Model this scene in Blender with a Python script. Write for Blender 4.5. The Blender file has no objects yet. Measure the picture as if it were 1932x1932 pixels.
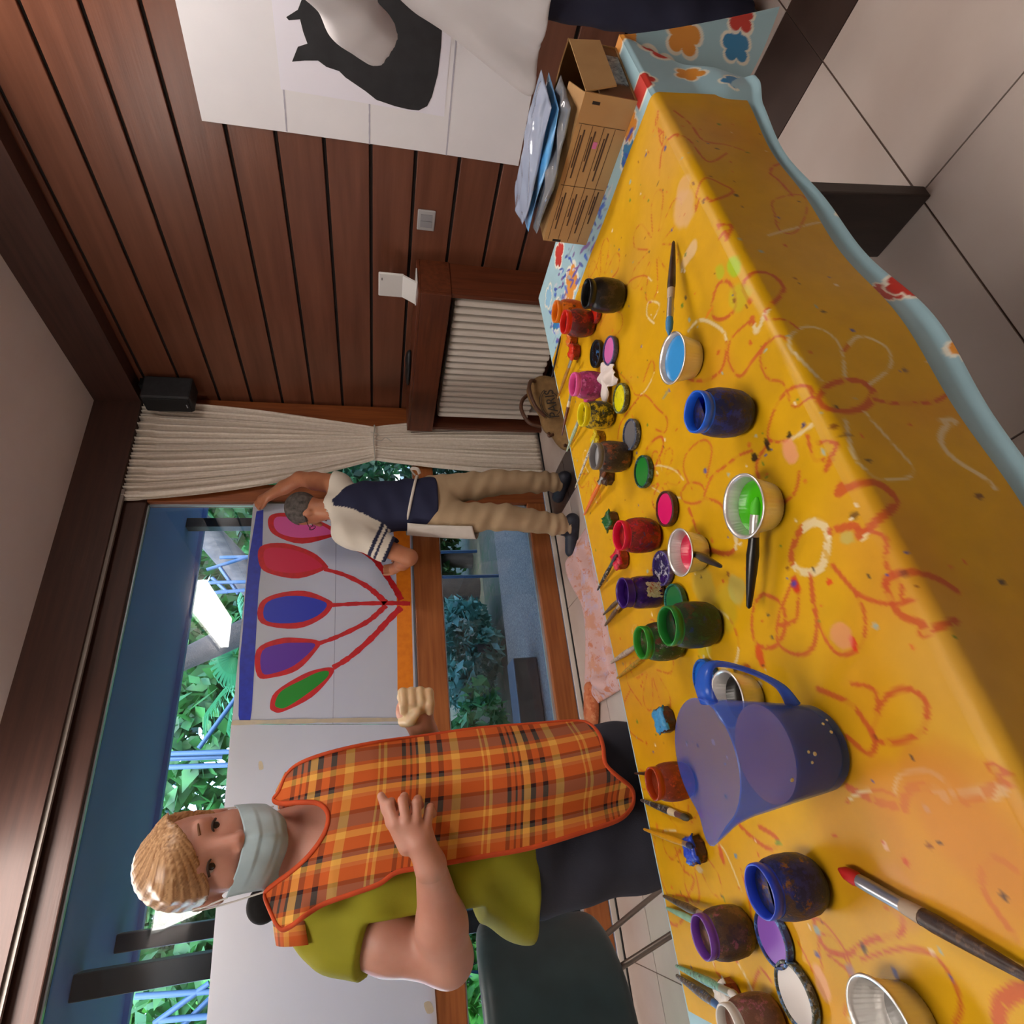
import bpy, bmesh, math, random
import numpy as np
from mathutils import Vector, Matrix

random.seed(7)
RNG = np.random.default_rng(7)
SC = bpy.context.scene
COL = SC.collection

# ------------------------------------------------------------------ camera
FOC, AZ, PIT, CAMH = 1085.0, math.radians(28.8), math.atan(261 / 1085.0), 1.2
FWD = np.array([math.sin(AZ) * math.cos(PIT), math.cos(AZ) * math.cos(PIT), -math.sin(PIT)])
RGT = np.array([math.cos(AZ), -math.sin(AZ), 0.0])
UPV = np.array([math.sin(AZ) * math.sin(PIT), math.cos(AZ) * math.sin(PIT), math.cos(PIT)])
cam_d = bpy.data.cameras.new('camera')
cam_d.sensor_width = 36.0
cam_d.lens = FOC / 1932.0 * 36.0
cam_d.clip_start = 0.02
cam_d.clip_end = 200
cam = bpy.data.objects.new('camera', cam_d)
COL.objects.link(cam)
# the phone was held sideways: world up points to the left of the picture
M3 = Matrix([list(v) for v in zip(-UPV, RGT, -FWD)])
cam.matrix_world = Matrix.Translation((0, 0, CAMH)) @ M3.to_4x4()
SC.camera = cam

# ------------------------------------------------------------------ world, exposure
SC.view_settings.view_transform = 'Standard'
SC.view_settings.look = 'None'
SC.view_settings.gamma = 1.0
SC.view_settings.use_curve_mapping = False
SC.view_settings.exposure = 0.34
SC.cycles.max_bounces = 7
SC.cycles.diffuse_bounces = 3
SC.cycles.glossy_bounces = 3
SC.cycles.transmission_bounces = 6
SC.cycles.transparent_max_bounces = 8
SC.cycles.adaptive_threshold = 0.03
SC.cycles.caustics_reflective = False
SC.cycles.caustics_refractive = False
PANEL_LIGHT = 19.0
world = bpy.data.worlds.new('sky')
SC.world = world
world.use_nodes = True
wn = world.node_tree.nodes
wn.clear()
wo = wn.new('ShaderNodeOutputWorld')
wb = wn.new('ShaderNodeBackground')
sky = wn.new('ShaderNodeTexSky')
sky.sky_type = 'NISHITA'
sky.sun_disc = False
sky.sun_elevation = math.radians(50)
sky.sun_rotation = math.radians(200)
wb.inputs['Strength'].default_value = 2.3
tint = wn.new('ShaderNodeVectorMath')
tint.operation = 'MULTIPLY'
tint.inputs[1].default_value = (0.92, 0.98, 1.06)      # clear deep blue sky
world.node_tree.links.new(sky.outputs[0], tint.inputs[0])
world.node_tree.links.new(tint.outputs[0], wb.inputs['Color'])
world.node_tree.links.new(wb.outputs[0], wo.inputs['Surface'])
sun_d = bpy.data.lights.new('sun', 'SUN')
sun_d.energy = 3.0
sun_d.angle = math.radians(0.6)
sun_d.color = (1.0, 0.95, 0.85)
sun = bpy.data.objects.new('sun', sun_d)
COL.objects.link(sun)
sun.rotation_euler = (math.radians(36), 0, math.radians(22))   # high sun behind the house, over the roof onto the garden


def pix(x, y, ax, val):
    """point of the place seen at photo pixel (x, y), on the plane coordinate[ax] == val"""
    d = FWD + RGT * ((966.0 - y) / FOC) + UPV * ((966.0 - x) / FOC)
    c = np.array([0, 0, CAMH])
    return c + d * ((val - c[ax]) / d[ax])


# ------------------------------------------------------------------ helpers
def lin(h):
    """'#rrggbb' (sRGB) -> linear rgba"""
    h = h.lstrip('#')
    o = []
    for i in (0, 2, 4):
        v = int(h[i:i + 2], 16) / 255.0
        o.append(v / 12.92 if v <= 0.04045 else ((v + 0.055) / 1.055) ** 2.4)
    return (o[0], o[1], o[2], 1.0)


def new_mat(name):
    m = bpy.data.materials.new(name)
    m.use_nodes = True
    nt = m.node_tree
    return m, nt, nt.nodes['Principled BSDF']


def sety(b, rough=0.5, metal=0.0, spec=0.5, trans=0.0, sss=0.0, coat=0.0, ior=None, sheen=0.0):
    b.inputs['Roughness'].default_value = rough
    b.inputs['Metallic'].default_value = metal
    b.inputs['Specular IOR Level'].default_value = spec
    b.inputs['Transmission Weight'].default_value = trans
    if sss:
        b.inputs['Subsurface Weight'].default_value = sss
        b.inputs['Subsurface Radius'].default_value = (0.02, 0.008, 0.004)
        b.inputs['Subsurface Scale'].default_value = 0.3
    if coat:
        b.inputs['Coat Weight'].default_value = coat
        b.inputs['Coat Roughness'].default_value = 0.08
    if ior:
        b.inputs['IOR'].default_value = ior
    if sheen:
        b.inputs['Sheen Weight'].default_value = sheen


MATS = {}


def mat(name, c1, c2=None, rough=0.5, scale=8.0, stretch=(1, 1, 1), detail=4.0, bump=0.0, bscale=None, mid=(0.35, 0.65), **kw):
    """principled material, two colours mixed by noise in object space, optional bump"""
    if name in MATS:
        return MATS[name]
    m, nt, b = new_mat(name)
    sety(b, rough, **kw)
    N, L = nt.nodes, nt.links
    tc = N.new('ShaderNodeTexCoord')
    mp = N.new('ShaderNodeMapping')
    mp.inputs['Scale'].default_value = stretch
    L.new(tc.outputs['Object'], mp.inputs['Vector'])
    b.inputs['Base Color'].default_value = lin(c1)
    if c2:
        no = N.new('ShaderNodeTexNoise')
        no.inputs['Scale'].default_value = scale
        no.inputs['Detail'].default_value = detail
        cr = N.new('ShaderNodeValToRGB')
        cr.color_ramp.elements[0].position = mid[0]
        cr.color_ramp.elements[1].position = mid[1]
        cr.color_ramp.elements[0].color = lin(c1)
        cr.color_ramp.elements[1].color = lin(c2)
        L.new(mp.outputs[0], no.inputs['Vector'])
        L.new(no.outputs[0], cr.inputs[0])
        L.new(cr.outputs[0], b.inputs['Base Color'])
    if bump:
        nb = N.new('ShaderNodeTexNoise')
        nb.inputs['Scale'].default_value = bscale or scale * 3
        nb.inputs['Detail'].default_value = 5
        bp = N.new('ShaderNodeBump')
        bp.inputs['Strength'].default_value = bump
        bp.inputs['Distance'].default_value = 0.01
        L.new(mp.outputs[0], nb.inputs['Vector'])
        L.new(nb.outputs[0], bp.inputs['Height'])
        L.new(bp.outputs[0], b.inputs['Normal'])
    MATS[name] = m
    return m


def mottled(name, cols, scale=60.0, rough=0.45, bump=0.3, seed=0.0, **kw):
    """a base colour with layered blotches of the others, for paint-crusted things"""
    if name in MATS:
        return MATS[name]
    m, nt, b = new_mat(name)
    sety(b, rough, **kw)
    N, L = nt.nodes, nt.links
    tc = N.new('ShaderNodeTexCoord')
    src = None
    hgt = None
    for i, c in enumerate(cols):
        if i == 0:
            rgb = N.new('ShaderNodeRGB')
            rgb.outputs[0].default_value = lin(c)
            src = rgb.outputs[0]
            continue
        mp = N.new('ShaderNodeMapping')
        mp.inputs['Location'].default_value = (seed + i * 1.3, seed * 1.7 - i, seed * 0.3 + i * 0.7)
        no = N.new('ShaderNodeTexNoise')
        no.inputs['Scale'].default_value = scale * (0.7 + 0.35 * i)
        no.inputs['Detail'].default_value = 5
        no.inputs['Roughness'].default_value = 0.7
        cr = N.new('ShaderNodeValToRGB')
        lo = 0.50 + 0.02 * i
        cr.color_ramp.elements[0].position = lo
        cr.color_ramp.elements[1].position = lo + 0.07
        mx = N.new('ShaderNodeMix')
        mx.data_type = 'RGBA'
        for q in mx.inputs:
            if q.name == 'B' and q.type == 'RGBA':
                q.default_value = lin(c)
        L.new(tc.outputs['Object'], mp.inputs['Vector'])
        L.new(mp.outputs[0], no.inputs['Vector'])
        L.new(no.outputs[0], cr.inputs[0])
        L.new(cr.outputs[0], mx.inputs[0])
        ia = next(q for q in mx.inputs if q.name == 'A' and q.type == 'RGBA')
        L.new(src, ia)
        src = next(q for q in mx.outputs if q.type == 'RGBA')
        hgt = no.outputs[0]
    L.new(src, b.inputs['Base Color'])
    if bump and hgt is not None:
        bp = N.new('ShaderNodeBump')
        bp.inputs['Strength'].default_value = bump
        bp.inputs['Distance'].default_value = 0.003
        L.new(hgt, bp.inputs['Height'])
        L.new(bp.outputs[0], b.inputs['Normal'])
    MATS[name] = m
    return m


def attr_mat(name, attr='col', rough=0.6, bump=0.0, bscale=60.0, noise=0.0, nscale=20.0, **kw):
    """base colour from a colour attribute, slightly varied by noise"""
    if name in MATS:
        return MATS[name]
    m, nt, b = new_mat(name)
    sety(b, rough, **kw)
    N, L = nt.nodes, nt.links
    a = N.new('ShaderNodeAttribute')
    a.attribute_name = attr
    src = a.outputs['Color']
    tc = N.new('ShaderNodeTexCoord')
    if noise:
        no = N.new('ShaderNodeTexNoise')
        no.inputs['Scale'].default_value = nscale
        no.inputs['Detail'].default_value = 5
        L.new(tc.outputs['Object'], no.inputs['Vector'])
        mr = N.new('ShaderNodeMapRange')
        mr.inputs['To Min'].default_value = 1 - noise
        mr.inputs['To Max'].default_value = 1 + noise
        L.new(no.outputs[0], mr.inputs[0])
        mx = N.new('ShaderNodeVectorMath')
        mx.operation = 'SCALE'
        L.new(src, mx.inputs[0])
        L.new(mr.outputs[0], mx.inputs['Scale'])
        src = mx.outputs[0]
    L.new(src, b.inputs['Base Color'])
    if bump:
        nb = N.new('ShaderNodeTexNoise')
        nb.inputs['Scale'].default_value = bscale
        nb.inputs['Detail'].default_value = 4
        bp = N.new('ShaderNodeBump')
        bp.inputs['Strength'].default_value = bump
        bp.inputs['Distance'].default_value = 0.004
        L.new(tc.outputs['Object'], nb.inputs['Vector'])
        L.new(nb.outputs[0], bp.inputs['Height'])
        L.new(bp.outputs[0], b.inputs['Normal'])
    MATS[name] = m
    return m


def wood(name, c1, c2, axis=1, rough=0.4, scale=3.0, fine=0.5, **kw):
    st = [14.0, 14.0, 14.0]
    st[axis] = 0.9
    return mat(name, c1, c2, rough=rough, scale=scale, stretch=tuple(st), detail=6, bump=0.05, bscale=8, mid=(0.25, 0.75), **kw)


def emit_mat(name, col, strength):
    m = bpy.data.materials.new(name)
    m.use_nodes = True
    N = m.node_tree.nodes
    N.clear()
    o = N.new('ShaderNodeOutputMaterial')
    e = N.new('ShaderNodeEmission')
    e.inputs['Color'].default_value = col
    e.inputs['Strength'].default_value = strength
    m.node_tree.links.new(e.outputs[0], o.inputs['Surface'])
    return m


def glass_mat(name, tint=(0.93, 0.97, 1.0, 1), rough=0.0, ior=1.5):
    m = bpy.data.materials.new(name)
    m.use_nodes = True
    N, L = m.node_tree.nodes, m.node_tree.links
    N.clear()
    o = N.new('ShaderNodeOutputMaterial')
    t = N.new('ShaderNodeBsdfTransparent')
    t.inputs['Color'].default_value = tint
    g = N.new('ShaderNodeBsdfGlossy')
    g.inputs['Roughness'].default_value = rough
    f = N.new('ShaderNodeFresnel')
    f.inputs['IOR'].default_value = ior
    mx = N.new('ShaderNodeMixShader')
    L.new(f.outputs[0], mx.inputs[0])
    L.new(t.outputs[0], mx.inputs[1])
    L.new(g.outputs[0], mx.inputs[2])
    L.new(mx.outputs[0], o.inputs['Surface'])
    return m


ORG = {}


def tag(o, label=None, cat=None, group=None, kind=None):
    if label:
        o['label'] = label
    if cat:
        o['category'] = cat
    if group:
        o['group'] = group
    if kind:
        o['kind'] = kind
    return o


def thing(name, label, cat, loc=(0, 0, 0), group=None, kind=None):
    o = bpy.data.objects.new(name, None)
    o.empty_display_size = 0.05
    COL.objects.link(o)
    o.location = loc
    ORG[o] = np.array(loc, float)
    return tag(o, label, cat, group, kind)


def obj(name, v, f, m, parent=None, smooth=False, origin=None, cols=None, uv=None, smooth_angle=None):
    """mesh object from world coordinates; origin at the parent's base or at the base of its own box"""
    v = np.asarray(v, float).reshape(-1, 3)
    if parent is not None:
        og = ORG[parent]
    elif origin is not None:
        og = np.array(origin, float)
    else:
        og = np.array([(v[:, 0].min() + v[:, 0].max()) / 2, (v[:, 1].min() + v[:, 1].max()) / 2, v[:, 2].min()])
    me = bpy.data.meshes.new(name)
    if isinstance(f, np.ndarray):
        f = f.tolist()
    me.from_pydata((v - og).tolist(), [], f)
    me.update()
    if m is not None:
        for mm in (m if isinstance(m, (list, tuple)) else [m]):
            me.materials.append(mm)
    if smooth:
        me.polygons.foreach_set('use_smooth', [True] * len(me.polygons))
        if smooth_angle:
            me.set_sharp_from_angle(angle=math.radians(smooth_angle))
    if cols is not None:
        ca = me.color_attributes.new('col', 'FLOAT_COLOR', 'POINT')
        c4 = np.ones((len(v), 4))
        c4[:, :3] = np.asarray(cols)[:, :3]
        ca.data.foreach_set('color', c4.ravel())
    if uv is not None:
        at = me.attributes.new('puv', 'FLOAT_VECTOR', 'POINT')
        u3 = np.zeros((len(v), 3))
        u3[:, :2] = uv
        at.data.foreach_set('vector', u3.ravel())
    o = bpy.data.objects.new(name, me)
    COL.objects.link(o)
    if parent is not None:
        o.parent = parent
        ORG[o] = og
    else:
        o.location = og
        ORG[o] = og
    return o


BOXF = [(0, 3, 2, 1), (4, 5, 6, 7), (0, 1, 5, 4), (1, 2, 6, 5), (2, 3, 7, 6), (3, 0, 4, 7)]


def boxv(lo, hi):
    x0, y0, z0 = lo
    x1, y1, z1 = hi
    return [(x0, y0, z0), (x1, y0, z0), (x1, y1, z0), (x0, y1, z0), (x0, y0, z1), (x1, y0, z1), (x1, y1, z1), (x0, y1, z1)]


def bevel_mod(o, w=0.004, seg=2):
    md = o.modifiers.new('bevel', 'BEVEL')
    md.width = w
    md.segments = seg
    md.limit_method = 'ANGLE'
    md.angle_limit = math.radians(40)
    return o


def box(name, lo, hi, m, parent=None, bevel=0.0, seg=2, rz=0.0, rot=None):
    v = np.array(boxv(lo, hi), float)
    if rz or rot is not None:
        c = v.mean(0)
        R = np.array(Matrix.Rotation(rz, 3, 'Z')) if rot is None else np.array(rot)
        v = (v - c) @ R.T + c
    o = obj(name, v, BOXF, m, parent)
    if bevel:
        bevel_mod(o, bevel, seg)
    return o


def lathe_vf(prof, n=32, c=(0, 0, 0), wob=None):
    """profile of (r, z) turned about the vertical through c"""
    V, F = [], []
    k = len(prof)
    for i, (r, z) in enumerate(prof):
        for j in range(n):
            a = 2 * math.pi * j / n
            rr = r * (wob(a, i) if wob else 1.0)
            V.append((c[0] + rr * math.cos(a), c[1] + rr * math.sin(a), c[2] + z))
    for i in range(k - 1):
        for j in range(n):
            j2 = (j + 1) % n
            F.append((i * n + j, i * n + j2, (i + 1) * n + j2, (i + 1) * n + j))
    V.append((c[0], c[1], c[2] + prof[0][1]))
    V.append((c[0], c[1], c[2] + prof[-1][1]))
    for j in range(n):
        j2 = (j + 1) % n
        F.append((len(V) - 2, j2, j))
        F.append((len(V) - 1, (k - 1) * n + j, (k - 1) * n + j2))
    return V, F


def lathe(name, prof, m, parent=None, n=32, c=(0, 0, 0), wob=None, sharp=35):
    V, F = lathe_vf(prof, n, c, wob)
    return obj(name, V, F, m, parent, smooth=True, smooth_angle=sharp)


def tube_vf(path, rad, n=10, flat=1.0):
    """tube along a polyline, radius per point, closed ends"""
    P = [np.array(p, float) for p in path]
    if not hasattr(rad, '__len__'):
        rad = [rad] * len(P)
    V, F = [], []
    up = None
    for i, p in enumerate(P):
        d = P[min(i + 1, len(P) - 1)] - P[max(i - 1, 0)]
        d = d / (np.linalg.norm(d) + 1e-9)
        if up is None:
            up = np.array([0, 0, 1.0]) if abs(d[2]) < 0.9 else np.array([1.0, 0, 0])
        s = np.cross(d, up)
        s /= np.linalg.norm(s) + 1e-9
        up = np.cross(s, d)
        for j in range(n):
            a = 2 * math.pi * j / n
            V.append(p + rad[i] * (s * math.cos(a) + up * math.sin(a) * flat))
    for i in range(len(P) - 1):
        for j in range(n):
            j2 = (j + 1) % n
            F.append((i * n + j, i * n + j2, (i + 1) * n + j2, (i + 1) * n + j))
    F.append(tuple(range(n))[::-1])
    F.append(tuple((len(P) - 1) * n + j for j in range(n)))
    return V, F


def tube(name, path, rad, m, parent=None, n=10, flat=1.0):
    V, F = tube_vf(path, rad, n, flat)
    return obj(name, V, F, m, parent, smooth=True, smooth_angle=50)


def join_vf(parts):
    V, F = [], []
    for v, f in parts:
        k = len(V)
        V += [tuple(p) for p in v]
        F += [tuple(i + k for i in q) for q in f]
    return V, F


def grid_faces(nu, nv, wrap=False):
    a = np.arange(nu * nv).reshape(nu, nv)
    if wrap:
        a = np.concatenate([a, a[:1]], 0)
    return np.stack([a[:-1, :-1].ravel(), a[1:, :-1].ravel(), a[1:, 1:].ravel(), a[:-1, 1:].ravel()], 1)


def solid_mod(o, t, off=0.0):
    md = o.modifiers.new('thickness', 'SOLIDIFY')
    md.thickness = t
    md.offset = off
    return o


def spline(pts, n=12, closed=False):
    """Catmull-Rom through points"""
    P = [np.array(p, float) for p in pts]
    out = []
    k = len(P)
    rng = range(k) if closed else range(k - 1)
    for i in rng:
        if closed:
            a, b, c, d = P[i - 1], P[i], P[(i + 1) % k], P[(i + 2) % k]
        else:
            a, b, c, d = P[max(i - 1, 0)], P[i], P[i + 1], P[min(i + 2, k - 1)]
        for j in range(n):
            t = j / n
            out.append(0.5 * ((2 * b) + (c - a) * t + (2 * a - 5 * b + 4 * c - d) * t * t + (3 * b - a - 3 * c + d) * t ** 3))
    if not closed:
        out.append(P[-1])
    return out


# ------------------------------------------------------------------ signed-distance bodies, meshed with surface nets
class SDF:
    def __init__(s, lo, hi, res):
        s.lo = np.array(lo, float)
        s.res = res
        s.n = np.ceil((np.array(hi, float) - s.lo) / res).astype(int) + 1
        s.f = np.full(s.n, 0.5, np.float32)

    def _sub(s, lo, hi):
        a = np.clip(np.floor((np.array(lo) - s.lo) / s.res).astype(int), 0, s.n)
        b = np.clip(np.ceil((np.array(hi) - s.lo) / s.res).astype(int) + 1, 0, s.n)
        if np.any(b <= a):
            return None
        ax = [(s.lo[i] + s.res * np.arange(a[i], b[i])).astype(np.float32) for i in range(3)]
        sl = tuple(slice(a[i], b[i]) for i in range(3))
        return sl, np.meshgrid(*ax, indexing='ij', sparse=True)

    @staticmethod
    def smin(a, b, k):
        if k <= 0:
            return np.minimum(a, b)
        h = np.clip(0.5 + 0.5 * (b - a) / k, 0, 1)
        return b + (a - b) * h - k * h * (1 - h)

    def _put(s, sl, d, k, sub):
        if sub:
            s.f[sl] = -SDF.smin(-s.f[sl], d, k)
        else:
            s.f[sl] = SDF.smin(s.f[sl], d, k)

    def cone(s, a, b, ra, rb, k=0.02, sub=False, flat=None, pad=0.06):
        """tapered capsule; flat = (axis vector, factor) squashes across that axis"""
        a = np.array(a, float)
        b = np.array(b, float)
        m = max(ra, rb) + k + pad
        g = s._sub(np.minimum(a, b) - m, np.maximum(a, b) + m)
        if g is None:
            return s
        sl, (X, Y, Z) = g
        d = b - a
        L2 = d @ d + 1e-9
        t = np.clip(((X - a[0]) * d[0] + (Y - a[1]) * d[1] + (Z - a[2]) * d[2]) / L2, 0, 1)
        qx, qy, qz = X - a[0] - t * d[0], Y - a[1] - t * d[1], Z - a[2] - t * d[2]
        if flat is not None:
            ax = np.array(flat[0], float)
            ax /= np.linalg.norm(ax)
            w = (qx * ax[0] + qy * ax[1] + qz * ax[2]) * (1.0 / flat[1] - 1)
            dist = np.sqrt((qx + w * ax[0]) ** 2 + (qy + w * ax[1]) ** 2 + (qz + w * ax[2]) ** 2)
            dd = (dist - (ra + t * (rb - ra))) * min(1.0, flat[1] ** 0.5)
        else:
            dd = np.sqrt(qx * qx + qy * qy + qz * qz) - (ra + t * (rb - ra))
        s._put(sl, dd, k, sub)
        return s

    def chain(s, pts, rad, k=0.02, flat=None):
        for i in range(len(pts) - 1):
            s.cone(pts[i], pts[i + 1], rad[i], rad[i + 1], k, flat=flat)
        return s

    def ell(s, c, r, k=0.02, R=None, sub=False, pad=0.06):
        c = np.array(c, float)
        r = np.array(r, float)
        m = r.max() + k + pad
        g = s._sub(c - m, c + m)
        if g is None:
            return s
        sl, (X, Y, Z) = g
        X, Y, Z = X - c[0], Y - c[1], Z - c[2]
        if R is not None:
            R = np.array(R)
            X, Y, Z = (R[0, 0] * X + R[1, 0] * Y + R[2, 0] * Z, R[0, 1] * X + R[1, 1] * Y + R[2, 1] * Z, R[0, 2] * X + R[1, 2] * Y + R[2, 2] * Z)
        k0 = np.sqrt((X / r[0]) ** 2 + (Y / r[1]) ** 2 + (Z / r[2]) ** 2)
        k1 = np.sqrt((X / r[0] ** 2) ** 2 + (Y / r[1] ** 2) ** 2 + (Z / r[2] ** 2) ** 2) + 1e-6
        s._put(sl, k0 * (k0 - 1) / k1, k, sub)
        return s

    def cut(s, p, n, k=0.0):
        """remove the side the normal points to"""
        p = np.array(p, float)
        n = np.array(n, float)
        n /= np.linalg.norm(n)
        sl, (X, Y, Z) = s._sub(s.lo - 1, s.lo + s.n * s.res + 1)
        d = (X - p[0]) * n[0] + (Y - p[1]) * n[1] + (Z - p[2]) * n[2]
        s.f = -SDF.smin(-s.f, -d.astype(np.float32), k)
        return s

    def carve(s, fn):
        """remove where fn(X, Y, Z) is negative"""
        sl, (X, Y, Z) = s._sub(s.lo - 1, s.lo + s.n * s.res + 1)
        s.f = np.maximum(s.f, -fn(X, Y, Z)).astype(np.float32)
        return s

    def warp(s, fn):
        """add a displacement field fn(X, Y, Z)"""
        sl, (X, Y, Z) = s._sub(s.lo - 1, s.lo + s.n * s.res + 1)
        near = np.abs(s.f) < 0.08
        s.f = np.where(near, s.f + fn(X, Y, Z), s.f).astype(np.float32)
        return s

    def mesh(s):
        f = s.f
        n = f.shape
        neg = f < 0
        # cells with a sign change
        c = np.zeros(tuple(k - 1 for k in n), np.int8)
        for i in (0, 1):
            for j in (0, 1):
                for k in (0, 1):
                    c += neg[i:n[0] - 1 + i, j:n[1] - 1 + j, k:n[2] - 1 + k]
        act = (c > 0) & (c < 8)
        idx = np.argwhere(act)
        vid = np.full(act.shape, -1, np.int64)
        vid[tuple(idx.T)] = np.arange(len(idx))
        acc = np.zeros((len(idx), 3))
        cnt = np.zeros(len(idx))
        corner = [(i, j, k) for i in (0, 1) for j in (0, 1) for k in (0, 1)]
        for a in corner:
            for d in range(3):
                if a[d]:
                    continue
                b = list(a)
                b[d] = 1
                fa = f[idx[:, 0] + a[0], idx[:, 1] + a[1], idx[:, 2] + a[2]]
                fb = f[idx[:, 0] + b[0], idx[:, 1] + b[1], idx[:, 2] + b[2]]
                m = (fa < 0) != (fb < 0)
                t = np.where(m, fa / (fa - fb + 1e-12), 0)
                p = np.array(a, float)[None, :] + 0 * acc
                p[:, d] += t
                acc[m] += p[m]
                cnt[m] += 1
        v = idx + acc / cnt[:, None]
        F = []
        for d in range(3):
            u, w = (d + 1) % 3, (d + 2) % 3
            sl0 = [slice(None)] * 3
            sl1 = [slice(None)] * 3
            sl0[d] = slice(0, n[d] - 1)
            sl1[d] = slice(1, n[d])
            ch = neg[tuple(sl0)] != neg[tuple(sl1)]
            e = np.argwhere(ch)
            e = e[(e[:, u] > 0) & (e[:, w] > 0) & (e[:, u] < n[u] - 1) & (e[:, w] < n[w] - 1)]
            du = np.zeros(3, int)
            du[u] = 1
            dw = np.zeros(3, int)
            dw[w] = 1
            q = np.stack([vid[tuple((e - du - dw).T)], vid[tuple((e - dw).T)], vid[tuple(e.T)], vid[tuple((e - du).T)]], 1)
            flip = ~neg[tuple(e.T)]
            q[flip] = q[flip][:, ::-1]
            F.append(q)
        F = np.concatenate(F)
        F = F[(F >= 0).all(1)]
        return s.lo + v * s.res, F


def smooth_vf(v, f, it=2, w=0.5):
    """a few passes of Laplacian smoothing"""
    e = np.concatenate([f[:, [0, 1]], f[:, [1, 2]], f[:, [2, 3]], f[:, [3, 0]]])
    for _ in range(it):
        acc = np.zeros_like(v)
        cnt = np.zeros(len(v))
        for a, b in ((0, 1), (1, 0)):
            for d in range(3):
                acc[:, d] += np.bincount(e[:, a], v[e[:, b], d], len(v))
            cnt += np.bincount(e[:, a], minlength=len(v))
        v = v + w * (acc / np.maximum(cnt, 1)[:, None] - v)
    return v


def ss(a, b, x):
    t = np.clip((x - a) / (b - a), 0, 1)
    return t * t * (3 - 2 * t)

# ================================================================== THE ROOM
XW, YW = 2.72, 3.37            # face of the plank wall, face of the window frame
X0, Y0 = -2.6, -3.2            # the rest of the room behind the camera
ZC = 2.92
m_plank = wood('plank_wood', '#5e3524', '#7a4b37', axis=1, rough=0.32, scale=1.6)
m_groove = mat('groove_dark', '#1d110d', rough=0.8)
m_beam = wood('beam_wood', '#3c241d', '#503229', axis=1, rough=0.5)
m_beamx = wood('beam_wood_cross', '#3a221a', '#4c2e24', axis=0, rough=0.5)
m_frame = wood('frame_wood_upright', '#74381a', '#a05a2c', axis=2, rough=0.4)
m_framex = wood('frame_wood_rail', '#86461f', '#b26c38', axis=0, rough=0.4)
m_plaster = mat('plaster', '#efe4e0', '#eadeda', rough=0.9, scale=3)
m_wallp = mat('wall_paint', '#ded6cd', '#d8cfc6', rough=0.9, scale=2)
m_tile = mat('floor_tile', '#cbbcb3', '#bfaea4', rough=0.22, scale=2.5, detail=6)
m_tiled = mat('dark_tile', '#4a3a34', '#3d2f2a', rough=0.3, scale=6)
m_grout = mat('grout', '#5d4b43', rough=0.9)
m_alu = mat('aluminium', '#c3ccd6', rough=0.3, metal=0.6)
m_white = mat('white_enamel', '#e8e0d6', rough=0.4)
m_black = mat('black_plastic', '#15171a', rough=0.45)
m_glass = glass_mat('window_glass')

# floor: grout bed with tiles laid on it
floor = obj('floor', boxv((X0, Y0, -0.08), (2.8, 3.47, -0.004)), BOXF, m_grout)
tag(floor, kind='structure')
g = 0.0022
xs = [1.73 - 0.597 * k for k in range(0, 9)]
ys = [0.575 + 0.6 * k for k in range(-4, 6)]
me_t = None
for i in range(len(xs) - 1):
    for j in range(len(ys) - 1):
        y1 = min(ys[j + 1], 3.335)
        if ys[j] > 3.3:
            continue
        o = box('tile', (xs[i + 1] + g, ys[j] + g, -0.004), (xs[i] - g, y1 - g, 0.0), m_tile, floor)
for j in range(len(ys) - 1):
    if ys[j] > 3.3:
        continue
    y1 = min(ys[j + 1], 3.335)
    box('dark_tile', (1.73 + g, ys[j] + g, -0.004), (2.03 - g, y1 - g, 0.0), m_tiled, floor)
    box('tile', (2.03 + g, ys[j] + g, -0.004), (2.63, y1 - g, 0.0), m_tile, floor)
box('threshold_strip', (X0, 3.338, -0.004), (2.7, 3.40, 0.004), m_black, floor)
box('threshold_edge', (X0, 3.352, 0.004), (2.7, 3.362, 0.03), m_white, floor)

ceiling = obj('ceiling', boxv((X0, Y0, ZC), (2.86, 3.47, ZC + 0.1)), BOXF, m_plaster)
tag(ceiling, kind='structure')
wl = obj('wall_left', boxv((X0 - 0.1, Y0, 0), (X0, 3.47, ZC)), BOXF, m_wallp)
tag(wl, kind='structure')
wbk = obj('wall_back', boxv((X0 - 0.1, Y0 - 0.1, 0), (2.86, Y0, ZC)), BOXF, m_wallp)
tag(wbk, kind='structure')

# unseen wall blocks added on both sides to keep sun off the porch
wo1 = obj('sun_block_right', boxv((2.86, 2.6, -0.1), (9, 3.47, 3.02)), BOXF, m_wallp)
tag(wo1, kind='structure')
wo2 = obj('sun_block_left', boxv((-9, 2.6, -0.1), (X0 - 0.1, 3.47, 3.02)), BOXF, m_wallp)
tag(wo2, kind='structure')

# plank wall
wr = obj('wall_right', boxv((XW + 0.016, Y0, 0), (XW + 0.12, 3.47, ZC)), BOXF, m_groove)
tag(wr, kind='structure')
zj = [1.2125 + 0.2008 * k for k in range(-6, 9)]
for k in range(len(zj) - 1):
    o = box('plank', (XW, Y0, zj[k] + 0.008), (XW + 0.016, 3.44, zj[k + 1] - 0.008), m_plank, wr, bevel=0.003)
box('plank', (XW, Y0, 0.0), (XW + 0.016, 3.44, zj[0] - 0.008), m_plank, wr)

# beams under the ceiling
b1 = box('trim_1', (2.62, Y0, 2.655), (XW + 0.1, 3.30, ZC), m_beam)
tag(b1, kind='structure')
b2 = box('trim_2', (X0, 3.30, 2.655), (XW + 0.1, 3.47, ZC), m_beamx)
tag(b2, kind='structure')

# ------------------------------------------------------------------ the window wall
w1 = thing('window_1', None, None, (0, 3.42, 0), kind='structure')
FY0, FY1 = YW, 3.45


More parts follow.
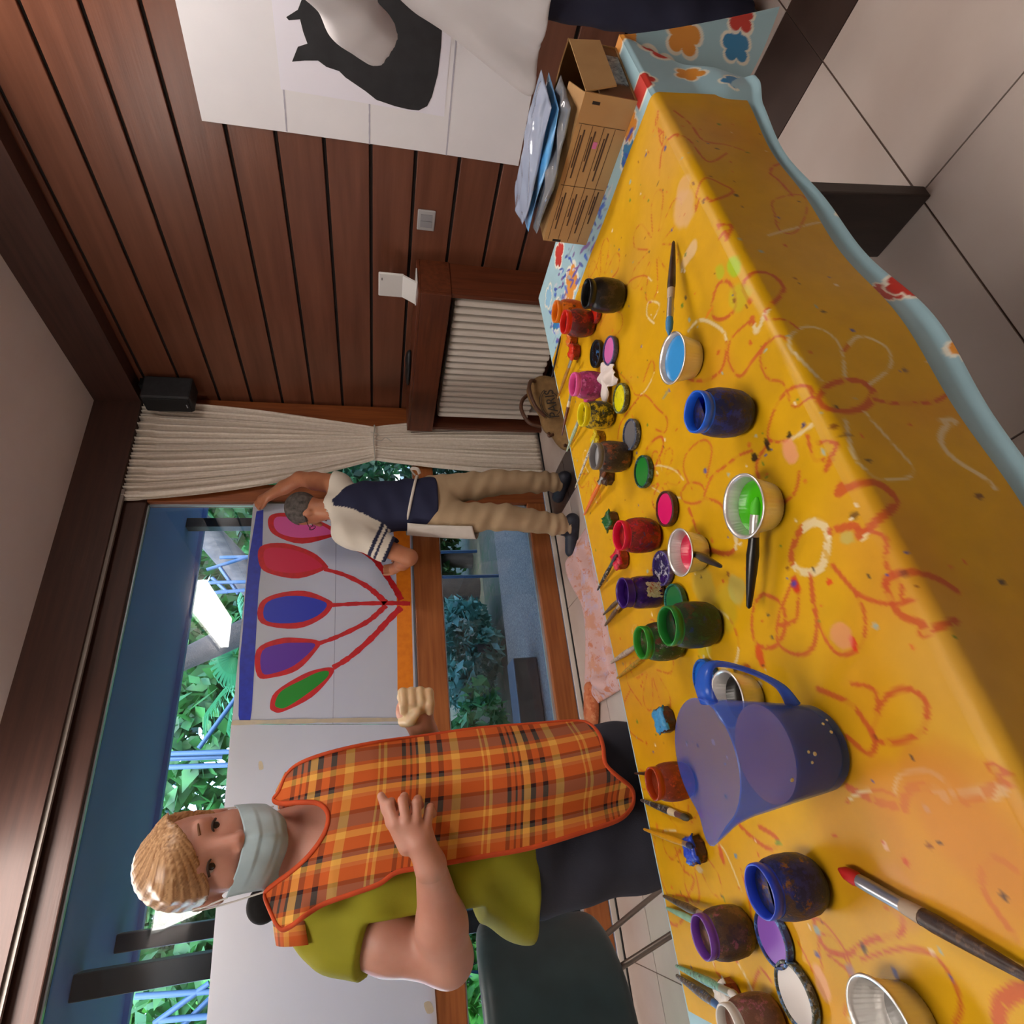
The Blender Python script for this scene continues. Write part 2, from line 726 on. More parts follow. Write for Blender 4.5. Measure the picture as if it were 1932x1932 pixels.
def rail(name, x0, x1, z0, z1, m, y0=FY0, y1=FY1):
    return box(name, (x0, y0, z0), (x1, y1, z1), m, w1, bevel=0.006)


rail('top_rail', X0, 2.72, 2.53, 2.655, m_beamx)
rail('middle_rail', X0, 1.925, 0.785, 0.955, m_framex, y0=YW + 0.006)
rail('bottom_rail', X0, 1.925, 0.03, 0.158, m_framex)
rail('mullion', 1.925, 2.055, 0.03, 2.53, m_frame)
rail('corner_post', 2.53, 2.72, 0.03, 2.53, m_frame)
rail('narrow_top_rail', 2.055, 2.53, 2.40, 2.53, m_framex, y0=YW + 0.01)
rail('narrow_middle_rail', 2.055, 2.53, 0.80, 0.94, m_framex, y0=YW + 0.01)
rail('narrow_bottom_rail', 2.055, 2.53, 0.03, 0.158, m_framex, y0=YW + 0.01)
rail('mullion', -1.30, -1.17, 0.03, 2.53, m_frame, y0=YW - 0.002)
for (x0, x1) in ((-1.17, 1.925), (X0, -1.30)):
    for (z0, z1) in ((0.158, 0.785), (0.955, 2.53)):
        box('pane', (x0, 3.418, z0), (x1, 3.421, z1), m_glass, w1)
        for nm, lo, hi in (('glazing_bead', (x0, 3.40, z0), (x1, 3.418, z0 + 0.014)), ('glazing_bead', (x0, 3.40, z1 - 0.008), (x1, 3.418, z1)),
                           ('glazing_bead', (x0, 3.40, z0), (x0 + 0.01, 3.418, z1)), ('glazing_bead', (x1 - 0.01, 3.40, z0), (x1, 3.418, z1))):
            box(nm, lo, hi, m_alu, w1)
for (z0, z1) in ((0.158, 0.80), (0.94, 2.40)):
    box('pane', (2.055, 3.418, z0), (2.53, 3.421, z1), m_glass, w1)

# curtain track below the beam
tr = box('curtain_track', (X0, 3.318, 2.637), (1.98, 3.336, 2.655), mat('track_metal', '#8d827a', rough=0.5))
tag(tr, 'thin pale metal curtain track under the dark beam above the window', 'curtain track')

# ------------------------------------------------------------------ ceiling lights (two seen mirrored in the glass, a third added unseen)
m_panel = emit_mat('panel_glow', (1.0, 0.93, 0.86, 1), PANEL_LIGHT)
m_panel2 = emit_mat('panel_glow_dimmed', (1.0, 0.93, 0.86, 1), PANEL_LIGHT * 0.72)  # same glow turned down so the left of the table stays darker
m_case = mat('lamp_housing', '#d8d6d2', rough=0.5)
for (cx, cy, lb) in ((2.27, 0.40, 'white ceiling light panel nearest the plank wall'), (-0.28, 0.20, 'white ceiling light panel above the paint table')):
    t = thing('ceiling_light', lb, 'ceiling light', (cx, cy, ZC - 0.10), 'ceiling light panels')
    box('housing', (cx - 0.2, cy - 0.64, ZC - 0.02), (cx + 0.2, cy + 0.64, ZC), m_case, t)
    box('diffuser', (cx - 0.17, cy - 0.6, ZC - 0.10), (cx + 0.17, cy + 0.6, ZC - 0.0205), m_panel if cx > 0 else m_panel2, t)

t = thing('ceiling_light', 'unseen white ceiling light panel added close to the window beam', 'ceiling light', (-0.45, 2.92, ZC - 0.10), 'ceiling light panels')  # added out of view to brighten the window papers and backlight the figures
box('housing', (-1.09, 2.75, ZC - 0.02), (0.19, 3.11, ZC), m_case, t)
box('diffuser', (-1.05, 2.78, ZC - 0.10), (0.15, 3.08, ZC - 0.0205), m_panel, t)

# ------------------------------------------------------------------ radiator cover and radiator
m_cover = wood('cover_wood', '#4a2214', '#6c3820', axis=1, rough=0.38)
m_coverz = wood('cover_wood_upright', '#4a2214', '#6c3820', axis=2, rough=0.38)
rc = thing('radiator_cover', 'brown wooden radiator cover below the plank wall beside the curtain', 'radiator cover', (2.6, 2.75, 0))
box('top_board', (2.455, 2.10, 0.958), (2.718, 3.29, 0.975), m_cover, rc, bevel=0.003)
box('fascia', (2.455, 2.10, 0.80), (2.475, 3.29, 0.958), m_cover, rc, bevel=0.002)
box('fascia_end', (2.475, 2.10, 0.80), (2.718, 2.12, 0.958), m_cover, rc)
box('side_board', (2.475, 2.105, 0.0), (2.718, 2.13, 0.80), m_coverz, rc, bevel=0.002)
box('side_board', (2.475, 3.265, 0.0), (2.718, 3.29, 0.80), m_coverz, rc, bevel=0.002)
rd = thing('radiator', 'cream column radiator inside the wooden cover', 'radiator', (2.6, 2.75, 0.06))
nfin = 20
for k in range(nfin):
    yy = 2.16 + (3.20 - 2.16) * k / (nfin - 1)
    box('radiator_fin', (2.53, yy - 0.019, 0.115), (2.66, yy + 0.019, 0.765), m_white, rd, bevel=0.012, seg=3)
tube('header_pipe', [(2.6, 2.15, 0.16), (2.6, 3.24, 0.16)], 0.02, m_white, rd)
tube('header_pipe', [(2.6, 2.15, 0.72), (2.6, 3.24, 0.72)], 0.02, m_white, rd)
for yy in (2.3, 3.18):
    box('foot', (2.56, yy - 0.015, 0.0), (2.63, yy + 0.015, 0.13), m_white, rd)

# ------------------------------------------------------------------ wall fittings
m_plate = mat('switch_grey', '#a9a7a8', rough=0.45)
m_plate2 = mat('switch_grey_dark', '#8f8f93', rough=0.45)
sw = thing('light_switch', 'square grey switch plate on the plank wall below the cat poster edge', 'light switch', (2.712, 1.86, 0.895))
box('plate', (2.708, 1.808, 0.897), (2.7198, 1.918, 0.985), m_plate, sw, bevel=0.004)
box('rocker', (2.704, 1.828, 0.912), (2.708, 1.862, 0.97), m_plate2, sw, bevel=0.001)
box('rocker', (2.704, 1.864, 0.912), (2.708, 1.898, 0.97), m_plate2, sw, bevel=0.001)

dv = thing('leaflet_holder', 'small white plastic holder standing on the radiator cover', 'holder', (2.58, 2.17, 0.975))
m_wp = mat('white_plastic', '#dcdad8', rough=0.35)
m_dk = mat('dark_mark', '#3a3a3e', rough=0.6)
box('back_plate', (2.575, 2.095, 1.045), (2.587, 2.245, 1.175), m_wp, dv, bevel=0.005)
hv = [(2.575, 2.10, 1.05), (2.575, 2.24, 1.05), (2.525, 2.24, 0.977), (2.525, 2.10, 0.977), (2.587, 2.10, 1.05), (2.587, 2.24, 1.05), (2.537, 2.24, 0.977), (2.537, 2.10, 0.977)]
obj('front_flap', hv, BOXF, m_wp, dv)
box('base', (2.525, 2.095, 0.9755), (2.64, 2.245, 0.981), m_wp, dv)
box('prop', (2.587, 2.16, 0.98), (2.62, 2.18, 1.06), m_wp, dv)
box('slot_mark', (2.5735, 2.125, 1.155), (2.5752, 2.14, 1.159), m_dk, dv)

pouch = SDF((2.48, 2.6, 0.97), (2.66, 2.98, 1.03), 0.006)
pouch.ell((2.57, 2.79, 0.985), (0.06, 0.15, 0.02)).ell((2.56, 2.7, 0.99), (0.04, 0.05, 0.02)).cut((0, 0, 0.977), (0, 0, -1))
pv, pf = pouch.mesh()
o = obj('pouch', pv, pf, m_black, smooth=True)
tag(o, 'flat black pouch lying on the radiator cover', 'pouch')

sp = thing('loudspeaker', 'black box loudspeaker high in the corner above the curtain', 'loudspeaker', (2.6, 3.19, 2.31))
m_spk = mat('speaker_black', '#1c1d20', '#26272b', rough=0.6, scale=30)
box('cabinet', (2.53, 3.13, 2.32), (2.70, 3.27, 2.60), m_spk, sp, bevel=0.012)
box('front_grille', (2.522, 3.14, 2.33), (2.53, 3.26, 2.59), mat('grille', '#121214', rough=0.8), sp, bevel=0.004)
box('badge', (2.5195, 3.185, 2.345), (2.5218, 3.215, 2.351), m_alu, sp)
box('bracket', (2.66, 3.18, 2.60), (2.718, 3.22, 2.64), m_black, sp)

# ------------------------------------------------------------------ the curtain, tied in at its waist
m_curt = mat('curtain_linen', '#eadfd2', '#e0d4c5', rough=0.85, scale=60, bump=0.15, bscale=300)
nz, ns = 90, 260
cv = np.zeros((nz, ns, 3))
for i in range(nz):
    z = 2.652 + (0.022 - 2.652) * i / (nz - 1)
    if z > 1.197:
        t = (2.652 - z) / (2.652 - 1.197)
        w = t ** 1.7
        xl = 1.912 + (2.235 - 1.912) * w
        xr = 2.655 + (2.51 - 2.655) * w
        am = 0.022 - 0.006 * t
    else:
        t = (1.197 - z) / 1.175
        w = 1 - (1 - t) ** 1.8
        xl = 2.235 + (2.14 - 2.235) * w
        xr = 2.51 + (2.63 - 2.51) * w
        am = 0.016 + 0.004 * t
    tight = math.exp(-((z - 1.197) / 0.03) ** 2)
    s = np.linspace(0, 1, ns)
    ph = 0.5 * np.sin(2.2 * z + 5 * s) + 0.25 * np.sin(5.1 * z)
    fold = np.sin(2 * math.pi * 13 * s + ph) + 0.45 * np.sin(2 * math.pi * 29 * s + 2 * ph + 1) + 0.25 * np.sin(2 * math.pi * 53 * s + z)
    if z > 2.56:
        fold = fold + 0.8 * np.sin(2 * math.pi * 40 * s)
    cv[i, :, 0] = xl + (xr - xl) * s + 0.006 * np.cos(2 * math.pi * 13 * s + ph)
    cv[i, :, 1] = 3.338 + am * (1 - 0.5 * tight) * fold * 0.62 - 0.02 * tight * np.sin(math.pi * s)
    cv[i, :, 2] = z
cu = thing('curtain', 'cream linen curtain tied in the middle beside the window', 'curtain', (2.38, 3.34, 0.0))
o = obj('drape', cv.reshape(-1, 3), grid_faces(nz, ns), m_curt, cu, smooth=True)
solid_mod(o, 0.002)
m_string = mat('string', '#b9b3a8', rough=0.7)
ring = [(2.372 + 0.145 * math.cos(a), 3.326 + 0.038 * math.sin(a), 1.197 + 0.004 * math.sin(3 * a)) for a in np.linspace(0, 2 * math.pi, 40)]
tube('tie_string', ring, 0.004, m_string, cu, n=6)
tube('tie_end', spline([(2.37, 3.285, 1.197), (2.355, 3.278, 1.15), (2.385, 3.28, 1.12), (2.35, 3.28, 1.08)], 6), 0.0025, m_string, cu, n=5)
tube('tie_end', spline([(2.37, 3.285, 1.197), (2.41, 3.278, 1.17), (2.425, 3.28, 1.22)], 6), 0.0025, m_string, cu, n=5)

# ------------------------------------------------------------------ papers on the window
m_paper = mat('white_paper', '#eeecf0', '#e8e6ec', rough=0.75, scale=3)
_nt = m_paper.node_tree
_tr = _nt.nodes.new('ShaderNodeBsdfTranslucent')
_tr.inputs['Color'].default_value = lin('#ecebf4')
_mx = _nt.nodes.new('ShaderNodeMixShader')
_mx.inputs[0].default_value = 0.5
_out = next(n for n in _nt.nodes if n.type == 'OUTPUT_MATERIAL')
_nt.links.new(_nt.nodes['Principled BSDF'].outputs[0], _mx.inputs[1])
_nt.links.new(_tr.outputs[0], _mx.inputs[2])
_nt.links.new(_mx.outputs[0], _out.inputs['Surface'])
m_red = mat('red_paint', '#d0161f', '#b81420', rough=0.5, scale=25)
PY = 3.364


def sheet(name, pts, m, parent, axis, base, off, thick=0.0006, smooth_n=0):
    """flat polygon of pixel points on a wall plane, given real thickness"""
    P = [pix(px, py, axis, base) for px, py in pts]
    if smooth_n:
        P = spline(P, smooth_n, closed=True)
    P = [np.array(p) for p in P]
    for p in P:
        p[axis] = base - off
    n = len(P)
    bk = [p.copy() for p in P]
    for p in bk:
        p[axis] = base - off + thick
    # triangulate through bmesh ngon
    V = P + bk
    a = 0.0
    o_ = [i for i in range(3) if i != axis]
    for i in range(n):
        a += P[i][o_[0]] * P[(i + 1) % n][o_[1]] - P[(i + 1) % n][o_[0]] * P[i][o_[1]]
    F = [tuple(range(n)), tuple(range(2 * n - 1, n - 1, -1))]
    F += [(i, i + n, (i + 1) % n + n, (i + 1) % n) for i in range(n)]
    ob = obj(name, V, F, m, parent)
    bm = bmesh.new()
    bm.from_mesh(ob.data)
    bmesh.ops.recalc_face_normals(bm, faces=bm.faces)
    bmesh.ops.triangulate(bm, faces=[q for q in bm.faces if len(q.verts) > 4])
    bm.to_mesh(ob.data)
    bm.free()
    return ob


def ribbon(name, pts, w, m, parent, axis, base, off, thick=0.0005):
    """painted stroke of width w along pixel points"""
    P = spline([pix(px, py, axis, base) for px, py in pts], 8)
    ws = w if hasattr(w, '__len__') else [w, w]
    V, n = [], len(P)
    for i in range(n):
        d = P[min(i + 1, n - 1)] - P[max(i - 1, 0)]
        d[axis] = 0
        d /= np.linalg.norm(d) + 1e-9
        nn = np.zeros(3)
        o_ = [k for k in range(3) if k != axis]
        nn[o_[0]], nn[o_[1]] = -d[o_[1]], d[o_[0]]
        ww = (ws[0] + (ws[1] - ws[0]) * i / (n - 1)) * (1 + 0.12 * math.sin(i * 1.3) + 0.08 * math.sin(i * 2.9))
        for sgn in (-0.5, 0.5):
            q = P[i] + nn * ww * sgn
            q[axis] = base - off
            V.append(q)
        for sgn in (-0.5, 0.5):
            q = P[i] + nn * ww * sgn
            q[axis] = base - off + thick
            V.append(q)
    F = []
    for i in range(n - 1):
        a, b = 4 * i, 4 * i + 4
        F += [(a, a + 1, b + 1, b), (a + 2, b + 2, b + 3, a + 3), (a, b, b + 2, a + 2), (a + 1, a + 3, b + 3, b + 1)]
    F += [(0, 2, 3, 1), (4 * n - 4, 4 * n - 3, 4 * n - 1, 4 * n - 2)]
    return obj(name, V, F, m, parent)


def grow(pts, k, c=None):
    c = np.mean(np.array(pts, float), 0)
    out = []
    for p in pts:
        d = np.array(p, float) - c
        L = np.linalg.norm(d)
        out.append(tuple(c + d * (L + k) / L))
    return out


pt = thing('tulip_painting', 'large white paper on the window painted with five coloured tulips between blue and orange bands', 'painting', (1.2, PY, 0.97))
paper_pts = [(478, 962), (440, 1362), (783, 1362), (774, 962)]
sheet('paper', [(478, 950), (437, 1366), (786, 1366), (773, 950)], m_paper, pt, 1, PY, 0.0, 0.0012)
m_bluep = mat('blue_paint', '#1f35b4', '#1a2a9c', rough=0.45, scale=30)
m_orp = mat('orange_paint', '#ef8a10', '#e57d08', rough=0.5, scale=30)
sheet('blue_band', [(484, 965), (497, 962), (494, 1060), (488, 1110), (483, 1200), (478, 1290), (475, 1340), (472, 1360), (452, 1360), (450, 1350), (452, 1250), (458, 1190), (463, 1120), (470, 1050)], m_bluep, pt, 1, PY, 0.0008)
sheet('orange_band', [(742, 1000), (773, 1000), (776, 1130), (780, 1300), (780, 1330), (752, 1330), (750, 1300), (749, 1180), (748, 1090)], m_orp, pt, 1, PY, 0.0007)
petals = [('pink_petal', '#d6559f', [(522, 975), (560, 978), (605, 990), (628, 1004), (626, 1008), (570, 1016), (530, 1008), (516, 992)]),
          ('crimson_petal', '#cf1346', [(500, 1036), (540, 1034), (580, 1046), (606, 1064), (604, 1072), (560, 1082), (520, 1078), (500, 1066)]),
          ('blue_petal', '#1f32b8', [(500, 1140), (530, 1126), (570, 1124), (605, 1132), (618, 1142), (600, 1162), (560, 1176), (502, 1172)]),
          ('violet_petal', '#5a259f', [(494, 1228), (530, 1214), (560, 1212), (594, 1214), (588, 1228), (556, 1256), (520, 1270), (494, 1270)]),
          ('green_petal', '#148a22', [(518, 1328), (530, 1304), (570, 1282), (600, 1268), (620, 1266), (616, 1280), (580, 1310), (540, 1335), (524, 1336)])]
for nm, cc, ptsp in petals:
    ol = sheet(nm + '_outline', grow(ptsp, 10), m_red, pt, 1, PY, 0.0012, smooth_n=4)
    sheet(nm, grow(ptsp, -1), mat(nm + '_paint', cc, cc, rough=0.45), pt, 1, PY, 0.0018, smooth_n=4)
for pts_, w_ in (([(632, 1008), (660, 1028), (700, 1050), (725, 1080), (745, 1110), (757, 1132)], (0.028, 0.036)),
                 ([(612, 1074), (650, 1085), (690, 1105), (715, 1125), (728, 1138)], (0.022, 0.036)),
                 ([(624, 1142), (680, 1139), (740, 1138), (774, 1139)], (0.022, 0.028)),
                 ([(602, 1214), (640, 1200), (690, 1175), (715, 1155), (728, 1142)], (0.022, 0.034)),
                 ([(628, 1260), (660, 1240), (700, 1205), (735, 1168), (757, 1146)], (0.028, 0.038))):
    ribbon('stem', pts_, w_, m_red, pt, 1, PY, 0.0022)
m_crease = mat('paper_crease', '#b7b4c2', rough=0.8)
ribbon('fold_crease', [(634, 1005), (632, 1180), (628, 1365)], 0.004, m_crease, pt, 1, PY, 0.0006)

wp = thing('blank_paper', 'large blank white paper taped to the window behind the woman', 'paper', (0.0, PY, 0.95))
sheet('paper', [(436, 1367), (388, 1950), (400, 2010), (830, 2010), (826, 1950), (786, 1367)], m_paper, wp, 1, PY - 0.0015, 0.0, 0.0012)
m_tape = mat('old_tape', '#c2b49a', '#b5aa98', rough=0.5, scale=20)
ribbon('seam_tape', [(437, 1364), (600, 1360), (786, 1357)], 0.022, m_tape, wp, 1, PY - 0.0016, 0.0012)
sheet('stain', [(800, 1893), (812, 1890), (818, 1908), (806, 1912)], m_tape, wp, 1, PY - 0.0016, 0.0005, smooth_n=3)
sheet('stain', [(488, 1438), (494, 1437), (497, 1450), (489, 1452)], m_tape, wp, 1, PY - 0.0016, 0.0005, smooth_n=3)

# ------------------------------------------------------------------ cat poster on the plank wall
cp = thing('cat_poster', 'large white paper with a painted black cat on the plank wall', 'poster', (XW - 0.005, 1.1, 0.5))
CX = XW - 0.004
m_paper_wall = mat('poster_paper', '#eeecf0', '#e9e7ec', rough=0.75, scale=3)
sheet('paper', [(326, -20), (381, 228), (560, 252), (780, 283), (978, 313), (1003, 180), (1010, -60), (700, -130)], m_paper_wall, cp, 0, CX, 0.0, 0.0012)
m_paper2 = mat('bright_paper', '#f0eefa', rough=0.75)
sheet('inner_sheet', [(505, -70), (530, 168), (680, 193), (838, 220), (852, 60), (860, -70)], m_paper2, cp, 0, CX, 0.0008, 0.0006)
m_cat = mat('black_paint', '#1b1b1f', '#27272b', rough=0.6, scale=12)
cat_pts = [(584, -40), (562, 18), (540, 32), (545, 38), (566, 36), (572, 60), (580, 82), (562, 88), (551, 116), (575, 114), (600, 114), (616, 126), (640, 134), (652, 146),
           (690, 172), (710, 188), (745, 200), (770, 206), (790, 208), (806, 200), (815, 182), (826, 140), (832, 90), (834, 50), (836, -20), (836, -60), (700, -90)]
sheet('cat_silhouette', cat_pts, m_cat, cp, 0, CX, 0.0015, 0.0006)
sheet('cat_eye', [(612, 28), (620, 23), (628, 30), (627, 40), (622, 45), (614, 40)], mat('yellow_paint', '#e0d312', rough=0.5), cp, 0, CX, 0.0022, 0.0006, smooth_n=3)
for pp in ([(535, 168), (541, 248)], [(697, 195), (697, 272)], [(862, 60), (850, 180), (842, 293)]):
    ribbon('fold_crease', [pp[0], ((pp[0][0] + pp[-1][0]) / 2, (pp[0][1] + pp[-1][1]) / 2), pp[-1]], 0.006, m_crease, cp, 0, CX, 0.0006)

# ================================================================== TABLE AND CLOTHS
TZ = 0.745
TX0, TX1, TY0, TY1 = -0.62, 1.28, 0.415, 1.045
m_tabled = wood('table_wood', '#2a1d18', '#3a2a22', axis=0, rough=0.5)
m_legd = wood('table_leg_wood', '#281c17', '#372821', axis=2, rough=0.5)
tb = thing('table', 'long dark wooden table under the yellow cloth', 'table', (0.35, 0.72, 0))


def yn_of(X):
    """near edge of the cloths (the table stands a little askew in the room)"""
    return 0.370 + 0.056 * X


def yf_of(X):
    return 1.040 + 0.030 * X


tv = []
for z_ in (TZ - 0.03, TZ):
    tv += [(TX0, yn_of(TX0) + 0.018, z_), (TX1, yn_of(TX1) + 0.018, z_), (TX1, yf_of(TX1) - 0.004, z_), (TX0, yf_of(TX0) - 0.004, z_)]
bevel_mod(obj('table_top', tv, BOXF, m_tabled, tb), 0.004)
for x_b, lean in ((1.104, -0.12), (-0.58, 0.12)):          # board legs, splayed outwards
    for y_a, y_b in ((0.556, 0.716), (0.84, 1.0)):
        lv_ = [(x_b, y_a, 0), (x_b + 0.036, y_a, 0), (x_b + 0.036, y_b, 0), (x_b, y_b, 0)]
        lv_ += [(q[0] + lean, q[1], TZ - 0.03) for q in lv_]
        bevel_mod(obj('leg', lv_, BOXF, m_legd, tb), 0.004)


YEL_X0, YEL_X1 = -0.275, 1.033
# ---- yellow cloth: a sheet over the top with a drop at the near edge and a short one at the far edge
res = 0.0026
nx = int((YEL_X1 - YEL_X0) / res)
tt = np.arange(-0.170, 0.70, res)          # t: 0 at the near edge, negative = hanging
nt = len(tt)
XX = np.linspace(YEL_X0, YEL_X1, nx)
XG, TG = np.meshgrid(XX, tt, indexing='ij')


def yel_pos(X, T):
    r = 0.014
    zt = TZ + 0.0045
    yn, yf = yn_of(X), yf_of(X) + 0.002
    Yv = np.zeros_like(X)
    Zv = np.zeros_like(X)
    q = r * math.pi / 2
    top = (T >= 0) & (T <= yf - yn - 2 * r)
    Yv = np.where(top, yn + r + T, Yv)
    Zv = np.where(top, zt, Zv)
    a = np.clip(-T / r, 0, math.pi / 2)
    bend = (T < 0) & (T > -q)
    Yv = np.where(bend, yn + r - r * np.sin(a), Yv)
    Zv = np.where(bend, zt - r + r * np.cos(a), Zv)
    hang = T <= -q
    dep = -T - q
    wav = 0.007 * np.sin(X * 9 + 1.0) + 0.004 * np.sin(X * 23)
    Yv = np.where(hang, yn - dep * 0.06 + wav * dep / 0.17, Yv)
    Zv = np.where(hang, zt - r - dep, Zv)
    T2 = T - (yf - yn - 2 * r)
    a = np.clip(T2 / r, 0, math.pi / 2)
    b2 = (T2 > 0) & (T2 < q)
    Yv = np.where(b2, yf - r + r * np.sin(a), Yv)
    Zv = np.where(b2, zt - r + r * np.cos(a), Zv)
    h2 = T2 >= q
    Yv = np.where(h2, yf, Yv)
    Zv = np.where(h2, zt - r - (T2 - q), Zv)
    # slight rumpling of the top sheet (never below the cloth beneath)
    Zv = Zv + np.where(top, 0.0012 * (1 + np.sin(X * 17 + T * 9) * np.sin(T * 21 - X * 5)), 0)
    return np.stack([X, Yv, Zv], -1)


YP = yel_pos(XG, TG).reshape(-1, 3)
UV = np.stack([XG.ravel(), TG.ravel()], 1)


def cloth_uv(px, py):
    """photo pixel -> (X, t) on the yellow cloth"""
    p = pix(px, py, 2, TZ + 0.005)
    yn = yn_of(p[0])
    if p[1] >= yn + 0.004:
        return (p[0], p[1] - yn - 0.014)
    for _ in range(3):
        p = pix(px, py, 1, yn_of(p[0]) - 0.006)
    return (p[0], -(TZ + 0.005 - p[2]) + 0.006)


def vnoise(uv, sc, seed=0):
    """cheap smooth value noise on 2-d points"""
    r = np.random.default_rng(seed)
    G = r.random((64, 64))
    p = uv * sc
    i = np.floor(p).astype(int)
    f = p - i
    f = f * f * (3 - 2 * f)
    a = G[i[:, 0] % 64, i[:, 1] % 64]
    b = G[(i[:, 0] + 1) % 64, i[:, 1] % 64]
    c = G[i[:, 0] % 64, (i[:, 1] + 1) % 64]
    d = G[(i[:, 0] + 1) % 64, (i[:, 1] + 1) % 64]
    return (a * (1 - f[:, 0]) + b * f[:, 0]) * (1 - f[:, 1]) + (c * (1 - f[:, 0]) + d * f[:, 0]) * f[:, 1]


def fbm(uv, sc, seed=0, o=3):
    return sum(vnoise(uv, sc * 2 ** k, seed + k) * 0.5 ** k for k in range(o)) / sum(0.5 ** k for k in range(o))


def C3(h):
    return np.array(lin(h)[:3])


ycol = np.tile(C3('#cf9d0a'), (len(UV), 1))
n1 = fbm(UV, 6, 1)
ycol += (C3('#c98a1c') - ycol) * (ss(0.45, 0.8, n1) * 0.7)[:, None]
n2 = fbm(UV, 3.2, 9)
ycol += (C3('#cf9a58') - ycol) * (ss(0.66, 0.9, n2) * 0.45)[:, None]
n3 = fbm(UV, 40, 4)
ycol *= (0.93 + 0.14 * n3)[:, None]


def dist_poly(P):
    P = np.array(P)
    lo, hi = P.min(0) - 0.02, P.max(0) + 0.02
    m = np.where(((UV > lo) & (UV < hi)).all(1))[0]
    q = UV[m]
    best = np.full(len(m), 9.0)
    for a, b in zip(P[:-1], P[1:]):
        d = b - a
        t = np.clip(((q - a) @ d) / (d @ d + 1e-12), 0, 1)
        best = np.minimum(best, np.linalg.norm(q - a - t[:, None] * d, axis=1))
    return m, best


def draw_line(pts_uv, w, col='#bf5226', worn=0.5, seed=3):
    P = spline(pts_uv, 8)
    m, d = dist_poly(P)
    if len(m) == 0:
        return
    wn = vnoise(UV[m], 130, seed)
    wl = vnoise(UV[m], 9, seed + 5)
    ww = w * (0.55 + 0.9 * wl)
    k = ss(ww + 0.0012, ww - 0.0008, d) * np.where(wn > worn * 0.55, 1.0, 0.25)
    c2 = np.where((vnoise(UV[m], 7, seed + 9) > 0.70)[:, None], C3('#d8c596'), C3(col))
    ycol[m] += (c2 - ycol[m]) * (k * 0.9)[:, None]


def blotch(px, py, rad, col, seed, strength=0.9, elong=(1, 1)):
    c = np.array(cloth_uv(px, py))
    q = (UV - c) / np.array(elong)
    d = np.linalg.norm(q, axis=1)
    m = np.where(d < rad * 2)[0]
    k = ss(rad * 1.15, rad * 0.75, d[m] * (0.6 + 0.9 * fbm(UV[m], 0.9 / rad, seed)))
    ycol[m] += (C3(col) - ycol[m]) * (k * strength)[:, None]


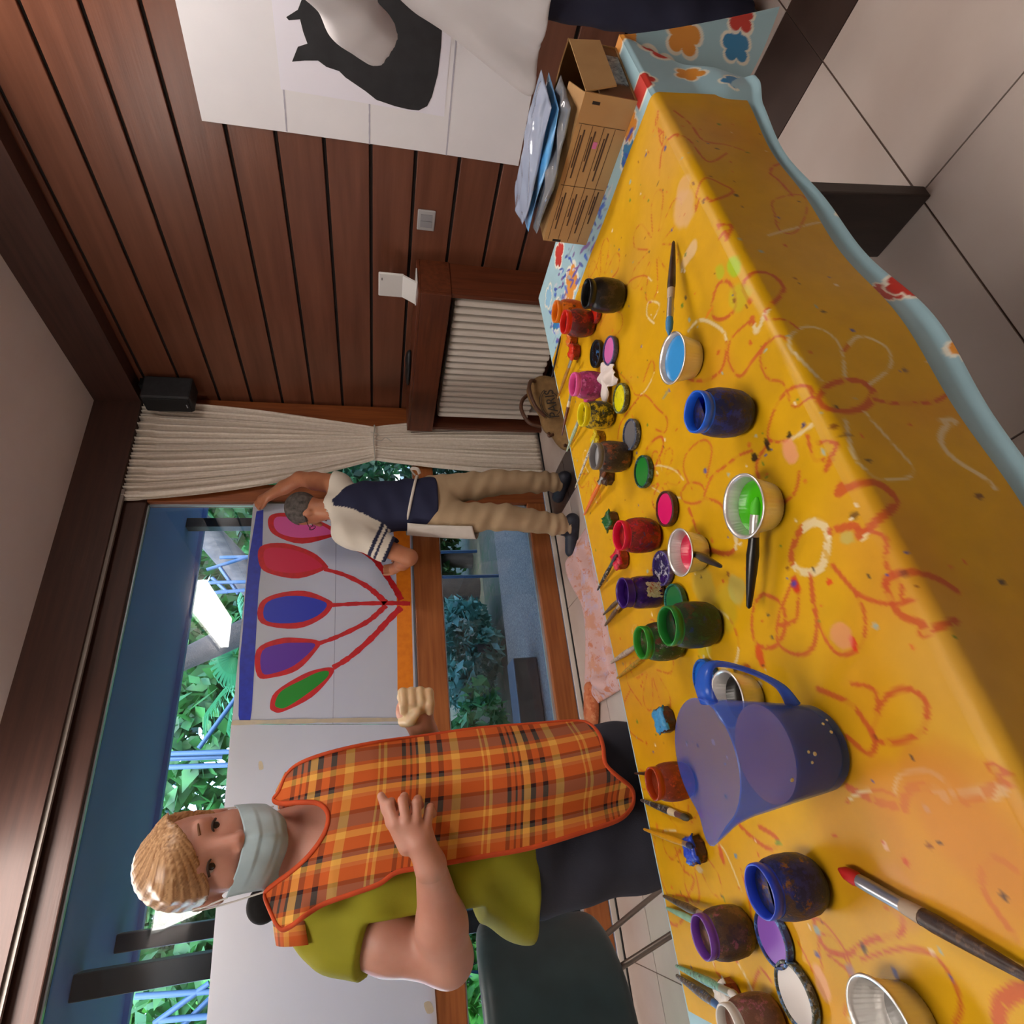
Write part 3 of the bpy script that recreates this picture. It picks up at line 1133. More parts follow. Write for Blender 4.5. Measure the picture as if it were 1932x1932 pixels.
# the big hand-drawn flower rings that show in the photograph, point by point
rings = [
    ([(1573, 743), (1590, 722), (1625, 715), (1655, 724), (1670, 743), (1655, 765), (1625, 771), (1592, 764), (1573, 743)], 0.0045),
    ([(1565, 737), (1520, 728), (1490, 735), (1465, 765), (1450, 810), (1455, 832), (1490, 830), (1530, 805), (1562, 772)], 0.0022),
    ([(1517, 636), (1464, 634), (1434, 670), (1446, 712), (1477, 723), (1524, 726), (1565, 735)], 0.0022),
    ([(1575, 712), (1517, 640), (1540, 614), (1580, 627), (1607, 660), (1618, 712)], 0.0022),
    ([(1612, 663), (1636, 640), (1683, 663), (1694, 697), (1660, 726)], 0.002),
    ([(1673, 753), (1722, 763), (1775, 762), (1797, 752)], 0.0028),
    ([(1623, 785), (1639, 845), (1665, 881), (1691, 899), (1737, 899), (1748, 886), (1740, 871), (1704, 829), (1657, 775)], 0.002),
    ([(1500, 1020), (1512, 1000), (1540, 985), (1560, 1000), (1560, 1040), (1545, 1075), (1510, 1078), (1492, 1055), (1500, 1020)], 0.0055),
    ([(1567, 1003), (1613, 992), (1665, 982), (1706, 961), (1719, 941), (1706, 920), (1678, 904), (1618, 897), (1590, 915)], 0.0045),
    ([(1616, 998), (1665, 1013), (1717, 1049), (1745, 1088), (1748, 1111), (1724, 1132), (1686, 1140), (1644, 1132), (1613, 1114), (1572, 1067)], 0.003),
    ([(1613, 1117), (1629, 1145), (1634, 1179), (1628, 1215), (1600, 1235), (1572, 1225), (1545, 1175), (1530, 1085)], 0.0025),
    ([(1528, 1083), (1533, 1140), (1541, 1170), (1535, 1220), (1505, 1235), (1470, 1215), (1468, 1170), (1485, 1120), (1500, 1085)], 0.0022),
    ([(1670, 1104), (1685, 1085), (1712, 1070), (1745, 1068), (1800, 1085), (1840, 1110)], 0.0035),
    ([(1672, 1100), (1680, 1130), (1700, 1160), (1740, 1178), (1790, 1180), (1840, 1165)], 0.004),
    ([(1455, 830), (1430, 870), (1432, 900), (1445, 930), (1470, 950), (1500, 930), (1510, 890)], 0.002),
    ([(1525, 820), (1532, 850), (1540, 868), (1570, 868), (1590, 850), (1575, 838), (1545, 836)], 0.002),
    ([(1790, 797), (1815, 798), (1795, 815), (1795, 840), (1820, 870), (1870, 905), (1890, 925)], 0.004),
    ([(1440, 540), (1428, 520), (1430, 508), (1470, 510), (1495, 530), (1498, 550), (1470, 575), (1445, 580), (1420, 600), (1415, 610)], 0.003),
    ([(1440, 580), (1475, 585), (1510, 600), (1530, 616)], 0.002),
    ([(1415, 605), (1380, 640), (1375, 680), (1395, 710), (1420, 680), (1450, 640)], 0.002),
    ([(1345, 575), (1355, 540), (1370, 530), (1385, 545), (1388, 580), (1370, 600), (1350, 600), (1345, 575)], 0.0025),
    ([(1300, 625), (1320, 605), (1345, 610), (1370, 635), (1365, 690), (1340, 715), (1310, 718), (1295, 712)], 0.0025),
    ([(1355, 430), (1353, 415), (1380, 408), (1402, 420), (1395, 435), (1365, 435), (1358, 450)], 0.003),
    ([(1320, 375), (1325, 350), (1350, 330), (1385, 345), (1402, 358), (1370, 370), (1330, 372)], 0.0025),
    ([(1245, 330), (1250, 285), (1270, 252), (1300, 248), (1320, 260), (1355, 300), (1390, 285)], 0.0018),
    ([(1250, 250), (1237, 235), (1240, 210), (1252, 205), (1256, 225), (1252, 250), (1245, 255)], 0.0015),
    ([(1290, 205), (1320, 230), (1345, 260), (1390, 270), (1420, 280)], 0.002),
    ([(1510, 370), (1485, 340), (1470, 325), (1480, 310), (1510, 302)], 0.0035),
    ([(1480, 400), (1475, 380), (1500, 370), (1530, 372), (1538, 400), (1520, 435), (1490, 430), (1480, 400)], 0.0015),
    ([(1470, 440), (1510, 430), (1560, 420), (1580, 425)], 0.0015),
    ([(1285, 930), (1300, 912), (1325, 915), (1330, 940), (1310, 950), (1290, 945), (1285, 930)], 0.0016),
    ([(1330, 935), (1345, 900), (1370, 880), (1395, 860), (1420, 850)], 0.002),
    ([(1300, 912), (1290, 880), (1300, 850), (1330, 830), (1345, 850), (1335, 900)], 0.0018),
    ([(1330, 940), (1360, 950), (1380, 985), (1400, 1000), (1420, 985)], 0.002),
    ([(1285, 940), (1250, 930), (1225, 910), (1235, 880), (1270, 885), (1290, 905)], 0.0014),
    ([(1300, 960), (1315, 1000), (1330, 1030), (1370, 1045), (1390, 1030), (1385, 1000)], 0.0035),
    ([(1355, 1150), (1380, 1170), (1395, 1210), (1390, 1250), (1365, 1260), (1340, 1240), (1330, 1190)], 0.002),
    ([(1440, 1120), (1475, 1140), (1480, 1190), (1460, 1220), (1430, 1215), (1420, 1180), (1425, 1140), (1440, 1120)], 0.003),
    ([(1500, 1090), (1505, 1130), (1500, 1170), (1470, 1180)], 0.002),
    ([(1545, 1300), (1570, 1310), (1610, 1330), (1640, 1370), (1655, 1400), (1640, 1420), (1600, 1390)], 0.0045),
    ([(1610, 1290), (1650, 1300), (1660, 1340), (1650, 1390), (1690, 1400), (1740, 1380), (1750, 1330), (1720, 1300), (1680, 1310), (1655, 1345)], 0.003),
    ([(1690, 1500), (1695, 1470), (1720, 1455), (1755, 1455), (1785, 1475), (1800, 1500)], 0.0025),
    ([(1708, 1525), (1712, 1495), (1735, 1483), (1770, 1490), (1785, 1505)], 0.004),
    ([(1600, 1485), (1640, 1505), (1665, 1515), (1690, 1520)], 0.004),
    ([(1595, 1515), (1625, 1495), (1660, 1490), (1690, 1500)], 0.0015),
    ([(1820, 1510), (1870, 1490), (1900, 1470), (1932, 1440)], 0.004),
    ([(1815, 1495), (1850, 1490), (1890, 1490), (1932, 1500)], 0.0035),
    ([(1915, 1640), (1880, 1620), (1855, 1640), (1855, 1680), (1880, 1720), (1920, 1775)], 0.003),
    ([(1885, 1932), (1888, 1895), (1910, 1875), (1940, 1868)], 0.006),
    ([(1530, 1730), (1560, 1745), (1600, 1800), (1605, 1830)], 0.0018),
    ([(1535, 1720), (1540, 1750), (1560, 1790), (1600, 1800), (1640, 1775), (1700, 1760), (1705, 1735)], 0.003),
    ([(1560, 1800), (1600, 1830), (1640, 1870), (1690, 1900), (1750, 1932)], 0.002),
    ([(1625, 1810), (1700, 1790), (1760, 1800), (1800, 1850), (1815, 1900), (1805, 1932)], 0.0018),
    ([(1425, 1910), (1420, 1870), (1435, 1830), (1455, 1850)], 0.0025),
    ([(1345, 1800), (1350, 1830), (1370, 1855), (1365, 1880)], 0.0025),
    ([(1380, 1800), (1400, 1830), (1420, 1870), (1430, 1900)], 0.0022),
    ([(1435, 1560), (1460, 1575), (1470, 1590), (1450, 1600), (1400, 1560), (1395, 1540)], 0.0035),
    ([(1220, 1560), (1235, 1580), (1230, 1600), (1220, 1590)], 0.002),
    ([(1235, 1600), (1245, 1650), (1260, 1690)], 0.0014),
    ([(1270, 1690), (1290, 1690), (1300, 1710), (1280, 1745), (1262, 1735), (1260, 1710)], 0.0022),
    ([(1275, 1600), (1290, 1640), (1310, 1660), (1295, 1700)], 0.0014),
    ([(1350, 1590), (1365, 1600), (1380, 1630), (1400, 1680)], 0.0014),
    ([(1400, 1640), (1415, 1700), (1420, 1740)], 0.0014),
    ([(1215, 1490), (1225, 1480), (1222, 1460), (1208, 1452)], 0.0014),
    ([(1110, 740), (1130, 700), (1150, 690), (1185, 720), (1200, 745), (1220, 735), (1235, 700), (1230, 680), (1215, 720)], 0.0014),
    ([(1165, 830), (1170, 800), (1190, 770), (1215, 745), (1240, 770), (1258, 790), (1255, 815), (1238, 810)], 0.0018),
    ([(1220, 850), (1235, 830), (1250, 825), (1250, 850), (1235, 885)], 0.0022),
    ([(1135, 610), (1145, 590), (1170, 590), (1175, 610), (1165, 630), (1145, 640)], 0.0014),
    ([(1080, 590), (1090, 550), (1110, 530), (1125, 505), (1135, 470)], 0.0014),
    ([(1230, 530), (1215, 520), (1190, 530), (1170, 560)], 0.0014),
    ([(1235, 610), (1222, 595), (1225, 570), (1245, 575), (1235, 600)], 0.0018),
    ([(1190, 1300), (1175, 1340), (1190, 1380), (1215, 1400)], 0.0014),
    ([(1180, 1250), (1185, 1290), (1210, 1330)], 0.0014),
]
for i, (pp, w) in enumerate(rings):
    draw_line([np.array(cloth_uv(*p)) for p in pp], w * 0.8, seed=i)
# more rings of the same hand beyond and between
for (cx_, ct_, R_) in ((0.93, 0.30, 0.05), (0.62, 0.55, 0.04), (0.20, 0.50, 0.045), (-0.05, 0.52, 0.05), (0.80, 0.12, 0.05), (-0.22, 0.30, 0.05), (0.45, 0.30, 0.03)):
    for k in range(6):
        a0 = k * math.pi / 3 + cx_ * 7
        P = []
        for q in np.linspace(-0.42, 0.42, 7):
            rr = R_ * (0.5 + 1.3 * (1 - (q / 0.42) ** 2) ** 0.6)
            P.append(np.array([cx_ + rr * math.cos(a0 + q), ct_ + rr * math.sin(a0 + q)]))
        draw_line(P, 0.0011, worn=0.9, seed=40 + k)
for px, py, rd_, cc, st, el in (
        (1500, 1105, 0.009, '#c22a17', .95, (1, .7)), (1565, 1098, 0.004, '#d2401c', .9, (1, 1)), (1435, 1235, 0.012, '#cf3c1c', .85, (1.3, .7)), (1410, 1262, 0.009, '#a5351c', .8, (.7, 1.1)),
        (1612, 1215, 0.008, '#d02a1c', .95, (1.2, .6)), (1590, 1200, 0.014, '#d98d70', .6, (1.2, 1)), (1330, 1110, 0.035, '#a9a04a', .45, (1, .8)), (1370, 1150, 0.03, '#b0a52f', .4, (1, 1)),
        (1390, 1110, 0.02, '#a9b06a', .5, (1, .8)), (1330, 1215, 0.02, '#b3b02c', .5, (1, 1)), (1385, 505, 0.022, '#9cc320', .85, (1, .55)), (1360, 515, 0.012, '#a9bd22', .7, (1, .7)),
        (1395, 560, 0.02, '#b5b728', .5, (1, 1)), (1340, 590, 0.006, '#e0761c', .9, (.5, 2)), (1490, 850, 0.014, '#e39a72', .8, (1, .8)), (1448, 838, 0.006, '#251a12', .95, (1.6, .6)), (1425, 862, 0.007, '#251a12', .95, (1, .8)), (1490, 822, 0.004, '#251a12', .95, (1, 1)),
        (1345, 1400, 0.004, '#e8d9c0', .6, (1, 1)), (1362, 1612, 0.011, '#c4502a', .9, (1.4, .5)), (1390, 1614, 0.004, '#3f7c9c', .9, (.6, 1)), (1550, 1855, 0.014, '#dca27c', .8, (1.2, .7)), (1608, 1832, 0.006, '#9d7d7c', .8, (.8, 1)),
        (1750, 1525, 0.0035, '#bdb9a5', .9, (1, 1)), (1670, 1593, 0.004, '#e3b796', .9, (1, 1)), (1800, 1600, 0.07, '#c47a28', .55, (1, 1)), (1850, 1560, 0.06, '#c47828', .5, (1, 1)), (1700, 1690, 0.03, '#c98440', .5, (1, .8)),
        (1720, 705, 0.004, '#2a2a55', .6, (1, 1)), (1545, 763, 0.0032, '#23306b', .95, (1, 1)), (1650, 945, 0.007, '#5a3a20', .8, (.7, 1)), (1865, 938, 0.006, '#5b3423', .85, (.6, 1)), (1625, 815, 0.006, '#6b3f2c', .6, (.5, 1.6)),
        (1290, 395, 0.03, '#d8b08a', .55, (1, 1)), (1300, 480, 0.02, '#dcc3a5', .5, (.7, 1.3)), (1290, 360, 0.02, '#d8ac82', .5, (1, 1)), (1600, 1015, 0.008, '#a9b06a', .5, (1, 1)), (1395, 800, 0.004, '#c9c9c0', .7, (1, 1)),
        (1270, 582, 0.005, '#2d7c8c', .9, (1.4, .6)), (1262, 575, 0.003, '#2d7c8c', .9, (1, 1)), (1255, 745, 0.006, '#6f8a72', .6, (.6, 1.8)), (1505, 1640, 0.004, '#3f8a3a', .7, (.5, 1.5)), (1470, 1590, 0.004, '#4f9a3a', .7, (.5, 1.5)),
        (1435, 1290, 0.004, '#cfc7b0', .8, (1, 1)), (1330, 1245, 0.006, '#b9bbb0', .8, (1.2, .6)), (1140, 1245, 0.006, '#7c8a80', .5, (1, 1)), (1225, 1620, 0.006, '#b9b080', .6, (1, 1)), (1240, 1560, 0.005, '#d2652c', .7, (1, 1)), (1320, 1640, 0.008, '#b8b2a0', .6, (.5, 1.6))):
    blotch(px, py, rd_, cc, int(px + py), st, el)
# small specks of dried paint
rs = np.random.default_rng(21)
spk = ['#2b2b33', '#c2421e', '#1f3f8f', '#3f7a2c', '#e5d6b5', '#7b3a1d', '#d2682a', '#88a7a0']
for k in range(420):
    c = np.array([rs.uniform(-0.26, 1.0), rs.uniform(-0.1, 0.62) if rs.random() < .85 else rs.uniform(-.17, .1)])
    rr = rs.uniform(0.0010, 0.0030)
    el = np.array([rs.uniform(.6, 1.8), rs.uniform(.6, 1.8)])
    q = (UV - c) / el
    m = np.where((np.abs(q) < rr * 1.5).all(1))[0]
    if len(m):
        kk = ss(rr * 1.2, rr * 0.6, np.linalg.norm(q[m], axis=1))
        ycol[m] += (C3(spk[k % len(spk)]) - ycol[m]) * (kk * 0.85)[:, None]

m_yel = attr_mat('yellow_oilcloth', rough=0.42, spec=0.3, noise=0.06, nscale=25, bump=0.06, bscale=90)
yc = obj('yellow_tablecloth', YP, grid_faces(nx, nt), m_yel, smooth=True, cols=np.clip(ycol, 0, 1))
tag(yc, 'yellow oilcloth with orange flower outlines and paint stains spread on the table', 'tablecloth')

# ---- pale blue flowered cloth under it
bz = TZ + 0.0015
r3 = 0.0034
P_all, F_all = [], []
k0 = 0


def add_patch(P):
    global k0
    nu, nv = P.shape[:2]
    F_all.append(grid_faces(nu, nv) + k0)
    P_all.append(P.reshape(-1, 3))
    k0 += nu * nv


bx = np.arange(TX0 - 0.004, TX1 + 0.0045, r3)
A, B = np.meshgrid(bx, np.linspace(0, 1, 190), indexing='ij')
B = (yn_of(A) + 0.0105) * (1 - B) + (yf_of(A) + 0.001) * B
add_patch(np.stack([A, B, np.full_like(A, bz)], -1))
# near drop, drawn in towards the corner fold
dd = np.linspace(0, 1, 90)
sx = np.arange(TX0, 1.2881, 0.003)
S, D = np.meshgrid(np.linspace(0, 1, len(sx)), dd, indexing='ij')
xr = TX1 + 0.006 - 0.19 * D
Xn = TX0 + S * (xr - TX0)
dep = 0.192 * D
curl = ss(0.90, 1.0, S) * D
wav = 0.007 * np.sin(Xn * 9 + 1.0) + 0.004 * np.sin(Xn * 23)
Yn = yn_of(Xn) + 0.0105 - 0.004 * ss(0, 0.04, D) - dep * 0.06 + wav * dep / 0.17 - 0.008 * ss(0.93, 1.0, D) + 0.03 * ss(.985, 1, S) * D - 0.014 * ss(0.45, 0.75, D) * ss(1.0, 1.05, Xn)
Zn = bz - dep + 0.012 * D * np.sin(Xn * 6 + 2)
add_patch(np.stack([Xn, Yn, Zn], -1))
# corner pleat that swings out behind the near drop, then the drop of the right end
cn = np.array([TX1 + 0.005, yn_of(TX1) + 0.011, bz])
angs = [np.array([-0.16, 0.06, -0.20]), np.array([-0.08, 0.03, -0.25]), np.array([0.0, -0.02, -0.30]), np.array([0.078, -0.07, -0.335]), np.array([0.07, 0.0, -0.33]), np.array([0.035, 0.10, -0.29])]
cc_ = np.array(spline(angs, 48))
Pq = np.zeros((len(cc_), 110, 3))
for i, vv in enumerate(cc_):
    for j, d_ in enumerate(np.linspace(0, 1, 110)):
        Pq[i, j] = cn + np.array([vv[0] * d_ ** 1.15, vv[1] * d_ ** 1.15 + (0.0), vv[2] * d_])
add_patch(Pq)
ry = np.arange(yn_of(TX1) + 0.011, yf_of(TX1), 0.004)
A, D = np.meshgrid(ry, np.linspace(0, 1, 60), indexing='ij')
fl = ss(0.56, 0.45, A)
Xr = TX1 + 0.005 + 0.01 * ss(0, .05, D) + 0.025 * D * (1 + 0.6 * np.sin(A * 25)) * (1 - 0.4 * fl)
Yr = A + fl * D * 0.09
add_patch(np.stack([Xr, Yr, bz - 0.285 * D], -1))
bx2 = np.arange(TX0 - 0.004, TX1 + 0.0045, 0.01)
A, D = np.meshgrid(bx2, np.linspace(0, 1, 20), indexing='ij')
add_patch(np.stack([A, yf_of(A) + 0.001 + 0.0005 * D, bz - 0.10 * D], -1))
BP = np.concatenate(P_all)
BF = np.concatenate(F_all)
bcol = np.tile(C3('#9fc3cf'), (len(BP), 1))
nb_ = fbm(BP[:, :2] + BP[:, 2:3] * 0.7, 9, 3)
bcol *= (0.9 + 0.2 * nb_)[:, None]


def flower(c, e1, e2, R, col, a0=0.0, petals=5, seed=1, rim='#f0e8d6'):
    c = np.array(c, float)
    e1 = np.array(e1, float)
    e2 = np.array(e2, float)
    n_ = np.cross(e1, e2)
    q = BP - c
    u, v, w_ = q @ e1, q @ e2, q @ n_
    m = np.where((np.abs(w_) < 0.035) & (u * u + v * v < (R * 1.5) ** 2))[0]
    th = np.arctan2(v[m], u[m])
    rr = np.hypot(u[m], v[m]) / R
    edge = 0.62 + 0.36 * np.abs(np.cos(petals * (th - a0) / 2)) ** 0.6 + 0.05 * np.sin(3 * th + seed)
    k1 = ss(0.03, -0.03, rr - edge - 0.20)
    bcol[m] += (C3(rim) - bcol[m]) * (k1 * 0.85)[:, None]
    k2 = ss(0.03, -0.03, rr - edge)
    bcol[m] += (C3(col) - bcol[m]) * k2[:, None]


EX, EYv, EZv = (1, 0, 0), (0, 1, 0), (0, 0, 1)
RED, ORA, BLU = '#c43a30', '#e0953a', '#3382b4'
for px, py, R, cl, a in ((1250, 92, 0.043, RED, .3), (1350, 118, 0.028, BLU, .1), (1210, 150, 0.026, RED, .9), (1295, 152, 0.026, ORA, .6), (1368, 196, 0.025, BLU, .2), (1665, 560, 0.02, RED, 0), (1695, 560, 0.026, RED, .4), (1786, 690, 0.024, ORA, .3), (1600, 408, 0.016, ORA, 0), (1935, 890, 0.024, '#d8567a', .3)):
    p = pix(px, py, 1, 0.40 + 0.04 * (px < 1500))
    flower(p, EX, EZv, R, cl, a, seed=px)
for px, py, R, cl, a in ((1168, 70, 0.03, ORA, .3), (1055, 478, 0.035, RED, .4), (1077, 535, 0.045, ORA, .2), (1050, 595, 0.04, BLU, .5), (1185, 285, 0.03, BLU, .2), (1035, 560, 0.03, '#8fc0dc', .2), (1062, 430, 0.03, ORA, .7), (1190, 240, 0.025, ORA, .1)):
    p = pix(px, py, 2, bz)
    flower(p, EX, EYv, R, cl, a, seed=px)
vr = cc_[110] / np.linalg.norm(cc_[110])
e2 = np.array([1.0, 0, 0]) - vr * vr[0]
e2 /= np.linalg.norm(e2)
flower(cn + cc_[112] * 0.42, e2, vr, 0.036, ORA, .3)
flower(cn + cc_[100] * 0.80, e2, vr, 0.03, BLU, .1)
flower(cn + cc_[136] * 0.75, e2, vr, 0.03, RED, .1)
for yv_, zv_, cl in ((0.55, 0.62, RED), (0.7, 0.55, BLU), (0.85, 0.64, ORA), (0.97, 0.55, RED)):
    flower((TX1 + 0.02, yv_, zv_), EYv, EZv, 0.045, cl, yv_ * 5)
# dabs of blue and violet paint on the strip by the box
for k in range(170):
    c = np.array([rs.uniform(1.035, 1.19), rs.uniform(0.5, 1.03)])
    a = rs.normal(0.9, 0.35)
    L_, W_ = rs.uniform(0.006, 0.02), rs.uniform(0.002, 0.005)
    m = np.where((np.abs(BP[:, :2] - c) < 0.025).all(1) & (BP[:, 2] > bz - 0.01))[0]
    q = BP[m, :2] - c
    u, v = q[:, 0] * math.cos(a) + q[:, 1] * math.sin(a), -q[:, 0] * math.sin(a) + q[:, 1] * math.cos(a)
    kk = ss(1.2, 0.8, np.sqrt((u / L_) ** 2 + (v / W_) ** 2))
    bcol[m] += (C3(('#2a4db8', '#2d49a8', '#3a6ad0', '#c4c8d4', '#7d4fa0', '#8ea3b5')[k % 6]) - bcol[m]) * (kk * 0.85)[:, None]
m_blu = attr_mat('blue_oilcloth', rough=0.42, noise=0.05, bump=0.05, bscale=70)
bc = obj('blue_tablecloth', BP, BF, m_blu, smooth=True, cols=np.clip(bcol, 0, 1))
tag(bc, 'pale blue flowered oilcloth under the yellow one', 'tablecloth')

# ================================================================== THINGS ON THE TABLE
ZT = TZ + 0.0076          # on the yellow cloth
ZB = TZ + 0.0018          # on the blue cloth


def on(px, py, z=None):
    return pix(px, py, 2, ZT if z is None else z)


JAR = [(0.0, 0.0), (0.020, 0.0), (0.0255, 0.003), (0.0295, 0.012), (0.0312, 0.026), (0.0310, 0.040), (0.0290, 0.051), (0.0258, 0.0575), (0.0248, 0.0595), (0.0262, 0.061),
       (0.0266, 0.0650), (0.0262, 0.0695), (0.0250, 0.0705), (0.0236, 0.0690), (0.0232, 0.060), (0.0250, 0.050), (0.0262, 0.040), (0.0255, 0.020)]
BIGJAR = [(r * 1.0, z) for r, z in JAR]
GLASSJAR = [(0.0, 0.0), (0.022, 0.0), (0.0265, 0.003), (0.0280, 0.010), (0.0280, 0.040), (0.0262, 0.0475), (0.0240, 0.0510), (0.0240, 0.054), (0.0252, 0.0555), (0.0245, 0.0575), (0.0252, 0.0595),
            (0.0245, 0.0615), (0.0262, 0.0675), (0.0262, 0.0690), (0.0250, 0.0695), (0.0230, 0.066), (0.0222, 0.052), (0.0255, 0.044), (0.0262, 0.03), (0.0255, 0.012)]


def jar(px, py, name, label, crust, rimc, fillc, s=1.0, fill=0.052, prof=JAR, z=None, group='paint jars on the table', patch=None, rough=0.45, seed=0.0):
    p = on(px, py)
    t = thing(name, label, 'paint jar', tuple(p), group)
    mb = mottled(name + '_crust_%d' % int(px * 7 + py), crust, scale=38, seed=seed + px * 0.01, rough=rough, bump=0.5)
    mr = mat('rim_' + rimc, rimc, rough=0.3)
    mf = mat('fill_' + fillc, fillc, rough=0.15)
    k = next(i for i, q in enumerate(prof) if i > 4 and q[1] >= (0.0575 if prof is JAR else 0.0555))
    wob = lambda a, i: 1.0 + 0.012 * math.sin(3 * a + seed + i * 0.4) + 0.008 * math.sin(7 * a + i * 0.9 + seed)
    low = [(r * s, zz * s) for r, zz in prof[:k + 1]]
    V, F = lathe_vf(low, 36, p, wob)
    obj('jar_body', V, F[:-36] + [f for f in F[-36:] if (len(V) - 1) not in f], mb, t, smooth=True)
    up = [(r * s, zz * s) for r, zz in prof[k:]]
    V, F = lathe_vf(up, 36, p, wob)
    F = [f for f in F if (len(V) - 2) not in f]
    obj('rim', V, F, mr, t, smooth=True)
    ri = np.interp(fill, [0.02, 0.04, 0.05, 0.06, 0.069], [0.0253, 0.0258, 0.0248, 0.0230, 0.0232]) * s * (0.985 if prof is JAR else 0.96)
    lathe('paint', [(ri, fill * s), (ri * 0.8, fill * s - 0.0015), (ri * 0.3, fill * s - 0.002)], mf, t, n=28, c=p)
    return t, p


jar(1172, 560, 'paint_jar', 'black paint jar standing alone beside the long blue-tipped brush', ['#0e0c0c', '#1a1412', '#3a2a22', '#15100f', '#241c1a'], '#0d0c0c', '#060606', 1.0, 0.05, seed=1, rough=0.3)
jar(1098, 592, 'paint_jar', 'orange paint jar behind the red one', ['#b0490f', '#d8720f', '#7a3a10', '#c65a0c', '#3b2a14'], '#e07a12', '#e8740c', 0.9, 0.054, seed=2)
jar(1118, 612, 'paint_jar', 'red paint jar in front of the orange one', ['#5a1512', '#8e2016', '#3b1512', '#a32a18', '#4a2a2a'], '#d82418', '#9c0d12', 0.92, 0.05, seed=3)
jar(1136, 728, 'paint_jar', 'pink paint jar beside the crumpled tissue', ['#9c2a62', '#c24a8a', '#7a2a48', '#d06aa0', '#5a2a3a'], '#e05a9f', '#d8157a', 0.9, 0.053, seed=4)
jar(1153, 784, 'paint_jar', 'yellow paint jar with dark smears', ['#2f2c10', '#c9a80e', '#d9bb10', '#8a7a12', '#2a3a52'], '#e0cf0e', '#d2c60c', 0.88, 0.056, seed=5)
jar(1183, 862, 'paint_jar', 'grey paint jar with a brown crusted side', ['#2c2220', '#4a3a32', '#8a4a2c', '#3a3530', '#5a4a40'], '#6f6a68', '#a5a5a8', 0.92, 0.058, seed=6)
jar(1404, 781, 'paint_jar', 'bright blue paint jar standing alone near the table edge', ['#0e1a4a', '#1d2f7a', '#3a2a22', '#142a8a', '#4a3a2a'], '#1f62d8', '#0d3fae', 0.98, 0.045, seed=7)
jar(1237, 1010, 'paint_jar', 'crimson paint jar beside the pink lid', ['#7a1a18', '#a5201a', '#4a2018', '#b51a30', '#2f3a6a'], '#d6123a', '#a80d2a', 0.93, 0.05, seed=8)
t, p = jar(1243, 1116, 'paint_jar', 'violet glass jar with a torn paper label', ['#2c1456', '#3a1a70', '#4a2a3a', '#30165e', '#5a2a80'], '#3c1a72', '#22104a', 0.93, 0.045, prof=GLASSJAR, seed=9, rough=0.12)
# torn label on the violet jar
lv, lf = [], []
rsl = np.random.default_rng(4)
dcam = math.atan2(-p[1], -p[0])
for i, a in enumerate(np.linspace(-0.50, 0.42, 12)):
    for j, zz in enumerate(np.linspace(0.010, 0.033, 8)):
        e = 0.0012 * rsl.normal()
        rr = 0.02655
        aa = dcam + 0.15 + a + (0.05 * rsl.normal() if i in (0, 11) else 0)
        lv.append(p + np.array([rr * math.cos(aa), rr * math.sin(aa), zz + (e * 1.8 if j in (0, 7) else 0)]))
o = obj('paper_label', lv, grid_faces(12, 8), mottled('label_scrap', ['#c9b98a', '#d9cda8', '#b5502a', '#e0d8b8', '#8a7a4a'], scale=120, seed=2, bump=0.1), t)
solid_mod(o, 0.0006)
jar(1346, 1176, 'paint_jar', 'dark green paint jar with a thick green rim', ['#16301a', '#223a1c', '#4a2a1a', '#1a4a22', '#1d2f5a'], '#1f7a2c', '#0a2a0e', 1.0, 0.048, seed=10)
jar(1282, 1208, 'paint_jar', 'bright green paint jar beside the dark green one', ['#1a3a14', '#2a5a1a', '#5a2a1a', '#3a2a20', '#8a8a7a'], '#2f8a2a', '#2fc010', 0.92, 0.056, seed=11)
jar(1537, 1664, 'paint_jar', 'ultramarine blue paint jar in front of the blue jug', ['#14204a', '#26306e', '#4a3426', '#1c2a7a', '#8a5a20'], '#2440b8', '#0c1450', 0.95, 0.045, seed=12)
jar(1408, 1752, 'paint_jar', 'purple paint jar with a brown crusted side holding two brushes', ['#4a3424', '#6a4a30', '#3a2a2a', '#8a4a5a', '#4a4a30'], '#6a3a96', '#6a2a9c', 0.9, 0.056, seed=13)
jar(1465, 1922, 'paint_jar', 'white rimmed paint jar with a pinkish brown crust', ['#6a4636', '#8a5a4a', '#a05a6a', '#5a3a30', '#7a6a50'], '#d0ccc4', '#c8c4bc', 0.9, 0.045, seed=14)
jar(1300, 1470, 'paint_jar', 'brick red paint jar half hidden behind the blue jug', ['#7a2a0e', '#a0380f', '#5a1f10', '#b5451a', '#7a2a12'], '#a3370e', '#7a260a', 0.85, 0.056, seed=15)


def lid(px, py, label, inner, rim, r=0.028, tilt=0.0, rough=0.25, streak=None, z=None):
    p = on(px, py, z)
    t = thing('jar_lid', label, 'jar lid', tuple(p), 'jar lids with paint')
    mr = mottled('lidrim_%d' % (px + py), rim, scale=120, seed=px * .1, bump=0.3)
    mi = mottled('lidin_%d' % (px + py), streak or [inner, inner], scale=60, seed=py * .1, bump=0.05, rough=rough) if streak else mat('lid_' + inner, inner, rough=rough)
    lathe('lid_rim', [(0.0, 0.0), (r * 0.95, 0.0), (r, 0.002), (r, 0.0085), (r * 0.97, 0.0095), (r * 0.90, 0.0095), (r * 0.88, 0.008), (r * 0.87, 0.004), (0.0, 0.004)], mr, t, n=36, c=p)
    lathe('paint', [(r * 0.865, 0.0072), (r * 0.80, 0.0068), (r * 0.70, 0.0066), (r * 0.66, 0.0058), (r * 0.2, 0.0058)], mi, t, n=36, c=p)


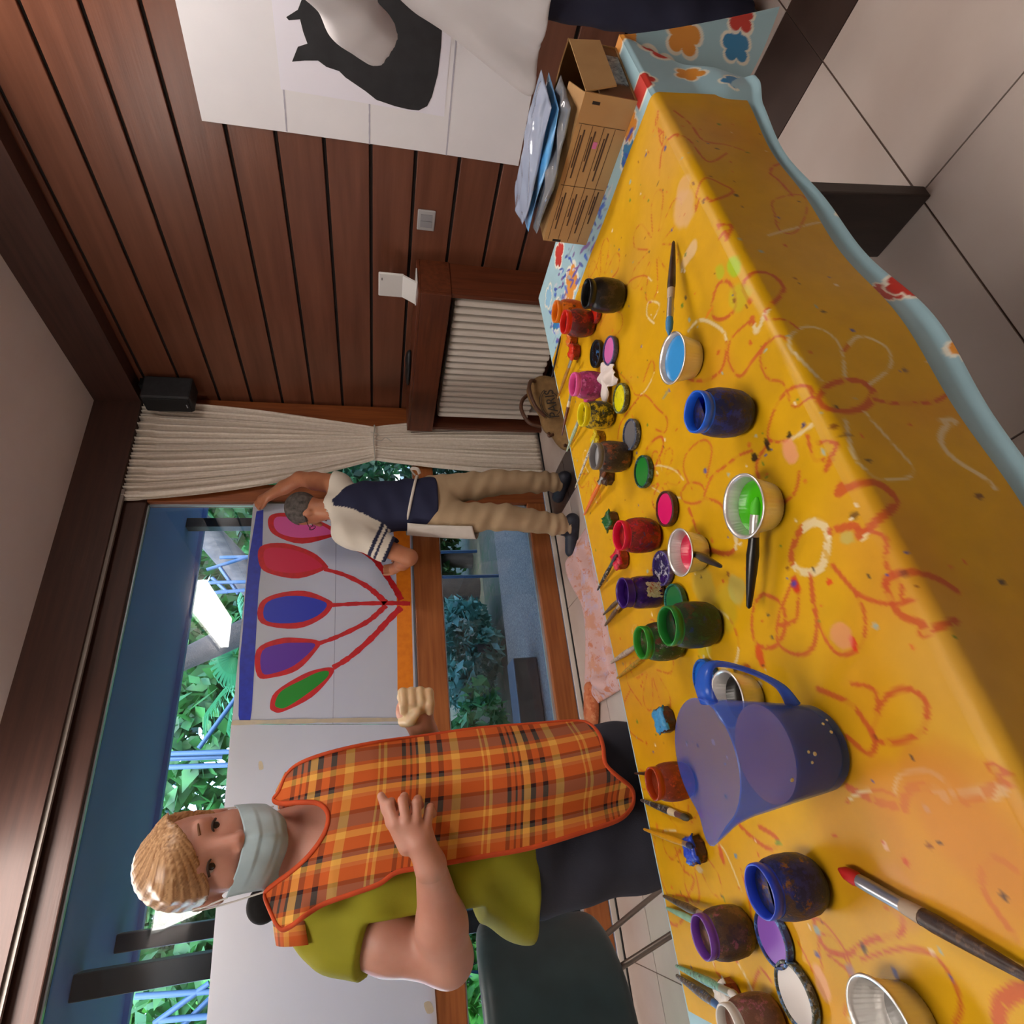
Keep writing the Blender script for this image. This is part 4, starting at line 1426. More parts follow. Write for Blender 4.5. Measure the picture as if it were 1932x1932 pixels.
lid(1130, 668, 'black paint lid beside the pink one', '#0c0c0e', ['#101012', '#1d1d20', '#0a0a0a'], streak=['#0c0c0e', '#15151a', '#0a0a0c', '#3a6a9a'])
lid(1156, 662, 'pink paint lid with a violet rim', '#d76fb4', ['#4a4a7a', '#6a5a8a', '#2a3a6a'])
lid(1176, 752, 'yellow paint lid with a dark rim', '#d8d00e', ['#5a5a30', '#8aa08a', '#3a3a2a'], streak=['#d8d00e', '#e0dc20', '#c2b80c'])
lid(1196, 820, 'grey paint lid with a bluish rim', '#6a6a70', ['#3a4a6a', '#8a93a5', '#2a3040'])
lid(1219, 890, 'green paint lid in the middle of the table', '#1c7a2a', ['#123a2a', '#5a8a9a', '#0e2a1a'])
lid(1263, 960, 'magenta paint lid with wet paint', '#e01a6c', ['#4a2a1a', '#7a3a20', '#2a2a2a'], rough=0.1)
lid(1256, 1072, 'violet streaked lid under the pink foil cup', '#3a1a6a', ['#4a3a8a', '#8a8aa5', '#2a1a4a'], streak=['#2a1550', '#3a1a6a', '#c9c4cf', '#2a1550'])
lid(1280, 1136, 'green rimmed lid behind the dark green jar', '#1f6a3a', ['#1a5a4a', '#3a8a8a', '#1a4a2a'])
lid(1338, 1282, 'bright blue lid seen past the jug handle', '#0f5fc4', ['#1a5ab0', '#3a8ad8', '#1a3a7a'])
lid(1466, 1768, 'lilac paint lid with a blue rim', '#8a5ab8', ['#2a3f7a', '#5a8ac8', '#3a3020'], r=0.029)
lid(1510, 1876, 'white paint lid with a blue rim', '#d2ccc8', ['#3a3a2a', '#4a7ab0', '#8a8a80'], r=0.031)
lid(1128, 592, 'small red lid half under the black jar', '#c42a1a', ['#8a1a10', '#b52a18', '#5a1a10'], r=0.02)

# ---- foil cups
m_foil, nt_, b_ = new_mat('foil')
b_.inputs['Base Color'].default_value = lin('#e6e4e0')
sety(b_, 0.36, metal=0.85)
MATS['foil'] = m_foil


def foil_cup(px, py, label, paint, fill=0.012, r=0.036, h=0.034, tilt=None, gloss=0.15):
    p = on(px, py, ZT + h)
    p[2] = ZT
    t = thing('foil_cup', label, 'foil cup', tuple(p), 'foil cups of paint')
    crimp = lambda a, i: 1.0 + (0.012 * math.sin(44 * a) if i in (1, 2, 3, 9, 10) else 0.004 * math.sin(44 * a) if i == 4 else 0)
    prof = [(r * 0.70, 0.0), (r * 0.74, 0.001), (r * 0.82, h * 0.4), (r * 0.90, h * 0.75), (r * 0.95, h * 0.95), (r * 1.0, h), (r * 1.03, h - 0.001), (r * 1.02, h + 0.0012), (r * 0.95, h + 0.0008), (r * 0.90, h * 0.9), (r * 0.80, h * 0.42), (r * 0.72, 0.0022), (0.0, 0.002)]
    V, F = lathe_vf(prof, 132, p, crimp)
    obj('cup', V, F, m_foil, t, smooth=True)
    rf = r * (0.72 + 0.18 * fill / h / 0.9) * 0.985
    lathe('paint', [(rf, fill), (rf * 0.9, fill - 0.0006), (rf * 0.4, fill - 0.001)], mat('cup_' + paint, paint, rough=gloss), t, n=40, c=p)
    return p


c_blue = foil_cup(1268, 676, 'foil cup of light blue paint near the table edge', '#3a93d8', 0.028)
c_green = foil_cup(1402, 955, 'foil cup of bright green paint with a black brush in it', '#3fb00c', 0.019, r=0.037)
c_pink = foil_cup(1283, 1042, 'foil cup of crimson paint with a short black brush in it', '#d40d44', 0.016, r=0.033, h=0.032)
c_black = foil_cup(1372, 1318, 'foil cup of black paint behind the jug handle', '#0c0c0c', 0.018, r=0.033)
foil_cup(1662, 1938, 'empty foil cup at the near left edge of the table', '#8e8a86', 0.004, r=0.035)


# ---- little blocks the brushes rest on
def rest(px, py, label, top, side, s=0.019, ang=0.3, h=0.022, crater=True):
    p = on(px, py)
    t = thing('brush_rest', label, 'brush rest', tuple(p), 'paint-crusted brush rests')
    rr = np.random.default_rng(int(px + py))
    base, mid, tp = [], [], []
    n = 8
    for k in range(n):
        a = ang + 2 * math.pi * (k + 0.5) / n
        q = s / max(abs(math.cos(a - ang)), abs(math.sin(a - ang)))
        q = min(q, s * 1.25)
        j = rr.uniform(0.92, 1.08)
        base.append(p + np.array([q * math.cos(a), q * math.sin(a), 0]))
        mid.append(p + np.array([q * j * math.cos(a), q * j * math.sin(a), h * 0.72]))
        tp.append(p + np.array([q * j * 0.97 * math.cos(a), q * j * 0.97 * math.sin(a), h * rr.uniform(0.72, 0.82)]))
    V = base + mid
    F = [tuple(range(n))[::-1]] + [(k, (k + 1) % n, n + (k + 1) % n, n + k) for k in range(n)] + [tuple(range(n, 2 * n))]
    obj('block', V, F, mottled('rest_side_%d' % (px + py), side, scale=90, seed=px * .3, bump=0.5), t)
    # crust of paint on top, dished where the brush lies
    g_ = []
    m_ = 9
    for i in range(m_):
        for j in range(m_):
            u, v = (i / (m_ - 1) * 2 - 1), (j / (m_ - 1) * 2 - 1)
            x_, y_ = s * 1.0 * u, s * 1.0 * v
            e = max(abs(u), abs(v))
            z_ = h * 0.72 + 0.0045 * (1 - e ** 6) - (0.003 * math.exp(-(v / 0.35) ** 2) if crater else 0) + 0.0012 * rr.normal() * (e < 0.95)
            if e > 0.95:
                z_ = h * 0.66
                x_ *= 1.0 + 0.06 * rr.normal()
                y_ *= 1.0 + 0.06 * rr.normal()
            g_.append(p + np.array([x_ * math.cos(ang) - y_ * math.sin(ang), x_ * math.sin(ang) + y_ * math.cos(ang), z_]))
    o = obj('paint_crust', g_, grid_faces(m_, m_), mat('crust_' + top, top, rough=0.3, bump=0.4, scale=60, bscale=120), t, smooth=True)
    solid_mod(o, 0.003, -1)
    return p


DARKS = ['#2a1a14', '#5a2a18', '#3a2420', '#6a3a20', '#241a1a']
rest(1090, 664, 'red brush rest holding a thin ochre brush', '#d0301a', ['#8a2014', '#a52a18', '#6a1a12'], 0.0165, 0.5)
rest(1085, 642, 'orange brush rest behind the red jar', '#d06a14', ['#a0480f', '#c45a10', '#7a3a10'], 0.013, 0.3)
rest(1136, 828, 'yellow brush rest between the yellow and grey jars', '#d8c010', ['#8a5a14', '#b08a10', '#5a3a14'], 0.0155, 0.2)
rest(1152, 898, 'dark brown brush rest beside the grey jar', '#4a342a', DARKS, 0.0175, 0.9)
rest(1160, 982, 'green brush rest behind the crimson jar', '#1f5a2a', ['#4a2a1a', '#3a2a20', '#6a3a1a'], 0.0165, 0.1)
rest(1178, 1054, 'crimson brush rest in front of the crimson jar', '#c81d3c', ['#8a2a20', '#a5301a', '#6a2a18'], 0.0175, 0.15)
rest(1120, 750, 'small pink brush rest between the pink and yellow jars', '#c23a80', ['#8a2a5a', '#a53a6a'], 0.011, 0.2)
rest(1262, 1357, 'light blue brush rest behind the jug', '#3f93c8', ['#3a2226', '#5a2a2a', '#2a2a3a'], 0.0185, 0.1)
rest(1320, 1602, 'blue brush rest left of the jug spout', '#1f45c0', ['#3a221c', '#7a3a1c', '#4a2a24'], 0.017, 0.15)
rest(1385, 1876, 'white and red brush rest behind the white rimmed jar', '#cfc8c0', ['#7a2a1a', '#8a3a24', '#5a2018'], 0.0165, 0.5)


# ---- brushes
def brush(tip, end, label, r=0.004, tipz=0.012, endz=0.003, bris='#3a3a3a', ferr='#b5b3b0', handle=('#2a2a2a',), lb=0.02, lf=0.028, worn=None, zt=None, tip3=None, end3=None):
    a = np.array(tip3) if tip3 is not None else on(*tip, z=ZT + tipz)
    b = np.array(end3) if end3 is not None else on(*end, z=ZT + endz)
    d = b - a
    L_ = np.linalg.norm(d)
    d /= L_
    t = thing('paintbrush', label, 'paintbrush', tuple((min(a[0], b[0]), a[1], ZT)), 'paintbrushes on the table')
    lb_ = min(lb, L_ * 0.25)
    lf_ = min(lf, L_ * 0.25)
    tube('bristles', [a, a + d * lb_ * 0.35, a + d * lb_ * 0.8, a + d * (lb_ + 0.002)], [r * 0.25, r * 0.95, r * 1.1, r * 0.85], mat('bristle_' + bris, bris, rough=0.6), t, n=10)
    p1, p2 = a + d * lb_, a + d * (lb_ + lf_)
    tube('ferrule', [p1, p1 + d * lf_ * 0.2, p1 + d * lf_ * 0.9, p2], [r * 0.95, r * 1.0, r * 0.92, r * 0.95], mat('ferrule_' + ferr, ferr, rough=0.3, metal=0.7 if ferr[1] > '9' else 0.2), t, n=12)
    if len(handle) > 2:
        mh = mottled('handle_' + '_'.join(handle), list(handle), scale=110, bump=0.1, seed=len(label))
    elif len(handle) == 2:
        mh = mat('handle_' + '_'.join(handle), handle[0], handle[1], rough=0.35, scale=60)
    else:
        mh = mat('handle_' + handle[0], handle[0], rough=0.3)
    Lh = L_ - lb_ - lf_
    qs = [0, 0.08, 0.25, 0.5, 0.8, 0.97, 1.0]
    rs_ = [0.95, 1.0, 1.18, 1.0, 0.7, 0.5, 0.2]
    tube('handle', [p2 + d * Lh * q for q in qs], [r * k for k in rs_], mh, t, n=12)
    if worn:
        tube('bare_wood', [p2, p2 + d * Lh * 0.10, p2 + d * Lh * 0.16], [r * 1.0, r * 1.10, r * 1.16], mat('bare_' + worn, worn, rough=0.6), t, n=12)
    return t


tip3 = pix(1262, 632, 2, ZT + 0.043)
brush(None, (1271, 455), 'long brown brush with a blue tip leaning on the light blue foil cup', r=0.0052, bris='#3a7fb0', ferr='#b0adaa', handle=('#2a1a14', '#4a3424'), worn='#b7a28a', tip3=tip3, lb=0.03, lf=0.035)
brush((1058, 634), (1041, 712), 'thin dark navy brush lying at the far table edge', r=0.0024, tipz=0.004, bris='#1a1a2a', ferr='#3a3a4a', handle=('#14142a',))
brush((1082, 668), (1052, 752), 'thin ochre brush resting on the red rest', r=0.0038, tipz=0.022, bris='#c43018', ferr='#a8a49a', handle=('#9a6a1a', '#b5822a'))
brush((1082, 722), (1060, 822), 'brown brush with a bare white band beside the pink jar', r=0.0036, tipz=0.012, bris='#3a1a1a', ferr='#8a8484', handle=('#4a2218', '#6a3420'), worn='#cfc4b0')
brush((1098, 778), (1069, 852), 'pale mint green brush beside the yellow jar', r=0.0038, tipz=0.02, bris='#8a8a5a', ferr='#9aa09a', handle=('#9fb59a', '#b5c4aa', '#8aa08a'))
brush((1125, 818), (1085, 921), 'thin white speckled brush beside the grey jar', r=0.0026, tipz=0.022, bris='#c8b01a', ferr='#c0bca0', handle=('#c9c4b5', '#3a3a3a', '#d0ccc0', '#8a8478'))
brush((1143, 888), (1102, 972), 'orange handled brush resting on the dark brown rest', r=0.0042, tipz=0.022, bris='#6a3a1a', ferr='#b5b0a8', handle=('#d8681a', '#e0761c'))
brush((1164, 1046), (1127, 1114), 'black and teal brush on the crimson rest', r=0.0036, tipz=0.022, bris='#4a2a3a', ferr='#3a5a5a', handle=('#14141a', '#2a2a3a', '#c0bcb5'))
brush((1180, 1120), (1138, 1160), 'short grey brush behind the violet jar', r=0.0036, tipz=0.015, bris='#5a4a4a', ferr='#8a8480', handle=('#6a5a4c', '#4a3c32'))
brush((1180, 1128), (1141, 1181), 'brown brush with a white ferrule behind the violet jar', r=0.0040, tipz=0.015, bris='#4a3a5a', ferr='#c4bca8', handle=('#6a5240', '#8a745c', '#4a3a2c'))
brush((1212, 1212), (1152, 1251), 'white crusted brush behind the bright green jar', r=0.0046, tipz=0.012, bris='#4a7a3a', ferr='#9a9288', handle=('#a89c90', '#c4bcb0', '#8a6a5a', '#b0a898'))
brush((1225, 1232), (1164, 1280), 'ochre and green smeared brush behind the bright green jar', r=0.0040, tipz=0.010, bris='#2a6a1a', ferr='#b09a2a', handle=('#b5862a', '#8a6a2a', '#6a7a2a'))
brush((1268, 1462), (1197, 1459), 'thin black brush pointing at the woman behind the jug', r=0.0030, tipz=0.012, bris='#3a1a10', ferr='#b5b0a8', handle=('#14100e',))
brush((1300, 1545), (1209, 1509), 'black brush with a cream band and grey bristles near the jug spout', r=0.0048, tipz=0.006, bris='#4a4636', ferr='#6a4a4a', handle=('#1a1a1c', '#8a8a88', '#2a2a2c'), worn='#c9b894', lb=0.018, lf=0.02)
brush((1306, 1597), (1214, 1564), 'yellow handled thin brush on the blue rest', r=0.0040, tipz=0.022, bris='#14184a', ferr='#b5a090', handle=('#d09a14', '#c88a10'), lb=0.014, lf=0.014)
brush((1345, 1735), (1251, 1690), 'brown and black brush standing behind the purple jar', r=0.0046, tipz=0.030, bris='#5a3a7a', ferr='#b5b5b8', handle=('#5a4a36', '#14120f', '#6a5840'))
brush((1345, 1752), (1257, 1713), 'mint green brush beside the brown one behind the purple jar', r=0.0042, tipz=0.025, bris='#5a3a7a', ferr='#9aa8a0', handle=('#7fa88c', '#8fb89a'))
brush((1392, 1880), (1275, 1822), 'mint green brush on the white and red rest', r=0.0046, tipz=0.025, bris='#c0bab0', ferr='#8a8878', handle=('#6a9a84', '#8ab09a', '#4a4a40'))
brush((1378, 1914), (1276, 1840), 'brown and blue smeared brush beside the mint green one', r=0.0052, tipz=0.022, bris='#6a4a2a', ferr='#4a6a9a', handle=('#4a3a2c', '#6a5a44', '#3a5a8a', '#c4c0b8'))
brush((1583, 1640), (1990, 1872), 'big wooden brush with a red tip at the near left corner', r=0.0062, tipz=0.008, endz=0.006, bris='#c01a12', ferr='#a9a9ae', handle=('#3a2a24', '#5a4436', '#2a1c18'), worn='#a8927a', lb=0.024, lf=0.05)
pg = np.array([c_green[0], c_green[1], ZT])
brush(None, (1413, 1148), 'black brush with a white ferrule lying in the green foil cup', r=0.0062, bris='#4ab81a', ferr='#c9c5c0', handle=('#0f0f10',), tip3=pix(1428, 938, 2, ZT + 0.020), end3=pix(1413, 1148, 2, ZT + 0.020), lb=0.02, lf=0.026)
brush(None, (1360, 1068), 'short black brush standing in the crimson foil cup', r=0.0048, bris='#c81a4a', ferr='#cfc8bc', handle=('#0f0f10', '#1c1c1e'), tip3=c_pink + np.array([0.0, 0.0, 0.014]), end3=pix(1361, 1069, 2, ZT + 0.055), lb=0.016, lf=0.016)

# ---- crumpled tissue
tis = []
rt = np.random.default_rng(8)
pc_ = on(1152, 716)
n_ = 26
ph_ = rt.uniform(0, 6, 6)
for i in range(n_):
    for j in range(n_):
        u, v = i / (n_ - 1) * 2 - 1, j / (n_ - 1) * 2 - 1
        r_ = math.hypot(u, v)
        a = math.atan2(v, u)
        R_ = 0.030 * (1 + 0.25 * math.sin(3 * a + 1) + 0.15 * math.sin(5 * a + ph_[0]))
        z_ = 0.022 * max(0, 1 - r_ * 0.8) * (0.6 + 0.5 * math.sin(4 * u + 2 * v + ph_[1]) * math.sin(5 * v - u)) + 0.006 * abs(math.sin(6 * u + ph_[2] + 3 * v)) + 0.0022
        tis.append(pc_ + np.array([R_ * u, R_ * v, max(z_, 0.0012)]))
o = obj('tissue', tis, grid_faces(n_, n_), mat('tissue_white', '#e2d6d2', rough=0.8), smooth=True)
solid_mod(o, 0.0008)
tag(o, 'crumpled white tissue beside the pink jar', 'tissue')

# ---- the blue jug of murky water
jb = np.array([0.030, 0.556, ZT])
JH = 0.133
t = thing('water_jug', 'large translucent blue plastic jug of murky water', 'jug', tuple(jb))


def frosted(name, col, see, rough=0.25, tint=None):
    """translucent plastic: part of the light goes straight through, tinted"""
    m, nt, b = new_mat(name)
    b.inputs['Base Color'].default_value = lin(col)
    sety(b, rough)
    tr = nt.nodes.new('ShaderNodeBsdfTransparent')
    tr.inputs['Color'].default_value = tint or tuple(0.62 + 0.38 * q for q in lin(col)[:3]) + (1,)
    tl = nt.nodes.new('ShaderNodeBsdfTranslucent')
    tl.inputs['Color'].default_value = lin(col)
    m1 = nt.nodes.new('ShaderNodeMixShader')
    m1.inputs[0].default_value = 0.35
    m2 = nt.nodes.new('ShaderNodeMixShader')
    m2.inputs[0].default_value = see
    out = next(n for n in nt.nodes if n.type == 'OUTPUT_MATERIAL')
    nt.links.new(b.outputs[0], m1.inputs[1])
    nt.links.new(tl.outputs[0], m1.inputs[2])
    nt.links.new(m1.outputs[0], m2.inputs[1])
    nt.links.new(tr.outputs[0], m2.inputs[2])
    nt.links.new(m2.outputs[0], out.inputs['Surface'])
    MATS[name] = m
    return m




def film(name, col, see, rough=0.08):
    """thin clear film: mostly transparent, a little milky, with sharp highlights"""
    m = bpy.data.materials.new(name)
    m.use_nodes = True
    N, L = m.node_tree.nodes, m.node_tree.links
    N.clear()
    o = N.new('ShaderNodeOutputMaterial')
    t = N.new('ShaderNodeBsdfTransparent')
    d = N.new('ShaderNodeBsdfDiffuse')
    d.inputs['Color'].default_value = lin(col)
    g = N.new('ShaderNodeBsdfGlossy')
    g.inputs['Roughness'].default_value = rough
    f = N.new('ShaderNodeFresnel')
    f.inputs['IOR'].default_value = 1.6
    a = N.new('ShaderNodeMixShader')
    a.inputs[0].default_value = see
    b = N.new('ShaderNodeMixShader')
    L.new(d.outputs[0], a.inputs[1])
    L.new(t.outputs[0], a.inputs[2])
    L.new(f.outputs[0], b.inputs[0])
    L.new(a.outputs[0], b.inputs[1])
    L.new(g.outputs[0], b.inputs[2])
    L.new(b.outputs[0], o.inputs['Surface'])
    MATS[name] = m
    return m


m_jug = frosted('blue_plastic', '#4f7ee6', 0.60, tint=(0.84, 0.90, 1.0, 1))
m_wat = mat('murky_water', '#b07a62', '#a06c56', rough=0.2, scale=20)
sp_a = math.radians(166)        # the spout points left, away from the handle


def jug_ring(r, z, k):
    out = []
    for j in range(72):
        a = 2 * math.pi * j / 72
        da = (a - sp_a + math.pi) % (2 * math.pi) - math.pi
        sp_ = k * math.exp(-(da / 0.28) ** 2)
        out.append(jb + np.array([(r + 0.018 * sp_) * math.cos(a), (r + 0.018 * sp_) * math.sin(a), z + 0.006 * sp_]))
    return out


rings_j = []
for r, z, k in [(0.032, 0.0, 0), (0.0385, 0.001, 0), (0.0412, 0.006, 0), (0.0425, 0.015, 0), (0.0475, 0.055, 0), (0.0530, 0.098, 0.05), (0.0548, 0.114, 0.35), (0.0565, 0.126, 0.8), (0.0575, JH, 1.0), (0.0563, JH + 0.0008, 1.0), (0.0550, 0.126, 0.8), (0.0533, 0.114, 0.35), (0.0515, 0.098, 0.05), (0.046, 0.055, 0), (0.041, 0.015, 0), (0.034, 0.004, 0)]:
    rings_j.append(jug_ring(r, z, k))
V = [q for rg in rings_j for q in rg]
nr = len(rings_j)
F = []
for i in range(nr - 1):
    for j in range(72):
        j2 = (j + 1) % 72
        F.append((i * 72 + j, i * 72 + j2, (i + 1) * 72 + j2, (i + 1) * 72 + j))
F.append(tuple(range(72))[::-1])
F.append(tuple((nr - 1) * 72 + j for j in range(72)))
obj('jug_body', V, F, m_jug, t, smooth=True, smooth_angle=60)
lathe('water', [(0.0, 0.0045), (0.033, 0.0045), (0.0402, 0.015), (0.0452, 0.055), (0.0468, 0.067), (0.0466, 0.0675), (0.0, 0.0675)], m_wat, t, n=48, c=jb)
ha = sp_a + math.pi
hd = np.array([math.cos(ha), math.sin(ha), 0])
hp = spline([jb + hd * 0.052 + np.array([0, 0, 0.120]), jb + hd * 0.068 + np.array([0, 0, 0.124]), jb + hd * 0.086 + np.array([0, 0, 0.116]), jb + hd * 0.088 + np.array([0, 0, 0.098]), jb + hd * 0.078 + np.array([0, 0, 0.065]), jb + hd * 0.062 + np.array([0, 0, 0.036]), jb + hd * 0.044 + np.array([0, 0, 0.024])], 8)
V, F = tube_vf(hp, [0.0105 + 0.004 * math.cos(i / len(hp) * 5) for i in range(len(hp))], 14, 0.42)
m_jugh = frosted('blue_plastic_handle', '#3f78e6', 0.3)
obj('handle', V, F, m_jugh, t, smooth=True)
m_dry = mat('dried_yellow', '#d0b878', rough=0.6)
for a_, z_, s_ in ((-1.75, 0.045, .0022), (-1.70, 0.052, .0016), (-1.35, 0.016, .0018), (-1.9, 0.05, .0016), (-2.15, 0.075, .0022), (-1.15, 0.02, .0016), (-1.05, 0.012, .0014)):
    rr = np.interp(z_, [0.006, 0.015, 0.06, 0.11], [0.0412, 0.0425, 0.0480, 0.0545])
    pc = jb + np.array([rr * math.cos(a_), rr * math.sin(a_), z_])
    V, F = lathe_vf([(0, -0.0003), (s_, -0.0003), (s_ * .8, 0.0004), (0, 0.0006)], 10)
    Rm = Matrix(((-math.sin(a_), 0, math.cos(a_)), (math.cos(a_), 0, math.sin(a_)), (0, 1, 0)))
    V = [pc + np.array(Rm @ Vector(q)) for q in V]
    obj('paint_spot', V, F, m_dry, t)

# ---- cardboard box on the blue cloth
m_card = mat('cardboard', '#b28a58', '#a87f50', rough=0.8, scale=14)
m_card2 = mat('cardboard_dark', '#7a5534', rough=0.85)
m_print = mat('box_print', '#4a3422', rough=0.8)
B0, B1 = np.array([1.086, 0.470, ZB]), np.array([1.276, 0.760, ZB + 0.098])
cb = thing('cardboard_box', 'open brown cardboard archive box at the right end of the table', 'cardboard box', (1.18, 0.615, ZB))
tw = 0.003
box('bottom', tuple(B0), (B1[0], B1[1], ZB + tw), m_card, cb)
box('front_side', (B0[0], B0[1], ZB + tw), (B0[0] + tw, B1[1], B1[2]), m_card, cb)
box('back_side', (B1[0] - tw, B0[1], ZB + tw), (B1[0], B1[1], B1[2]), m_card, cb)
box('end', (B0[0] + tw, B1[1] - tw, ZB + tw), (B1[0] - tw, B1[1], B1[2]), m_card, cb)
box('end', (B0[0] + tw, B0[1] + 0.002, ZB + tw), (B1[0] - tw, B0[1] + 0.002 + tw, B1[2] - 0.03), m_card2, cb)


def flap(name, a, b, dv, m, th=0.0025):
    a, b, dv = map(np.array, (a, b, dv))
    n = np.cross(b - a, dv)
    n = n / np.linalg.norm(n) * th
    V = [a, b, b + dv - (b - a) * 0.06, a + dv + (b - a) * 0.06]
    V = V + [q + n for q in V]
    return obj(name, V, BOXF, m, cb)


flap('end_flap', (B0[0] + 0.004, B0[1], B1[2] - 0.002), (B1[0] - 0.004, B0[1], B1[2] - 0.002), (0, -0.012, -0.055), m_card)
flap('top_flap', (B0[0] + 0.002, B0[1] + 0.002, B1[2]), (B0[0] + 0.002, B1[1] - 0.004, B1[2]), (0.07, 0, 0.012), m_card)
flap('top_flap', (B1[0], B1[1] - 0.004, B1[2]), (B1[0], B0[1] + 0.004, B1[2]), (-0.06, 0, 0.02), m_card)
box('shipping_label', (B0[0] + 0.05, B0[1] - 0.0002, ZB + 0.006), (B0[0] + 0.15, B0[1] + 0.0019, ZB + 0.042), mottled('old_label', ['#8a8a88', '#b5b3b0', '#5a5a5c', '#a5a3a0'], scale=60), cb)
xf = B0[0] - 0.0006
for zz in (0.022, 0.044, 0.066, 0.088):
    box('print_line', (xf, B0[1] + 0.052, ZB + zz), (xf + 0.0006, B1[1] - 0.004, ZB + zz + 0.0008), m_print, cb)
for yy in (0.05, 0.165):
    box('print_line', (xf, B0[1] + yy, ZB + 0.004), (xf + 0.0006, B0[1] + yy + 0.0008, B1[2] - 0.004), m_print, cb)
for q_, (y0_, y1_) in enumerate(((0.06, 0.150), (0.060, 0.135), (0.06, 0.15), (0.18, 0.26), (0.18, 0.25), (0.18, 0.265), (0.17, 0.24))):
    zz = (0.078, 0.057, 0.032, 0.078, 0.055, 0.033, 0.012)[q_]
    box('print_text', (xf, B0[1] + y0_, ZB + zz), (xf + 0.0006, B0[1] + y1_, ZB + zz + 0.0028), m_print, cb)
    box('print_text', (xf, B0[1] + y0_ + 0.01, ZB + zz + 0.0045), (xf + 0.0006, B0[1] + y1_ - 0.02, ZB + zz + 0.0068), m_print, cb)
box('hand_hole', (xf, B0[1] + 0.012, ZB + 0.066), (xf + 0.0006, B0[1] + 0.017, ZB + 0.08), m_groove, cb)
box('hand_hole', (xf, B1[1] - 0.006, ZB + 0.06), (xf + 0.0006, B1[1] - 0.001, ZB + 0.078), m_groove, cb)
box('pink_smear', (xf - 0.0002, B0[1] + 0.078, ZB + 0.048), (xf + 0.0004, B0[1] + 0.09, ZB + 0.056), mat('pink_smear', '#c86a9a', rough=0.6), cb)

# ---- plastic wallets and bags in the box
m_plas = film('clear_plastic', '#d8dde8', 0.72)
m_plas2 = mat('blue_sheet_plastic', '#4f9fe0', '#8fc0ea', rough=0.12, scale=12, coat=0.6)
m_plas3 = film('milky_plastic', '#c4d2f0', 0.45)


def plastic(name, label, x0, x1, y0, y1, z0, z1, m, seed, amp=0.006, nl=2):
    t = thing(name, label, 'plastic bag', ((x0 + x1) / 2, (y0 + y1) / 2, z0))
    r_ = np.random.default_rng(seed)
    ph = r_.uniform(0, 6, 12)
    for l_ in range(nl):
        n1_, n2_ = 60, 40
        P = np.zeros((n1_, n2_, 3))
        for i in range(n1_):
            u = i / (n1_ - 1)
            for j in range(n2_):
                v = j / (n2_ - 1)
                e = (min(u, 1 - u) * 2) ** 0.35 * (min(v, 1 - v) * 2) ** 0.4
                zz = (z0 + z1) / 2 + (1 if l_ == 0 else -1) * (z1 - z0) / 2 * e * (0.75 + 0.25 * math.sin(9 * u + ph[l_]))
                zz += amp * (1 - 2 * abs(math.sin(6 * v + 2.5 * math.sin(4 * u + ph[2]) + ph[3 + l_]))) * e * 0.7 + amp * 0.5 * abs(math.sin(9 * u + 7 * v * math.sin(3 * u + ph[8]) + ph[5])) * e
                xx = x0 + (x1 - x0) * v + 0.008 * math.sin(7 * u + ph[6]) + 0.012 * (abs(2 * u - 1) ** 4) * (0.5 - v)
                yy = y0 + (y1 - y0) * u + 0.01 * math.sin(5 * v + ph[7]) * (u > .9)
                P[i, j] = (xx, yy, max(zz, z0))
        o = obj('film', P.reshape(-1, 3), grid_faces(n1_, n2_), m, t, smooth=True)
        solid_mod(o, 0.0006)
    return t


zb = B1[2]
plastic('clear_bag', 'crumpled clear plastic bag hanging over the front of the cardboard box', 1.075, 1.2, 0.50, 0.745, zb + 0.002, zb + 0.032, m_plas, 2, 0.012)
tb2 = plastic('plastic_wallet', 'blue plastic wallet lying on the cardboard box', 1.10, 1.24, 0.515, 0.755, zb + 0.022, zb + 0.040, m_plas2, 5, 0.006)
plastic('plastic_wallet', 'milky white plastic wallet on top of the blue one', 1.105, 1.25, 0.515, 0.76, zb + 0.034, zb + 0.056, m_plas3, 7, 0.006)

# ================================================================== THINGS ON THE FLOOR
def text_vf(s, size):
    cu_ = bpy.data.curves.new('txt', 'FONT')
    cu_.body = s
    cu_.size = size
    cu_.extrude = 0.0008
    cu_.align_x = 'CENTER'
    ob = bpy.data.objects.new('txt', cu_)
    me = ob.to_mesh()
    V = np.array([v.co[:] for v in me.vertices])
    F = [tuple(p.vertices) for p in me.polygons]
    ob.to_mesh_clear()
    bpy.data.objects.remove(ob)
    bpy.data.curves.remove(cu_)
    return V, F


# ---- canvas bag
m_canvas = mat('tan_canvas', '#8a6a40', '#7a5c36', rough=0.85, scale=30, bump=0.2, bscale=200)
m_leather = mat('brown_leather', '#4a2c1c', '#5c3a26', rough=0.5, scale=40)
m_ink = mat('bag_ink', '#2a211c', rough=0.8)
bg = thing('canvas_bag', 'slouching tan canvas handbag printed PARIS on the floor by the curtain', 'bag', (2.28, 2.75, 0))
s_ = SDF((1.95, 2.58, -0.02), (2.68, 2.92, 0.34), 0.008)
s_.cone((2.05, 2.75, 0.05), (2.41, 2.76, 0.10), 0.075, 0.100, 0.05, flat=((0, 1, 0), 0.8))
s_.cone((2.15, 2.75, 0.12), (2.42, 2.76, 0.17), 0.06, 0.075, 0.05, flat=((0, 1, 0), 0.7))
s_.cone((2.0, 2.74, 0.02), (2.45, 2.75, 0.03), 0.05, 0.06, 0.05)
s_.cut((0, 0, 0.001), (0, 0, -1))
s_.warp(lambda X, Y, Z: 0.008 * np.sin(24 * X + 9 * Z) * np.sin(30 * Z - 6 * X))
v_, f_ = s_.mesh()
obj('body', smooth_vf(v_, f_, 1), f_, m_canvas, bg, smooth=True)
